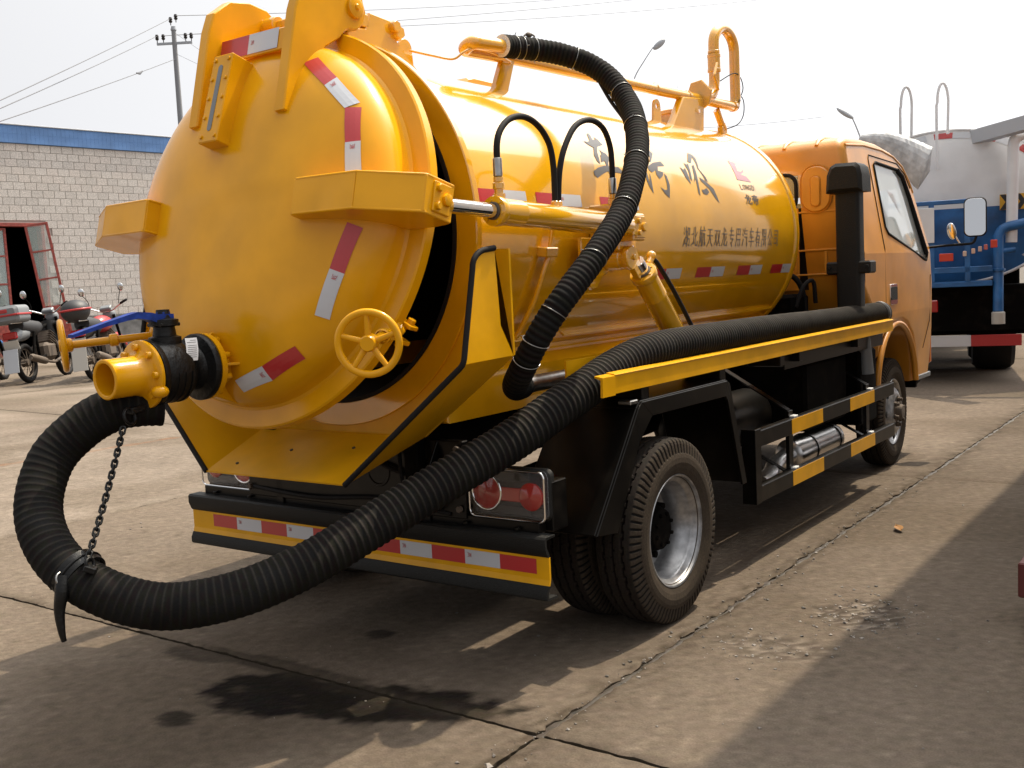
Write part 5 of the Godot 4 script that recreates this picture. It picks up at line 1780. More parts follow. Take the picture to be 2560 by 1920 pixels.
func bumper() -> void:
	var sec := V2([-0.775, 0.533, -0.832, 0.533, -0.838, 0.528, -0.838, 0.498, -0.826, 0.470, -0.820, 0.462, -0.820, 0.380, -0.826, 0.358, -0.836, 0.338, -0.838, 0.332, -0.838, 0.312, -0.832, 0.308, -0.775, 0.308, -0.775, 0.312, -0.830, 0.314, -0.830, 0.335, -0.818, 0.358, -0.812, 0.385, -0.812, 0.460, -0.818, 0.475, -0.830, 0.500, -0.830, 0.527, -0.775, 0.529])
	var mb := MB.new()
	mb.prism(Transform3D(Basis(), Vector3(0, 0, -1.008)), sec, 2.016)
	var bp := put(truck, "rear_bumper", mb, M.dull_black)
	mb = MB.new()
	mb.bx(-0.8215, -0.811, 0.378, 0.462, -1.0084, 1.0084, 0.001)
	mb.prism(Transform3D(Basis(), Vector3(0, 0, -1.0084)), V2([-0.8212, 0.380, -0.8272, 0.358, -0.820, 0.357, -0.812, 0.380]), 2.0168)
	put(bp, "yellow_band", mb, M.frame_yellow)
	for q in [[0.533, 0.464, 0.006], [0.356, 0.309, 0.0]]:
		mb = MB.new()
		if q[0] > 0.5:
			mb.prism(Transform3D(Basis(), Vector3(0, 0, -1.0085)), V2([-0.776, 0.537, -0.834, 0.537, -0.842, 0.530, -0.842, 0.497, -0.830, 0.469, -0.824, 0.462, -0.8195, 0.462, -0.8255, 0.470, -0.8375, 0.498, -0.8375, 0.528, -0.8315, 0.5335, -0.776, 0.5335]), 2.017)
		else:
			mb.prism(Transform3D(Basis(), Vector3(0, 0, -1.0085)), V2([-0.776, 0.304, -0.834, 0.304, -0.842, 0.311, -0.842, 0.333, -0.830, 0.358, -0.8255, 0.3585, -0.8375, 0.332, -0.8375, 0.312, -0.8315, 0.3075, -0.776, 0.3075]), 2.017)
		put(bp, "black_band", mb, M.dull_black)
	var cs := tape_colors()
	mb = MB.new()
	for i in 11:
		var z := -0.86 + 0.1649 * i
		patch(mb, func(s: float, t: float) -> Array: return [Vector3(-0.8226, lerpf(0.396, 0.452, t), z + 0.1649 * s), Vector3(-1, 0, 0)], 1, 1, cs[i % 2])
		if i % 2:
			mb.col = Color(0.40, 0.06, 0.07)
			strokes(mb, "5,5 40,5 22,40 40,60 36,90 5,95; 60,98 60,5 90,95 90,2", 0.10, func(u: float, v: float) -> Array: return [Vector3(-0.8234, 0.424 + 0.016 * v, z + 0.012 + 0.020 * u), Vector3(-1, 0, 0)])
	put(bp, "reflective_tape", mb, M.tape)
	mb = MB.new()
	for s in [1.0, -1.0]:
		mb.bx(-0.80, -0.60, 0.33, 0.72, 0.42 * s - 0.02, 0.42 * s + 0.02, 0.003)
		hexnut(mb, Vector3(-0.80, 0.545, 0.62 * s), Vector3(0, 1, 0), 0.012, 0.01)
		hexnut(mb, Vector3(-0.80, 0.545, 0.86 * s), Vector3(0, 1, 0), 0.012, 0.01)
	put(bp, "bumper_arm", mb, M.black_paint)


func tail_lamp(s: float) -> void:
	var x := -0.748
	var zc := 0.80 * s
	var bs := Transform3D(Basis(Vector3(0, 0, 1), Vector3(0, 1, 0), Vector3(-1, 0, 0)), Vector3(x, 0.668, zc))
	var mb := MB.new()
	mb.prism(bs * T(Vector3(0, 0, -0.035)), rounded(0.178, 0.097, 0.03), 0.037, 0.006)
	var tl := put(truck, "tail_lamp", mb, M.dull_black)
	mb = MB.new()
	mb.prism(bs, rounded(0.172, 0.092, 0.026), 0.006, 0.002)
	put(tl, "reflector_bowl", mb, M.reflector)
	for k in 3:
		mb = MB.new()
		mb.box(bs * T(Vector3([0.0, 0.06, 0.02][k] * s, [0.062, 0.066, -0.064][k], 0.008)), Vector3([0.11, 0.07, 0.15][k], 0.036, 0.010), 0.003)
		put(tl, "facet", mb, M.reflector)
	for q in [[-0.102, 0.0, 0.064], [0.100, -0.006, 0.052]]:
		mb = MB.new()
		var c := bs * Vector3(q[0] * s, q[1], 0.004)
		mb.lathe(along(c, Vector3(-1, 0, 0)), V2([q[2], 0.0, q[2], 0.012, q[2] * 0.75, 0.018, 0.0, 0.022]), 32)
		put(tl, "red_lens", mb, M.lens_red)
		if q[0] < 0.0:
			mb = MB.new()
			mb.torus(along(c + Vector3(-0.012, 0, 0), Vector3(-1, 0, 0)), q[2] + 0.004, 0.005, 32, 8)
			put(tl, "chrome_ring", mb, M.chrome)
	mb = MB.new()
	mb.box(bs * T(Vector3(0.02 * s, -0.004, 0.009)), Vector3(0.18, 0.052, 0.014), 0.004)
	put(tl, "red_lens", mb, M.lens_red)
	mb = MB.new()
	mb.prism(bs * T(Vector3(0, 0, 0.030)), rounded(0.172, 0.092, 0.026), 0.003, 0.0)
	put(tl, "clear_cover", mb, M.clear_lens)
	mb = MB.new()
	var rp := PackedVector3Array()
	for p in rounded(0.173, 0.093, 0.026):
		rp.append(bs * Vector3(p.x, p.y, 0.032))
	mb.tube(rp, 0.004, 8, false, null, true)
	put(tl, "lens_rim", mb, M.chrome)


func rounded(w: float, h: float, r: float) -> PackedVector2Array:
	var p := PackedVector2Array()
	for q in [[w - r, h - r, 0], [-w + r, h - r, 1], [-w + r, -h + r, 2], [w - r, -h + r, 3]]:
		for i in 6:
			var a: float = PI * 0.5 * (q[2] + i / 5.0)
			p.append(Vector2(q[0] + r * cos(a), q[1] + r * sin(a)))
	return p


# ------------------------------------------------------------------ cab
func cab_w(y: float) -> float:
	return 0.955 - 0.115 * clampf((y - 1.52) / 0.70, 0.0, 1.2) - 0.03 * clampf((1.1 - y) / 0.6, 0.0, 1.0)


func build_cab() -> void:
	var sil := V2([2.96, 1.30, 2.955, 2.06, 2.965, 2.20, 3.00, 2.255, 3.08, 2.285, 3.4, 2.30, 3.75, 2.295, 4.05, 2.262, 4.27, 2.20, 4.40, 2.10, 4.46, 2.01, 4.655, 1.56, 4.69, 1.30, 4.695, 0.95, 4.67, 0.70, 4.62, 0.56, 4.26, 0.56, 4.235, 0.70, 4.19, 0.80, 4.11, 0.905, 3.99, 0.985, 3.85, 1.02, 3.66, 1.02, 3.50, 0.975, 3.38, 0.90, 3.30, 0.80, 3.24, 1.02])
	# the back bottom is cut to the wheel arch
	var k := sil.size()
	if Geometry2D.is_polygon_clockwise(sil):
		sil.reverse()
	# outward normals of the outline
	var vn := PackedVector2Array()
	for i in k:
		var e0 := (sil[i] - sil[(i + k - 1) % k]).normalized()
		var e1 := (sil[(i + 1) % k] - sil[i]).normalized()
		vn.append((Vector2(e0.y, -e0.x) + Vector2(e1.y, -e1.x)).normalized())
	var mb := MB.new()
	var r := 0.055
	var layers := []
	for i in 7:
		var a := PI * 0.5 * i / 6.0
		layers.append([r * (1.0 - cos(a)), r * (1.0 - sin(a)), sin(a), cos(a)])
	var P := func(i: int, L: int, s: float) -> Vector3:
		var q = sil[i] - vn[i] * layers[L][0]
		return Vector3(q.x, q.y, s * (cab_w(q.y) - layers[L][1]))
	var NN := func(i: int, L: int, s: float) -> Vector3:
		return Vector3(vn[i].x * layers[L][3], vn[i].y * layers[L][3], s * (layers[L][2] + 0.0001)).normalized()
	var screen := func(i: int) -> bool:
		var m := (sil[i] + sil[(i + 1) % k]) * 0.5
		return m.x > 4.44 and m.y > 1.57 and m.y < 2.0
	for i in k:
		var i2 := (i + 1) % k
		for s in [1.0, -1.0]:
			for L in 6:
				mb.tri(P.call(i, L, s), P.call(i2, L, s), P.call(i2, L + 1, s), NN.call(i, L, s), NN.call(i2, L, s), NN.call(i2, L + 1, s))
				mb.tri(P.call(i, L, s), P.call(i2, L + 1, s), P.call(i, L + 1, s), NN.call(i, L, s), NN.call(i2, L + 1, s), NN.call(i, L + 1, s))
		# band across the cab, 16 strips; the windscreen and rear window are left open
		var n2 := Vector3((vn[i].x + vn[i2].x) * 0.5, (vn[i].y + vn[i2].y) * 0.5, 0).normalized()
		for j in 24:
			var t0 := j / 24.0; var t1 := (j + 1) / 24.0
			if screen.call(i) and j >= 1 and j <= 22: continue
			var rearw := sil[i].x < 2.962 and sil[i2].x < 2.962
			var A: Vector3 = P.call(i, 0, -1.0).lerp(P.call(i, 0, 1.0), t0); var B: Vector3 = P.call(i, 0, -1.0).lerp(P.call(i, 0, 1.0), t1)
			var C: Vector3 = P.call(i2, 0, -1.0).lerp(P.call(i2, 0, 1.0), t1); var D: Vector3 = P.call(i2, 0, -1.0).lerp(P.call(i2, 0, 1.0), t0)
			if rearw and j >= 4 and j <= 19:
				# leave y 1.72 .. 2.02 open for the rear window
				var lo := minf(A.y, D.y); var hi := maxf(A.y, D.y)
				for pr in [[lo, 1.84], [2.055, hi]]:
					var a1 := Vector3(A.x, pr[0], A.z); var b1 := Vector3(A.x, pr[0], B.z)
					mb.quad(a1, b1, Vector3(A.x, pr[1], B.z), Vector3(A.x, pr[1], A.z), Vector3(-1, 0, 0))
				continue
			var na := Vector3(vn[i].x, vn[i].y, 0); var nd := Vector3(vn[i2].x, vn[i2].y, 0)
			mb.tri(A, B, C, na, na, nd)
			mb.tri(A, C, D, na, nd, nd)
	# side skins with a window opening
	var ins := PackedVector2Array()
	for i in k: ins.append(sil[i] - vn[i] * r)
	var win := V2([3.545, 2.125, 3.60, 2.148, 4.10, 2.125, 4.20, 2.085, 4.30, 1.93, 4.515, 1.50, 4.49, 1.462, 4.44, 1.468, 3.60, 1.655, 3.555, 1.70])
	var lower := Geometry2D.intersect_polygons(ins, V2([2.0, 0.0, 6.0, 0.0, 6.0, 1.45, 2.0, 1.45]))
	var pieces: Array = lower
	for q in [[2.0, 3.9], [3.9, 6.0]]:
		for up in Geometry2D.intersect_polygons(ins, V2([q[0], 1.45, q[1], 1.45, q[1], 4.0, q[0], 4.0])):
			for w in Geometry2D.clip_polygons(up, win):
				pieces.append(w)
	for s in [1.0, -1.0]:
		for poly in pieces:
			# cut in strips so that the tumblehome bends cleanly
			for y in [[0.0, 1.10], [1.10, 1.52], [1.52, 4.0]]:
				for cut in Geometry2D.intersect_polygons(poly, V2([2.0, y[0], 6.0, y[0], 6.0, y[1], 2.0, y[1]])):
					var idx := Geometry2D.triangulate_polygon(cut)
					for t in range(0, idx.size(), 3):
						var a: Vector2 = cut[idx[t]]; var b: Vector2 = cut[idx[t + 1]]; var c: Vector2 = cut[idx[t + 2]]
						mb.flat(Vector3(a.x, a.y, s * cab_w(a.y)), Vector3(b.x, b.y, s * cab_w(b.y)), Vector3(c.x, c.y, s * cab_w(c.y)), Vector3(0, 0, s))
	var cab := put(truck, "cab", mb, M.cab_paint, "orange yellow cab with a ribbed roof")
	# roof ribs
	for z in [-0.66, -0.44, -0.22, 0.0, 0.22, 0.44, 0.66]:
		mb = MB.new()
		mb.tube(V3([2.985, 2.235, z, 3.03, 2.262, z, 3.10, 2.282, z, 3.4, 2.297, z, 3.75, 2.292, z, 4.0, 2.262, z]), PackedFloat32Array([0.012, 0.022, 0.025, 0.025, 0.024, 0.008]), 12)
		put(cab, "roof_rib", mb, M.cab_paint)
	# back panel pressings
	for q in [[0.665, 1.955, 0.105, 0.155, 0.02], [0.15, 1.955, 0.02, 0.15, 0.012]]:
		mb = MB.new()
		mb.prism(Transform3D(Basis(Vector3(0, 0, 1), Vector3(0, 1, 0), Vector3(-1, 0, 0)), Vector3(2.957, q[1], q[0])), rounded(q[2], q[3], q[2] * 0.95), q[4], q[4] * 0.7)
		put(cab, "pressing", mb, M.cab_paint)
	mb = MB.new()
	mb.prism(Transform3D(Basis(Vector3(0, 0, 1), Vector3(0, 1, 0), Vector3(-1, 0, 0)), Vector3(2.940, 1.94, 0.665)), rounded(0.035, 0.10, 0.03), 0.012, 0.008)
	for y in [1.81, 1.56, 1.40]:
		mb.bx(2.948, 2.957, y - 0.006, y + 0.006, -0.85, 0.85, 0.002)
	for z in [0.52, 0.72, -0.52]:
		mb.bx(2.948, 2.957, 1.41, 1.55, z - 0.01, z + 0.01, 0.002)
	put(cab, "pressing", mb, M.cab_paint)
	# rear window with rubber frame
	mb = MB.new()
	mb.bx(2.952, 2.957, 1.84, 2.055, -0.62, 0.62, 0.0)
	put(cab, "rear_window", mb, M.glass)
	mb = MB.new()
	var fr := PackedVector3Array()
	for p in rounded(0.60, 0.118, 0.07):
		fr.append(Vector3(2.951, 1.945 + p.y, p.x - 0.07))
	mb.tube(fr, 0.013, 10, false, null, true)
	put(cab, "window_rubber", mb, M.rubber)
	# windscreen
	mb = MB.new()
	mb.quad(Vector3(4.452, 2.02, -0.80), Vector3(4.452, 2.02, 0.80), Vector3(4.645, 1.56, 0.87), Vector3(4.645, 1.56, -0.87), Vector3(1, 0.3, 0))
	put(cab, "windscreen", mb, M.glass)
	for s in [1.0, -1.0]:
		# door outline, glass, rubber, handle, mouldings
		mb = MB.new()
		var seam := V2([3.455, 1.05, 3.455, 1.55, 3.448, 2.16, 3.47, 2.19, 4.12, 2.17, 4.28, 2.10, 4.36, 2.0])
		var path := PackedVector3Array()
		for q in seam: path.append(Vector3(q.x, q.y, s * (cab_w(q.y) + 0.0005)))
		mb.tube(path, 0.0045, 6)
		mb.tube(PackedVector3Array([Vector3(4.60, 1.35, s * (cab_w(1.35) + 0.0005)), Vector3(4.58, 1.0, s * (cab_w(1.0) + 0.0005)), Vector3(4.42, 0.80, s * (cab_w(0.8) + 0.0005))]), 0.0035, 6)
		var dr := put(cab, "door_seam", mb, M.dark_inside)
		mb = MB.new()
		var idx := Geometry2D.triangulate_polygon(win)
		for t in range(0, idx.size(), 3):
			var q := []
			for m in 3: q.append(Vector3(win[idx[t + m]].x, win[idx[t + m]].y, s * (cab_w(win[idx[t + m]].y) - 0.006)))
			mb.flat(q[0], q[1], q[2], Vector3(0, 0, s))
		put(cab, "door_glass", mb, M.pale_sheen_glass)
		mb = MB.new()
		var rim := PackedVector3Array()
		for q in win: rim.append(Vector3(q.x, q.y, s * (cab_w(q.y) - 0.001)))
		mb.tube(rim, 0.011, 8, false, null, true)
		# thick rubber along the front edge
		mb.tube(V3([4.10, 2.118, s * cab_w(2.118), 4.19, 2.08, s * cab_w(2.08), 4.285, 1.93, s * cab_w(1.93), 4.49, 1.51, s * cab_w(1.51)]), 0.020, 10)
		put(cab, "window_rubber", mb, M.rubber)
		mb = MB.new()
		mb.prism(Transform3D(Basis(Vector3(1, 0, 0), Vector3(0, 1, 0), Vector3(0, 0, 1)), Vector3(3.63, 1.235, s * (cab_w(1.235) - 0.006))), rounded(0.082, 0.072, 0.02), 0.012 * s, 0.003)
		var hd := put(cab, "door_handle", mb, M.chrome)
		mb = MB.new()
		mb.prism(Transform3D(Basis(Vector3(1, 0, 0), Vector3(0, 1, 0), Vector3(0, 0, 1)), Vector3(3.63, 1.242, s * (cab_w(1.235) + 0.004))), rounded(0.070, 0.046, 0.014), 0.005 * s, 0.001)
		put(hd, "grip", mb, M.dull_black)
		# drip rail over the door
		mb = MB.new()
		var dp := PackedVector3Array()
		for q in [[3.02, 2.225], [3.4, 2.25], [3.8, 2.243], [4.06, 2.215], [4.25, 2.155], [4.37, 2.05], [4.42, 1.97]]:
			dp.append(Vector3(q[0], q[1], s * (cab_w(q[1]) - 0.004)))
		mb.tube(dp, 0.011, 8)
		put(cab, "drip_rail", mb, M.cab_paint)
		# wheel arch lip and step
		mb = MB.new()
		var ap := PackedVector3Array()
		for i in range(0, 13):
			var a := deg_to_rad(lerpf(180.0, 3.0, i / 12.0))
			ap.append(Vector3(3.765 + 0.475 * cos(a), 0.55 + 0.475 * sin(a), s * (cab_w(0.9) - 0.01)))
		mb.tube(spline(ap, 0.03), 0.022, 10)
		put(cab, "arch_lip", mb, M.cab_paint)
		mb = MB.new()
		mb.bx(4.28, 4.64, 0.565, 0.60, minf(s * 0.90, s * 0.94), maxf(s * 0.90, s * 0.94), 0.004)
		put(cab, "sill_trim", mb, M.grey_plastic)
		mb = MB.new()
		mb.bx(4.64, 4.70, 0.66, 0.97, minf(s * 0.86, s * 0.935), maxf(s * 0.86, s * 0.935), 0.02)
		put(cab, "corner_lamp", mb, M.lens_amber)
		# mirrors on a bent arm
		mb = MB.new()
		mb.tube(bend(V3([4.60, 1.555, 0.93 * s, 4.70, 1.565, 1.06 * s, 4.86, 1.57, 1.215 * s, 4.875, 1.64, 1.235 * s, 4.875, 1.90, 1.235 * s]), 0.05, 5), 0.010, 10)
		var ma := put(cab, "mirror_arm", mb, M.rubber)
		var mf := Transform3D(Basis.from_euler(Vector3(0, 0.18 * s, 0)), Vector3(4.862, 1.772, 1.225 * s))
		var face := Basis(Vector3(0, 0, 1), Vector3(0, 1, 0), Vector3(-1, 0, 0))
		mb = MB.new()
		mb.prism(mf * Transform3D(face, Vector3(0.045, 0, 0)), rounded(0.082, 0.150, 0.045), 0.05, 0.012)
		put(ma, "mirror_back", mb, M.rubber)
		mb = MB.new()
		mb.prism(mf * Transform3D(face, Vector3(-0.0045, 0, 0)), rounded(0.074, 0.141, 0.04), 0.003, 0.001)
		put(ma, "mirror_face", mb, M.mirror)
		mb = MB.new()
		mb.sphere(Vector3(4.765, 1.672, 1.075 * s), Vector3(0.015, 0.066, 0.045), 20, 12, Basis.from_euler(Vector3(0, -0.55 * s, 0.2)))
		put(ma, "round_mirror", mb, M.mirror)
		mb = MB.new()
		mb.rod(Vector3(4.80, 1.57, 1.13 * s), Vector3(4.785, 1.66, 1.085 * s), 0.006, 8)
		put(ma, "stalk", mb, M.chrome)
	# inside: floor, seats, dash, wheel
	mb = MB.new()
	mb.bx(3.0, 4.62, 1.04, 1.10, -0.85, 0.85, 0.01)
	mb.bx(4.40, 4.63, 1.10, 1.50, -0.84, 0.84, 0.05)
	for z in [-0.45, 0.45]:
		mb.bx(3.35, 3.85, 1.10, 1.32, z - 0.28, z + 0.28, 0.05)
		mb.box(Transform3D(Basis.from_euler(Vector3(0, 0, 0.2)), Vector3(3.32, 1.58, z)), Vector3(0.14, 0.62, 0.5), 0.05)
	mb.torus(along(Vector3(4.20, 1.56, -0.45), Vector3(-0.5, 0.85, 0)), 0.20, 0.014, 36, 8)
	put(cab, "cab_inside", mb, M.seat_vinyl)
	# underside and frame under the cab
	mb = MB.new()
	mb.bx(3.05, 4.5, 0.75, 1.0, -0.36, 0.36, 0.03)
	mb.bx(4.45, 4.66, 0.50, 0.62, -0.86, 0.86, 0.02)
	for s in [1.0, -1.0]:
		mb.bx(3.10, 4.60, 0.42, 1.03, minf(0.58 * s, 0.60 * s), maxf(0.58 * s, 0.60 * s), 0.004)
		mb.bx(4.36, 4.40, 0.50, 1.0, minf(0.60 * s, 0.90 * s), maxf(0.60 * s, 0.90 * s), 0.004)
	put(cab, "engine_box", mb, M.chassis_black)
	mb = MB.new()
	mb.bx(2.62, 2.90, 0.92, 1.28, -0.55, 0.62, 0.02)
	mb.rod(Vector3(2.80, 1.05, -0.6), Vector3(2.80, 1.05, 0.75), 0.10, 24)
	put(truck, "pump_set", mb, M.chassis_black)
	mb = MB.new()
	mb.tube(spline(V3([2.70,1.25,0.50, 2.72,1.36,0.52, 2.78,1.40,0.55, 2.82,1.32,0.60, 2.84,1.15,0.62]), 0.02), 0.018, 10)
	mb.tube(spline(V3([2.66,1.20,0.62, 2.70,1.33,0.66, 2.76,1.36,0.70, 2.80,1.22,0.70]), 0.02), 0.014, 10)
	put(truck, "pump_hoses", mb, M.rubber)
	# air intake snorkel behind the cab
	mb = MB.new()
	mb.prism(Transform3D(Basis(Vector3(1, 0, 0), Vector3(0, 0, 1), Vector3(0, -1, 0)), Vector3(2.845, 1.93, 0.915)), rounded(0.06, 0.076, 0.025), 0.78, 0.004, 0.8)
	var sk := put(truck, "air_intake", mb, M.dull_black, "dark grey air intake duct with a hooded top")
	mb = MB.new()
	var cap := V2([-0.115, 0.0, 0.115, 0.0, 0.112, 0.10, 0.10, 0.155, 0.075, 0.178, -0.05, 0.182, -0.085, 0.165, -0.108, 0.11])
	mb.prism(Transform3D(Basis(Vector3(0, 0, 1), Vector3(0, 1, 0), Vector3(-1, 0, 0)), Vector3(2.955, 1.905, 0.910)), cap, 0.215, 0.022, 0.7)
	put(sk, "hood", mb, M.dull_black)
	mb = MB.new()
	mb.bx(2.79, 2.92, 1.395, 1.475, 0.775, 1.055, 0.01)
	for z in [0.795, 1.035]:
		hexnut(mb, Vector3(2.79, 1.44, z), Vector3(-1, 0, 0), 0.013, 0.01)
	put(sk, "strap", mb, M.dull_black)
	mb = MB.new()
	mb.lathe(T(Vector3(2.85, 1.10, 0.915)), V2([0.05, 0, 0.062, 0.005, 0.05, 0.02, 0.062, 0.035, 0.05, 0.05, 0.055, 0.06]), 24)
	put(sk, "bellows", mb, M.rubber)


# ------------------------------------------------------------------ the big suction hose, its clamp and chain
func build_hose() -> void:
	var ctl := V3([3.30,1.118,0.955, 2.9,1.119,0.955, 2.4,1.121,0.955, 1.9,1.126,0.955, 1.5,1.132,0.957, 1.1,1.136,0.960, 0.72,1.137,0.965, 0.34,1.136,0.965, 0.10,1.130,0.963, -0.05,1.112,0.953, -0.22,1.072,0.935, -0.40,1.020,0.925, -0.58,0.958,0.895, -0.78,0.868,0.835, -1.055,0.757,0.725, -1.327,0.646,0.625, -1.566,0.555,0.535, -1.771,0.503,0.430, -1.940,0.500,0.295, -2.050,0.565,0.140, -2.085,0.663,-0.020, -2.050,0.790,-0.150, -1.965,0.935,-0.195, -1.865,1.035,-0.155, -1.785,1.085,-0.095, -1.715,1.095,-0.045, -1.65,1.09,-0.01])
	var base := spline(ctl, 0.0026)
	var pts := PackedVector3Array(); var rad := PackedFloat32Array()
	var mb := MB.new()
	# spiral ribbed surface
	var sides := 40
	var s := 0.0
	var ref := Vector3(0, 1, 0)
	var prev := []; var prev_c := []; var prev_n := []
	for i in base.size():
		if i: s += base[i].distance_to(base[i - 1])
		var t := (base[mini(i + 1, base.size() - 1)] - base[maxi(i - 1, 0)]).normalized()
		ref = (ref - t * ref.dot(t)).normalized()
		var bi := t.cross(ref)
		var ring := []; var cr := []; var nr := []
		for j in sides:
			var a := TAU * j / sides
			var ph := (s + 0.006 * nf.get_noise_1d(s * 0.25)) / 0.0255 * TAU + a
			var w := pow(0.5 + 0.5 * sin(ph), 1.6)
			var dw := 0.0025 * 1.6 * pow(0.5 + 0.5 * sin(ph), 0.6) * 0.5 * cos(ph) * TAU / 0.0255
			var d := ref * cos(a) + bi * sin(a)
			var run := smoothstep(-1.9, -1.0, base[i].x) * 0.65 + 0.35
			var r0 := (0.0738 + 0.0046 * w * run) * (1.0 + 0.012 * nf.get_noise_1d(s * 0.35) + 0.006 * nf.get_noise_2d(s * 0.9, a * 0.4))
			ring.append(base[i] + d * r0)
			nr.append((d - t * dw * 1.6 * run).normalized())
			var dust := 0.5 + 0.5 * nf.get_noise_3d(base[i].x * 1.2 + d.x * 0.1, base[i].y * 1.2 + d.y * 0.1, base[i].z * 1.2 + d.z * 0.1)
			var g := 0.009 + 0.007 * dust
			var c := Color(g, g * 0.95, g * 0.88).lerp(Color(0.16, 0.138, 0.115), run * pow(w, 4.0) * (0.2 + 0.6 * dust) * clampf(0.40 + d.y * 0.6, 0.08, 1.0))  # dusty crests; sunlit highlights painted in on the upper side, fading in the loop
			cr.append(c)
		if i:
			for j in sides:
				var j2 := (j + 1) % sides
				mb.tri(prev[j], prev[j2], ring[j2], prev_n[j], prev_n[j2], nr[j2], prev_c[j], prev_c[j2], cr[j2])
				mb.tri(prev[j], ring[j2], ring[j], prev_n[j], nr[j2], nr[j], prev_c[j], cr[j2], cr[j])
		if i == 0 or i == base.size() - 1:
			for j in sides:
				var m := -t if i == 0 else t
				mb.tri(base[i], ring[j], ring[(j + 1) % sides], m, m, m, cr[j], cr[j], cr[j])
		prev = ring; prev_c = cr; prev_n = nr
	var hose := Node3D.new()
	hose.name = numbered("suction_hose")
	add_child(hose)
	tag(hose, "thick black ribbed suction hose lying in the yellow rack and looping low behind the truck", "hose")
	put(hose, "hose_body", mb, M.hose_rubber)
	# end cuff on the rack
	mb = MB.new()
	mb.lathe(along(Vector3(3.22, 1.118, 0.955), Vector3(1, 0, 0)), V2([0.076, 0.0, 0.081, 0.004, 0.082, 0.09, 0.076, 0.10, 0.0, 0.10]), 40)
	put(hose, "end_cuff", mb, M.rubber)
	mb = MB.new()
	mb.torus(along(Vector3(3.265, 1.118, 0.955), Vector3(1, 0, 0)), 0.082, 0.003, 32, 6)
	put(hose, "wire_tie", mb, M.steel)
	# band clamp with a hanging horn lever
	var at := Vector3(-2.064, 0.603, 0.075)
	var dir := (Vector3(-2.085, 0.663, -0.020) - Vector3(-2.050, 0.565, 0.140)).normalized()
	var f := along(at, dir)
	mb = MB.new()
	mb.lathe(f, V2([0.076, -0.026, 0.0830, -0.024, 0.0830, 0.024, 0.076, 0.026]), 48)
	mb.torus(f, 0.084, 0.004, 48, 8)
	var cl := put(hose, "band_clamp", mb, M.cast_black)
	mb = MB.new()
	var hp := spline(V3([-2.130,0.618,0.100, -2.147,0.575,0.112, -2.157,0.52,0.108, -2.160,0.46,0.114, -2.156,0.425,0.116]), 0.006)
	var hr := PackedFloat32Array()
	for i in hp.size():
		var t := float(i) / (hp.size() - 1)
		hr.append(lerpf(0.023, 0.0075, pow(t, 1.3)))
	mb.tube(hp, hr, 14)
	put(cl, "horn_lever", mb, M.cast_black)
	mb = MB.new()
	mb.torus(along(Vector3(-2.135, 0.612, 0.103), Vector3(0.2, 0.4, 1)), 0.022, 0.004, 20, 6)
	put(cl, "wire_ring", mb, M.steel)
	# chain from the valve to the clamp
	var a := Vector3(-1.835, 1.035, 0.03); var b := Vector3(-2.085, 0.668, 0.165)
	var cpts := PackedVector3Array()
	for i in 41:
		var t := i / 40.0
		cpts.append(a.lerp(b, t) - Vector3(0, 0.012 * 4 * t * (1 - t), 0))
	var ev := spline(cpts, 0.0200)
	var chain := Node3D.new()
	chain.name = numbered("chain")
	add_child(chain)
	tag(chain, "black steel link chain hanging from the ball valve to the hose clamp", "chain")
	var lk := MB.new()
	var lp := PackedVector3Array()
	for i in 10:
		var t := PI * i / 9.0
		lp.append(Vector3(0.0076 * cos(t), 0.0070 + 0.0076 * sin(t), 0))
	for i in 10:
		var t := PI + PI * i / 9.0
		lp.append(Vector3(0.0076 * cos(t), -0.0070 + 0.0076 * sin(t), 0))
	lk.tube(lp, 0.0037, 10, false, null, true)
	var first: MeshInstance3D = null
	for i in ev.size() - 1:
		var d := ev[i + 1] - ev[i]
		if d.length() < 0.006: continue
		var fr := along((ev[i] + ev[i + 1]) * 0.5, d)
		fr.basis = fr.basis * Basis(Vector3.UP, 0.65 + (PI * 0.5 if i % 2 else 0.0) + rng.randf_range(-0.15, 0.15))
		if first == null:
			first = put(chain, "link", lk, M.cast_black); first.transform = fr
		else:
			again(chain, first, fr, "link")
	mb = MB.new()
	mb.torus(along(b + Vector3(0.004, -0.012, 0.006), Vector3(0.3, 0.2, 1)), 0.016, 0.006, 24, 8)
	mb.bar(b + Vector3(-0.012, -0.02, 0.0), b + Vector3(0.012, -0.035, 0.025), 0.03, 0.02)
	put(chain, "shackle", mb, M.cast_black)


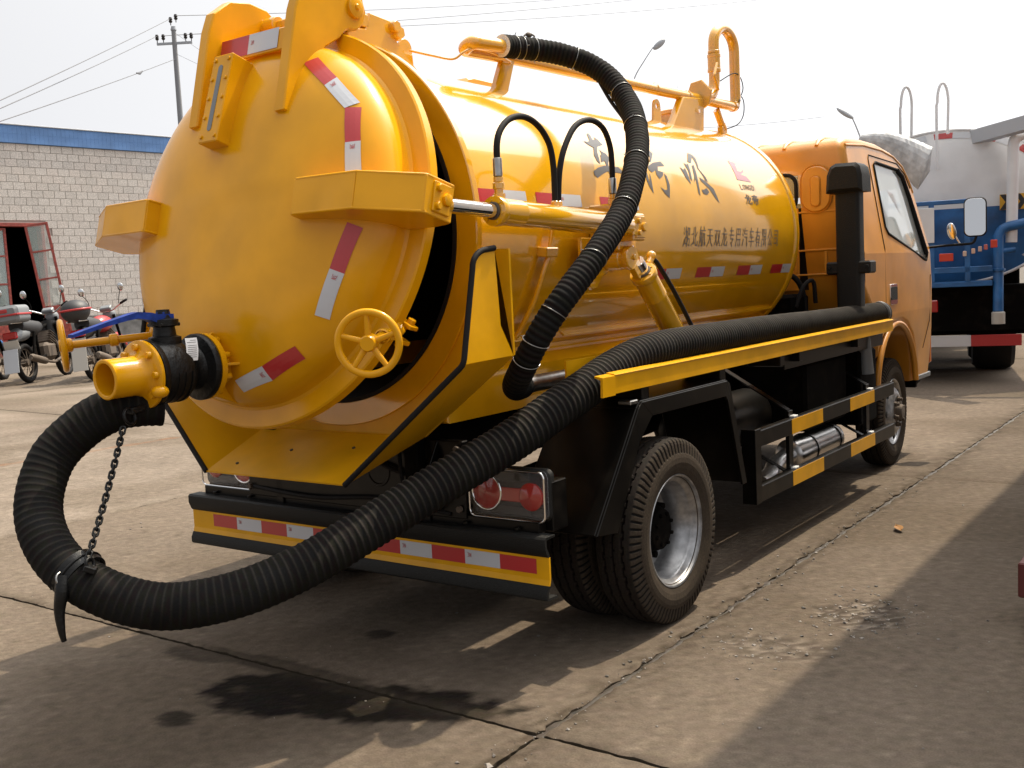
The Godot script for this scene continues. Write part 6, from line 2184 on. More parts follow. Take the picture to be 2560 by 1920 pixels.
# ------------------------------------------------------------------ poles, lamps, wires
func build_poles() -> void:
	var top := Vector3(22.22, 11.72, -31.05)
	var p := thing("utility_pole", "grey concrete utility pole with crossarm and dark insulators behind the workshop", "utility pole", Vector3(top.x, 0.38, top.z))
	var mb := MB.new()
	mb.tube(PackedVector3Array([Vector3(0, -0.3, 0), Vector3(0, 11.34, 0)]), PackedFloat32Array([0.155, 0.085]), 16)
	put(p, "shaft", mb, M.concrete_pole)
	var side := (Vector3(22.53, 11.07, -30.52) - Vector3(21.83, 11.44, -31.55)); side.y = 0; side = side.normalized()
	mb = MB.new()
	mb.bar(Vector3(0, 10.78, 0) - side * 0.68, Vector3(0, 10.78, 0) + side * 0.68, 0.07, 0.09)
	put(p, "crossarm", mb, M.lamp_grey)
	mb = MB.new()
	mb.lathe(T(Vector3(0, 11.26, 0)), V2([0.0, 0, 0.11, 0, 0.11, 0.06, 0.09, 0.07, 0.09, 0.14, 0.0, 0.14]), 16)
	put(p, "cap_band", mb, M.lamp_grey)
	var fwd := Vector3(-side.z, 0, side.x)
	var tops := []
	for q in [[-0.66, 10.83], [-0.42, 10.83], [0.44, 10.83], [0.66, 10.83], [-0.09, 11.45], [0.12, 11.55]]:
		mb = MB.new()
		var at := side * float(q[0]) + Vector3(0, q[1], 0)
		mb.lathe(T(at), V2([0.0, 0, 0.018, 0, 0.018, 0.10, 0.05, 0.10, 0.075, 0.16, 0.045, 0.19, 0.075, 0.22, 0.05, 0.30, 0.0, 0.31]), 14)
		put(p, "insulator", mb, M.porcelain)
		tops.append(p.position + at + Vector3(0, 0.25, 0))
	# wires: three to the upper left, three to the right past the tank
	var ends_l := [Vector3(8.22, 5.93, -18.61), Vector3(8.20, 5.76, -18.61), Vector3(8.17, 5.49, -18.60)]
	var from_l := [tops[4], tops[0], p.position + Vector3(0, 10.2, 0)]
	var lab_l := ["topmost overhead wire running from the pole to the left edge", "middle overhead wire left of the utility pole", "lowest overhead wire left of the pole, with a dark splice"]
	for k in 3:
		var e: Vector3 = from_l[k] + (ends_l[k] - from_l[k]) * 2.2
		overhead(from_l[k], e, 0.15, lab_l[k], "overhead wires left of the pole", 0.010)
	var sp := thing("wire_splice", "dark twisted splice clamped on the lowest overhead wire", "wire splice", Vector3.ZERO)
	var a: Vector3 = from_l[2] + (ends_l[2] - from_l[2]) * 0.30
	var b: Vector3 = from_l[2] + (ends_l[2] - from_l[2]) * 0.345
	sp.position = a - Vector3(0, 0.06, 0)
	mb = MB.new()
	mb.tube(PackedVector3Array([Vector3.ZERO, (b - a) * 0.5 + Vector3(0, -0.04, 0), b - a]), PackedFloat32Array([0.02, 0.045, 0.02]), 8)
	put(sp, "clamp", mb, M.porcelain)
	var ends_r := [Vector3(49.77, 17.85, -28.39), Vector3(52.45, 17.71, -24.68), Vector3(52.38, 16.98, -24.67)]
	var from_r := [tops[5], tops[1], tops[3]]
	var lab_r := ["upper overhead wire passing behind the door hinge", "middle overhead wire passing behind the top pipe", "lower overhead wire passing just above the black vacuum hose"]
	for k in 3:
		var e: Vector3 = from_r[k] + (ends_r[k] - from_r[k]) * 1.6
		overhead(from_r[k], e, 0.4, lab_r[k], "overhead wires right of the pole", 0.012)
	overhead(Vector3(51.46, 9.71, -24.74), Vector3(56.48, 9.98, -17.89), 0.1, "thin wire low in the sky above the truck cab", "", 0.012)
	# guy wires
	for k in 2:
		overhead(p.position + Vector3(0, [11.2, 10.4][k], 0), [Vector3(21.54, 10.15, -28.31), Vector3(21.49, 9.68, -28.31)][k], 0.0, ["upper guy wire slanting down right from the utility pole", "lower guy wire slanting down right from the utility pole"][k], "guy wires", 0.006)
	# street lamps far off
	street_lamp(Vector3(29.23, 9.23, -14.21), Vector3(28.67, 8.15, -14.80), "street lamp with a long curved arm seen above the black hose", 0.75)
	street_lamp(Vector3(28.79, 5.98, -7.46), Vector3(28.92, 5.09, -7.13), "small street lamp seen above the truck cab roof", 0.85)
	var whip := thing("lamp_mast", "tiny thin mast tip behind the yellow top pipe", "mast", Vector3.ZERO)
	var w := Vector3(33.21, 8.47, -15.45)
	whip.position = Vector3(w.x, 0.0, w.z)
	mb = MB.new()
	mb.tube(PackedVector3Array([Vector3(0, 0, 0), Vector3(0, w.y + 0.2, 0)]), PackedFloat32Array([0.03, 0.008]), 8)
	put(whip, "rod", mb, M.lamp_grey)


func overhead(a: Vector3, b: Vector3, sag: float, label: String, group: String, r: float) -> void:
	var pts := PackedVector3Array()
	for i in 25:
		var t := i / 24.0
		pts.append(a.lerp(b, t) - Vector3(0, sag * 4.0 * t * (1.0 - t), 0) - a)
	var mb := MB.new()
	mb.tube(pts, r, 6)
	var o := put(self, "overhead_wire", mb, M.wire)
	o.position = a
	tag(o, label, "wire", group)


func street_lamp(head: Vector3, low: Vector3, label: String, s: float) -> void:
	var across := head - low; across.y = 0.0
	var foot := Vector3(low.x, 0.0, low.z) - across * 0.12
	var o := thing("street_lamp", label, "street lamp", foot)
	var mb := MB.new()
	var L := low - foot; var H := head - foot
	var pts := spline(PackedVector3Array([Vector3.ZERO, Vector3(0, L.y * 0.6, 0), Vector3(across.x * 0.06, L.y * 0.9, across.z * 0.06), L + Vector3(0, 0.0, 0), L.lerp(H, 0.5) + Vector3(0, 0.12, 0), H - across * 0.12]), 0.15)
	var rad := PackedFloat32Array()
	for i in pts.size(): rad.append(lerpf(0.075, 0.022, float(i) / pts.size()) * s)
	mb.tube(pts, rad, 10)
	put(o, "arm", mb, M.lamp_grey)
	mb = MB.new()
	var dir := (across.normalized() + Vector3(0, 0.75, 0)).normalized()
	var bs := along(H, dir).basis
	mb.sphere(H + dir * 0.2 * s, Vector3(0.15, 0.36, 0.10) * s, 14, 10, bs)
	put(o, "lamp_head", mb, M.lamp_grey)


# ------------------------------------------------------------------ leaf, crumbs, stones
func build_litter() -> void:
	var o := thing("fallen_leaf", "curled yellow brown leaf lying alone on the concrete", "leaf", Vector3(1.883, 0.012, 1.462), 0.5)
	var mb := MB.new()
	var L := []
	for i in 9:
		var t := i / 8.0
		var w := 0.022 * sin(PI * pow(t, 0.8)) + 0.0005
		var y := 0.006 * sin(PI * t) + 0.002
		L.append([Vector3(-0.06 + 0.12 * t, y + 0.003, -w), Vector3(-0.06 + 0.12 * t, y, 0), Vector3(-0.06 + 0.12 * t, y + 0.007, w)])
	for i in 8:
		for j in 2:
			mb.quad(L[i][j], L[i + 1][j], L[i + 1][j + 1], L[i][j + 1], Vector3.UP)
	mb.tube(PackedVector3Array([Vector3(0.058, 0.003, 0), Vector3(0.085, 0.008, 0.004)]), 0.0012, 5)
	put(o, "blade", mb, M.leaf_yellow)
	# loose crumbs of concrete: too many to count
	var crumbs := MB.new()
	for k in 900:
		var x: float; var z: float
		var pick := rng.randf()
		if pick < 0.30:
			x = 0.42 + rng.randfn(0, 0.17); z = 1.73 + rng.randfn(0, 0.13)
		elif pick < 0.45:
			x = -0.12 + rng.randfn(0, 0.12); z = 1.52 + rng.randfn(0, 0.16)
		elif pick < 0.75:
			x = rng.randf_range(-1.9, 3.0); z = 1.2 + rng.randfn(0, 0.05)
		else:
			x = rng.randf_range(-2.2, 4.0); z = rng.randf_range(-3.0, 3.0)
		var s := 0.0025 + 0.006 * pow(rng.randf(), 3.0)
		if rng.randf() < 0.02: s *= 2.0
		var b := Basis.from_euler(Vector3(rng.randf() * 6, rng.randf() * 6, rng.randf() * 6)).scaled(Vector3(1.0, 0.6, 1.3) * s)
		var g := rng.randf_range(0.06, 0.24)
		crumbs.col = Color(g, g * 0.88, g * 0.76)
		var q := [Vector3(1, 0, 0), Vector3(-0.8, 0.2, 0.5), Vector3(0.1, 1, 0.2), Vector3(-0.2, -0.9, 0.1), Vector3(0, 0.1, 1), Vector3(0.2, -0.1, -1)]
		var at := Vector3(x, concrete_height(x, z) + s * 0.35, z)
		for f in [[0, 2, 4], [2, 1, 4], [1, 3, 4], [3, 0, 4], [2, 0, 5], [1, 2, 5], [3, 1, 5], [0, 3, 5]]:
			var A: Vector3 = at + b * q[f[0]]; var B: Vector3 = at + b * q[f[1]]; var C: Vector3 = at + b * q[f[2]]
			crumbs.flat(A, B, C, (A + B + C) / 3.0 - at)
	var st := put(self, "gravel_crumbs", crumbs, M.plain)
	tag(st, "loose crumbs of concrete scattered on the yard", "gravel", "", "stuff")


# ------------------------------------------------------------------ blue and white tanker standing ahead, its back towards us
func build_tanker() -> void:
	var o := thing("water_tanker", "white and blue water tanker truck parked beyond the yellow cab", "truck", Vector3(9.45, 0.0, -0.17), 0.25)
	# local: x forward, z to its right; elliptical tank, white above and blue below its middle
	var cy := 2.07; var ra := 1.32; var rb := 0.91; var zc := 0.09
	var L := 5.2
	var split := 2.055
	var tank: MeshInstance3D
	for half in 2:
		var mb := MB.new()
		var y0 := split if half == 0 else cy - rb
		var y1 := cy + rb if half == 0 else split
		var ny := 22
		for i in ny:
			var s0 := float(i) / ny; var s1 := float(i + 1) / ny
			# rows crowd towards the top or the bottom where the outline is flat
			var ya := lerpf(y0, y1, sin(s0 * PI * 0.5)) if half == 0 else lerpf(y1, y0, sin(s0 * PI * 0.5))
			var yb := lerpf(y0, y1, sin(s1 * PI * 0.5)) if half == 0 else lerpf(y1, y0, sin(s1 * PI * 0.5))
			var wa := ra * sqrt(maxf(0.0, 1.0 - pow((ya - cy) / rb, 2.0))); var wb := ra * sqrt(maxf(0.0, 1.0 - pow((yb - cy) / rb, 2.0)))
			for s in [1.0, -1.0]:
				var na := Vector3(0, (ya - cy) / (rb * rb), s * wa / (ra * ra)).normalized(); var nb := Vector3(0, (yb - cy) / (rb * rb), s * wb / (ra * ra)).normalized()
				var A := Vector3(0, ya, zc + s * wa); var B := Vector3(0, yb, zc + s * wb); var D := Vector3(L, 0, 0)
				mb.tri(A, B, B + D, na, nb, nb); mb.tri(A, B + D, A + D, na, nb, na)
			for j in 20:
				var q := []
				for w in [[ya, wa, j], [ya, wa, j + 1], [yb, wb, j + 1], [yb, wb, j]]:
					var z: float = w[1] * (-1.0 + 2.0 * w[2] / 20.0)
					var r2: float = pow((w[0] - cy) / rb, 2.0) + pow(z / ra, 2.0)
					q.append(Vector3(-0.11 * maxf(0.0, 1.0 - r2), w[0], zc + z))
				mb.quad(q[0], q[1], q[2], q[3], Vector3(-1, 0, 0))
		if half == 0:
			mb.sphere(Vector3(L, cy, zc), Vector3(0.25, rb - 0.01, ra - 0.01), 40, 20)
			tank = put(o, "tank", mb, M.white_paint)
		else:
			put(tank, "lower_shell", mb, M.blue_paint)
	var mb := MB.new()
	var rim := PackedVector3Array()
	for i in 96:
		var a := TAU * i / 96
		rim.append(Vector3(0.0, cy + (rb + 0.004) * sin(a), zc + (ra + 0.004) * cos(a)))
	mb.tube(rim, 0.018, 8, false, null, true)
	put(tank, "rim", mb, M.white_paint)
	# red and white tape round the rear edge
	for k in 8:
		mb = MB.new()
		var ang := deg_to_rad([119.0, 96.0, 73.0, 50.0, 24.0, -2.0, 143.0, -28.0][k])
		for h in 2:
			mb.col = [Color(0.42, 0.05, 0.05), Color(0.52, 0.54, 0.57)][h]
			for i in 3:
				var b0 := ang - 0.165 * h - 0.165 * i / 3.0; var b1 := ang - 0.165 * h - 0.165 * (i + 1) / 3.0
				var q := []
				for w in [[b0, 0.97], [b1, 0.97], [b1, 0.895], [b0, 0.895]]:
					q.append(Vector3(-0.11 * (1.0 - w[1] * w[1]) - 0.006, cy + rb * w[1] * sin(w[0]), zc + ra * w[1] * cos(w[0])))
				mb.quad(q[0], q[1], q[2], q[3], Vector3(-1, 0, 0))
		put(tank, "reflective_tape", mb, M.tape)
	# ladder loops
	for z in [-0.40, 0.0]:
		mb = MB.new()
		var p := PackedVector3Array()
		p.append(Vector3(-0.14, cy + 0.45, z - 0.01))
		p.append(Vector3(-0.14, 3.26, z - 0.01))
		for i in 13:
			var a := PI * i / 12.0
			p.append(Vector3(-0.14 + 0.06 * i / 12.0, 3.30 + 0.22 * sin(a), z + 0.06 - 0.06 * cos(a)))
		p.append(Vector3(-0.08, 2.93, z + 0.11))
		mb.tube(p, 0.017, 12)
		put(tank, "ladder_loop", mb, M.white_paint)
	# crane boom lying over the tank, down pipe and elbow on the right
	mb = MB.new()
	mb.bar(Vector3(0.30, 2.86, 0.20), Vector3(-0.72, 2.93, 1.05), 0.16, 0.16)
	put(o, "boom", mb, M.lamp_grey)
	mb = MB.new()
	mb.tube(bend(V3([-0.30, 1.62, 0.77, -0.26, 2.83, 0.80, -0.30, 2.83, 1.6]), 0.12, 6), 0.062, 20)
	put(o, "down_pipe", mb, M.white_paint)
	mb = MB.new()
	mb.tube(bend(V3([-0.47, 0.84, 0.62, -0.38, 1.78, 0.63, -0.30, 1.86, 1.05]), 0.12, 6), 0.056, 20)
	mb.lathe(T(Vector3(-0.425, 1.30, 0.625)), V2([0.056, 0, 0.075, 0.004, 0.075, 0.03, 0.056, 0.034]), 24)
	mb.rod(Vector3(-0.41, 1.52, 0.63), Vector3(-0.33, 1.54, 0.80), 0.035, 12)
	var dp := put(o, "outlet_pipe", mb, M.blue_paint)
	mb = MB.new()
	mb.lathe(T(Vector3(-0.475, 0.70, 0.62)), V2([0.0, 0, 0.072, 0, 0.072, 0.13, 0.06, 0.14, 0.0, 0.14]), 20)
	put(dp, "outlet_nozzle", mb, M.pale_plastic)
	# rear working platform with railing
	mb = MB.new()
	mb.bx(-0.52, -0.12, 1.14, 1.20, -1.3, 0.56, 0.006)
	for z in [-1.25, -0.7, -0.08, 0.30]:
		mb.bx(-0.52, -0.47, 1.20, 2.10, z - 0.03, z + 0.03, 0.004)
	mb.bx(-0.52, -0.47, 1.30, 1.37, -1.3, 0.56, 0.006)
	mb.bx(-0.52, -0.47, 2.09, 2.14, -1.3, 0.46, 0.006)
	mb.bx(-0.52, -0.12, 2.00, 2.14, 0.40, 0.46, 0.006)
	put(o, "platform", mb, M.blue_paint)
	mb = MB.new()
	mb.bx(-0.55, -0.535, 1.66, 2.06, -0.70, -0.05, 0.004)
	put(o, "white_board", mb, M.white_paint)
	# yellow and black chevron board
	mb = MB.new()
	mb.col = Color(0.62, 0.34, 0.02)
	mb.bx(-0.14, -0.125, 2.00, 2.18, 0.66, 1.12, 0.002)
	mb.col = Color(0.02, 0.02, 0.02)
	for k in 3:
		var z := 0.68 + 0.155 * k
		for sg in [1.0, -1.0]:
			mb.quad(Vector3(-0.1415, 2.09, z + 0.10), Vector3(-0.1415, 2.09, z + 0.04), Vector3(-0.1415, 2.09 + 0.088 * sg, z - 0.02), Vector3(-0.1415, 2.09 + 0.088 * sg, z + 0.04), Vector3(-1, 0, 0))
	put(o, "chevron_board", mb, M.plain)
	# small lamps and reflectors in a slanting row
	for k in 6:
		mb = MB.new()
		mb.col = [Color(0.55, 0.05, 0.02), Color(0.6, 0.45, 0.35), Color(0.6, 0.4, 0.3), Color(0.5, 0.35, 0.3), Color(0.45, 0.12, 0.1), Color(0.55, 0.05, 0.02)][k]
		var z: float = [0.10, 0.27, 0.36, 0.43, 0.49, 0.56][k]
		mb.bx(-0.56, -0.535, 1.44 + 0.28 * (z - 0.1), 1.50 + 0.28 * (z - 0.1) + (0.03 if k in [0, 5] else 0.0), z - (0.10 if k == 0 else 0.02), z + 0.02 + (0.03 if k in [0, 5] else 0.0), 0.006)
		put(o, "marker_lamp", mb, M.plain)
	# frame, bumper bar, wheels
	mb = MB.new()
	mb.bx(0.1, 7.5, 0.75, 1.10, -0.45, 0.45, 0.01)
	mb.bx(0.0, 1.2, 0.55, 1.05, -1.0, 1.0, 0.02)
	mb.bx(0.3, 5.0, 1.05, 1.55, -0.9, 0.9, 0.02)
	put(o, "frame", mb, M.chassis_black)
	for k in 4:
		mb = MB.new()
		mb.col = [Color(0.42, 0.03, 0.03), Color(0.60, 0.61, 0.63)][(k + 1) % 2]
		mb.bx(-0.25, -0.18, 0.43, 0.56, -1.28 + 0.54 * k, -1.28 + 0.54 * (k + 1), 0.003)
		put(o, "bumper_bar", mb, M.plain)
	mb = MB.new()
	mb.bx(-0.63, -0.55, 0.86, 1.00, -0.13, -0.02, 0.01)
	put(o, "tail_lamp", mb, M.lens_red)
	mb = MB.new()
	mb.bx(-0.05, 0.01, 1.02, 1.13, 0.92, 1.20, 0.01)
	put(o, "tail_lamp", mb, M.lens_red)
	mb = MB.new()
	mb.bx(-0.06, 0.0, 1.02, 1.12, 0.80, 0.91, 0.01)
	put(o, "tail_lamp", mb, M.pale_plastic)
	mb = MB.new()
	mb.bx(-0.10, 0.2, 0.60, 1.14, -1.2, 1.2, 0.01)
	put(o, "rear_panel", mb, M.chassis_black)
	for q in [[1.5, 0.66], [1.5, -0.66], [2.9, 0.66], [2.9, -0.66], [6.9, 0.85], [6.9, -0.85]]:
		mb = MB.new()
		mb.lathe(Transform3D(Basis(Vector3(1, 0, 0), Vector3(0, 0, 1), Vector3(0, -1, 0)), Vector3(q[0], 0.5, q[1])), V2([0.0, -0.20, 0.30, -0.21, 0.44, -0.25, 0.49, -0.20, 0.50, -0.1, 0.50, 0.1, 0.49, 0.20, 0.44, 0.25, 0.30, 0.21, 0.0, 0.15]), 40)
		put(o, "wheel", mb, M.rubber)
	mb = MB.new()
	mb.bx(6.1, 7.9, 0.55, 2.75, -1.15, 1.15, 0.12)
	put(o, "cab", mb, M.blue_paint)
	mb = MB.new()
	mb.bx(6.08, 6.10, 1.9, 2.5, -0.8, 0.8, 0.0)
	mb.bx(6.5, 7.3, 1.8, 2.5, 1.145, 1.155, 0.0)
	put(o, "cab_window", mb, M.dark_inside)
	# spray head wrapped in plastic sheeting on the tanker's rear left
	mb = MB.new()
	var pts := V3([-1.30, 2.82, -0.82, -1.34, 2.77, -0.62, -1.38, 2.68, -0.44, -1.42, 2.56, -0.28, -1.46, 2.44, -0.14])
	var fine := spline(pts, 0.03)
	for i in fine.size() - 1:
		for j in 20:
			var q := []
			for w in [[i, j], [i + 1, j], [i + 1, j + 1], [i, j + 1]]:
				var t := float(w[0]) / (fine.size() - 1)
				var a: float = TAU * (w[1] % 20) / 20.0
				var r := lerpf(0.05, 0.22, pow(t, 0.8)) * (1.0 + 0.05 * nf.get_noise_2d(a * 0.9 if w[1] < 20 else 0.0, t * 2.0))
				q.append(fine[w[0]] + Vector3(cos(a) * 0.7, sin(a), 0.35 * sin(a)) * r)
			mb.quad(q[0], q[1], q[2], q[3], (q[0] + q[2]) * 0.5 - fine[i])
	for j in 20:
		var a0 := TAU * j / 20.0; var a1 := TAU * (j + 1) / 20.0
		var e := fine[fine.size() - 1]
		mb.flat(e + Vector3(0, -0.03, 0.05), e + Vector3(cos(a0) * 0.7, sin(a0), 0.35 * sin(a0)) * 0.22, e + Vector3(cos(a1) * 0.7, sin(a1), 0.35 * sin(a1)) * 0.22, Vector3(-0.3, -0.4, 1))
	var sh := put(o, "wrapped_spray_head", mb, M.sheet_plastic, "spray head wrapped in pale plastic sheet")
	mb = MB.new()
	mb.bar(Vector3(-0.45, 1.17, -0.6), Vector3(-1.32, 2.70, -0.55), 0.07, 0.07)
	put(sh, "spray_mast", mb, M.blue_paint)


# ------------------------------------------------------------------ truck to the right of the camera; only the corner of its bumper shows
func build_neighbour() -> void:
	var o := thing("dark_red_box_truck", "parked truck at the right edge, only its dark red bumper end showing", "truck", Vector3(0.75, 0, 3.5))
	var mb := MB.new()
	mb.bx(0.0, 6.6, 1.1, 4.9, -1.17, 1.17, 0.02)  # unseen box, height chosen so its shadow reaches across the yard
	put(o, "box_body", mb, M.white_paint)
	mb = MB.new()
	mb.bx(-0.22, -0.08, 0.12, 0.26, -1.20, 1.20, 0.006)
	mb.bx(-0.10, 0.0, 0.20, 1.1, -0.6, -0.5, 0.006)
	mb.bx(-0.10, 0.0, 0.20, 1.1, 0.5, 0.6, 0.006)
	put(o, "rear_bumper", mb, mat("oxide_red", lin(0.10, 0.015, 0.012), 0.6))
	mb = MB.new()
	mb.bx(0.0, 9.0, 0.75, 1.095, -0.45, 0.45, 0.01)
	put(o, "frame", mb, M.chassis_black)
	for q in [[1.2, 0.80], [1.2, -0.80], [8.2, 0.9], [8.2, -0.9]]:
		mb = MB.new()
		mb.lathe(Transform3D(Basis(Vector3(1, 0, 0), Vector3(0, 0, 1), Vector3(0, -1, 0)), Vector3(q[0], 0.5, q[1])), V2([0.0, -0.20, 0.30, -0.21, 0.44, -0.25, 0.49, -0.20, 0.50, -0.1, 0.50, 0.1, 0.49, 0.20, 0.44, 0.25, 0.30, 0.21, 0.0, 0.15]), 32)
		put(o, "wheel", mb, M.rubber)
	mb = MB.new()
	mb.bx(7.1, 9.1, 0.6, 2.9, -1.15, 1.15, 0.12)
	put(o, "cab", mb, M.red_frame)


# ------------------------------------------------------------------ motorcycles by the hall
func build_bikes() -> void:
	var turn := atan2(0.57, 0.82)
	bike(Vector3(5.72, rise(-14.0), -14.03), turn, 1.18, 0, "motorcycle with a wide grey top box and pale mudflap, nearest the red door")
	bike(Vector3(6.37, rise(-13.1), -13.13), turn + 0.05, 1.18, 1, "motorcycle with a rounded helmet-shaped red and black top box behind the valve")
	bike(Vector3(4.86, rise(-14.2), -14.35), turn + 0.1, 1.15, 2, "motorcycle cut off by the left edge, only its rear end in view")


func bike(at: Vector3, turn: float, sc: float, kind: int, label: String) -> void:
	var o := thing("motorcycle", label, "motorcycle", at, turn, "motorcycles parked by the workshop")
	o.scale = Vector3.ONE * sc
	o.basis = o.basis * Basis.from_euler(Vector3(-0.11, 0, 0))   # leaning on the side stand
	# local: x forward, rear axle at x = 0, wheelbase 1.24
	var R := 0.29
	var zf := Transform3D(Basis(Vector3(1, 0, 0), Vector3(0, 0, 1), Vector3(0, -1, 0)), Vector3.ZERO)
	for x in [0.0, 1.24]:
		var mb := MB.new()
		mb.torus(Transform3D(zf.basis, Vector3(x, R, 0)), R - 0.042, 0.042, 40, 12)
		var w := put(o, "wheel", mb, M.rubber)
		mb = MB.new()
		mb.torus(Transform3D(zf.basis, Vector3(x, R, 0)), R - 0.085, 0.014, 40, 8)
		mb.lathe(Transform3D(zf.basis, Vector3(x, R, 0)), V2([0.0, -0.05, 0.055, -0.05, 0.055, 0.05, 0.0, 0.05]), 16)
		for i in 10:
			var a := TAU * i / 10.0
			mb.rod(Vector3(x, R, 0.03), Vector3(x + (R - 0.085) * cos(a), R + (R - 0.085) * sin(a), 0), 0.005, 5)
		put(w, "rim", mb, M.rusty_iron)
	# frame, swing arm, fork
	var mb := MB.new()
	for z in [-0.09, 0.09]:
		mb.rod(Vector3(0, R, z), Vector3(0.46, 0.36, z), 0.020, 8)
		mb.rod(Vector3(0.04, R + 0.03, z * 1.2), Vector3(0.20, 0.72, z * 1.2), 0.022, 10)
		mb.rod(Vector3(1.24, R, z), Vector3(1.02, 0.92, z), 0.022, 10)
	mb.tube(bend(V3([-0.12,0.76,0, 0.45,0.70,0, 0.98,0.86,0, 0.88,0.30,0, 0.46,0.26,0, 0.45,0.70,0]), 0.08, 4), 0.024, 8)
	put(o, "frame", mb, M.chassis_black)
	mb = MB.new()
	mb.box(T(Vector3(0.62, 0.42, 0)), Vector3(0.34, 0.26, 0.26), 0.05)
	mb.box(Transform3D(Basis.from_euler(Vector3(0, 0, -0.5)), Vector3(0.74, 0.60, 0)), Vector3(0.18, 0.22, 0.20), 0.03)
	for k in 5:
		mb.box(Transform3D(Basis.from_euler(Vector3(0, 0, -0.5)), Vector3(0.72 + 0.02 * k, 0.53 + 0.035 * k, 0)), Vector3(0.22, 0.008, 0.24), 0.0)
	put(o, "engine", mb, M.rusty_iron)
	mb = MB.new()
	mb.tube(bend(V3([0.80,0.55,0.12, 0.86,0.30,0.15, 0.50,0.24,0.18, -0.25,0.34,0.20]), 0.08, 5), 0.022, 10)
	mb.lathe(along(Vector3(0.22, 0.275, 0.19), Vector3(-1, 0.2, 0.02)), V2([0.0, 0, 0.045, 0.01, 0.052, 0.06, 0.052, 0.42, 0.03, 0.46, 0.0, 0.46]), 16)
	put(o, "exhaust", mb, M.rusty_iron)
	# tank, seat, tail
	mb = MB.new()
	if kind == 0:
		mb.tube(V3([0.95,0.86,0, 0.90,0.62,0, 0.84,0.40,0]), PackedFloat32Array([0.10, 0.14, 0.10]), 16)
		for z in [-0.16, 0.16]:
			mb.box(Transform3D(Basis.from_euler(Vector3(0, 0, 0.30)), Vector3(0.98, 0.55, z)), Vector3(0.10, 0.62, 0.10), 0.04)
		put(o, "leg_shield", mb, M.black_paint)
	else:
		mb.sphere(Vector3(0.68, 0.80, 0), Vector3(0.27, 0.13, 0.15), 24, 14)
		put(o, "fuel_tank", mb, M.red_plastic)
	mb = MB.new()
	mb.tube(V3([0.56,0.80,0, 0.40,0.78,0, 0.15,0.80,0, -0.08,0.83,0]), PackedFloat32Array([0.08, 0.115, 0.125, 0.11]), 16)
	put(o, "seat", mb, M.seat_vinyl)
	mb = MB.new()
	mb.tube(V3([0.10,0.72,0, -0.12,0.70,0, -0.26,0.66,0]), PackedFloat32Array([0.10, 0.10, 0.07]), 14)
	put(o, "tail_cowl", mb, [M.grey_plastic, M.black_paint, M.blue_paint][kind])
	mb = MB.new()
	mb.box(T(Vector3(-0.30, 0.70, 0)), Vector3(0.06, 0.10, 0.20), 0.02)
	put(o, "tail_lamp", mb, M.lens_red)
	mb = MB.new()
	mb.box(Transform3D(Basis.from_euler(Vector3(0, 0, 0.25)), Vector3(-0.315, 0.565, 0)), Vector3(0.008, 0.13, 0.22), 0.002)
	put(o, "number_plate", mb, M.pale_plastic)
	mb = MB.new()
	mb.box(Transform3D(Basis.from_euler(Vector3(0, 0, -0.22)), Vector3(-0.415, 0.34, 0)), Vector3(0.008, 0.34, 0.21), 0.002)
	put(o, "mudflap", mb, M.lamp_grey if kind != 1 else M.pale_plastic)
	mb = MB.new()
	mb.torus(Transform3D(zf.basis, Vector3(0, R, 0)), R + 0.05, 0.035, 16, 8, -PI * 0.1 - PI, -PI * 0.62 + 0.2)
	put(o, "rear_fender", mb, M.chassis_black)
	mb = MB.new()
	mb.torus(Transform3D(zf.basis, Vector3(1.24, R, 0)), R + 0.03, 0.045, 20, 8, -PI * 0.95, -PI * 0.15)
	put(o, "front_fender", mb, [M.black_paint, M.red_plastic, M.blue_paint][kind])
	# top box on a rack
	mb = MB.new()
	for z in [-0.09, 0.09]:
		mb.tube(bend(V3([0.10,0.74,z, -0.05,0.87,z, -0.38,0.87,z]), 0.05, 4), 0.010, 8)
	put(o, "luggage_rack", mb, M.chrome)
	mb = MB.new()
	if kind == 1:
		mb.sphere(Vector3(-0.22, 1.015, 0), Vector3(0.21, 0.165, 0.20), 24, 14)
	else:
		mb.prism(Transform3D(Basis(Vector3(0, 0, 1), Vector3(0, 1, 0), Vector3(1, 0, 0)), Vector3(-0.42, 0.995, 0)), rounded(0.23, 0.125, 0.07), 0.40, 0.04, 0.6)
	var tb := put(o, "top_box", mb, M.grey_plastic if kind != 1 else M.seat_vinyl)
	mb = MB.new()
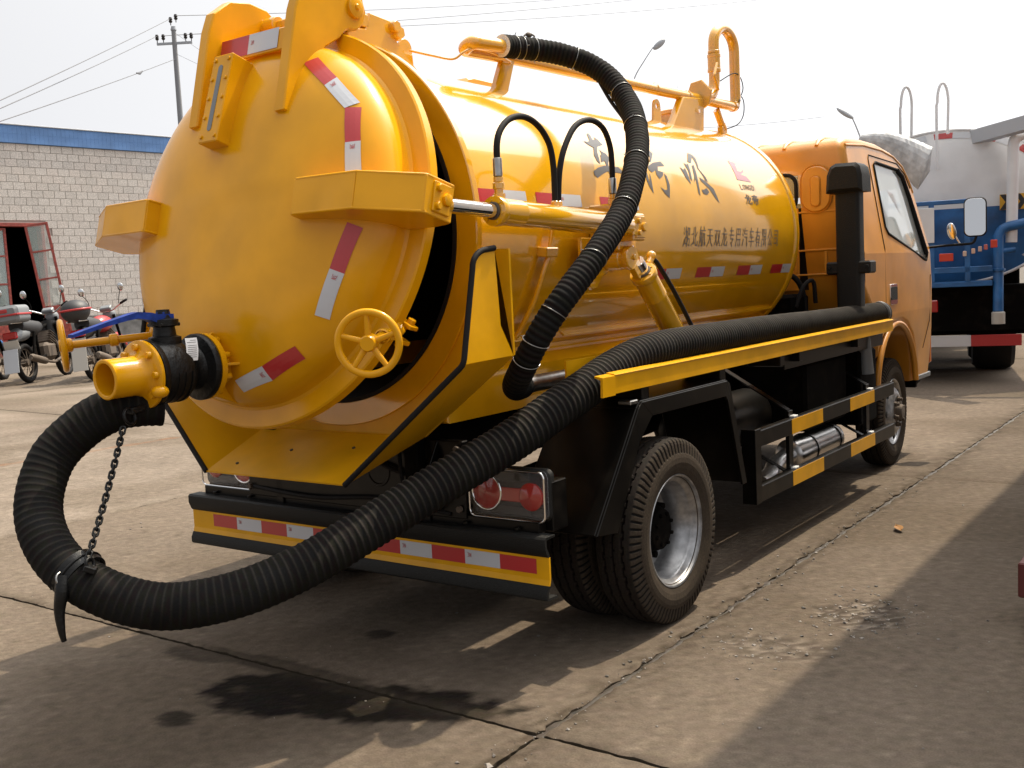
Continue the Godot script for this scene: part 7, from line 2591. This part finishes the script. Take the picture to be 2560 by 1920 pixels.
	if kind == 1:
		mb.torus(T(Vector3(-0.22, 1.03, 0)), 0.208, 0.016, 32, 8)
	else:
		mb.box(T(Vector3(-0.42, 0.985, 0)), Vector3(0.03, 0.028, 0.47), 0.01)
		mb.box(T(Vector3(-0.22, 0.985, 0.225)), Vector3(0.38, 0.028, 0.03), 0.01)
		mb.box(T(Vector3(-0.22, 0.985, -0.225)), Vector3(0.38, 0.028, 0.03), 0.01)
		mb.box(T(Vector3(-0.418, 1.045, 0.02)), Vector3(0.02, 0.05, 0.13), 0.01)
	put(tb, "red_trim", mb, M.red_plastic)
	# bars, lamp, mirrors
	mb = MB.new()
	mb.tube(bend(V3([0.86,1.10,-0.36, 0.95,1.06,-0.24, 1.02,0.98,-0.08, 1.02,0.98,0.08, 0.95,1.06,0.24, 0.86,1.10,0.36]), 0.05, 4), 0.012, 8)
	var hb := put(o, "handlebar", mb, M.chrome)
	mb = MB.new()
	for s in [-1.0, 1.0]:
		mb.rod(Vector3(0.93, 1.07, 0.26 * s), Vector3(0.845, 1.107, 0.385 * s), 0.019, 10)
	put(hb, "grip", mb, M.rubber)
	for s in [-1.0, 1.0]:
		mb = MB.new()
		mb.tube(spline(V3([0.95,1.07,0.22*s, 0.97,1.17,0.24*s, 0.93,1.27,0.29*s]), 0.02), 0.006, 6)
		put(hb, "mirror_stem", mb, M.chassis_black)
		mb = MB.new()
		mb.sphere(Vector3(0.935, 1.315, 0.30 * s), Vector3(0.014, 0.062, 0.048), 16, 10, Basis.from_euler(Vector3(0, -0.1 * s, 0.1)))
		put(hb, "mirror", mb, M.mirror)
	mb = MB.new()
	mb.sphere(Vector3(1.10, 0.93, 0), Vector3(0.10, 0.10, 0.10), 18, 12)
	mb.box(Transform3D(Basis.from_euler(Vector3(0, 0, 0.5)), Vector3(1.00, 1.03, 0)), Vector3(0.10, 0.06, 0.17), 0.02)
	put(o, "headlamp", mb, M.grey_plastic)
	mb = MB.new()
	mb.rod(Vector3(0.45, 0.25, -0.10), Vector3(0.38, 0.0, -0.24), 0.012, 8)
	put(o, "side_stand", mb, M.chassis_black)
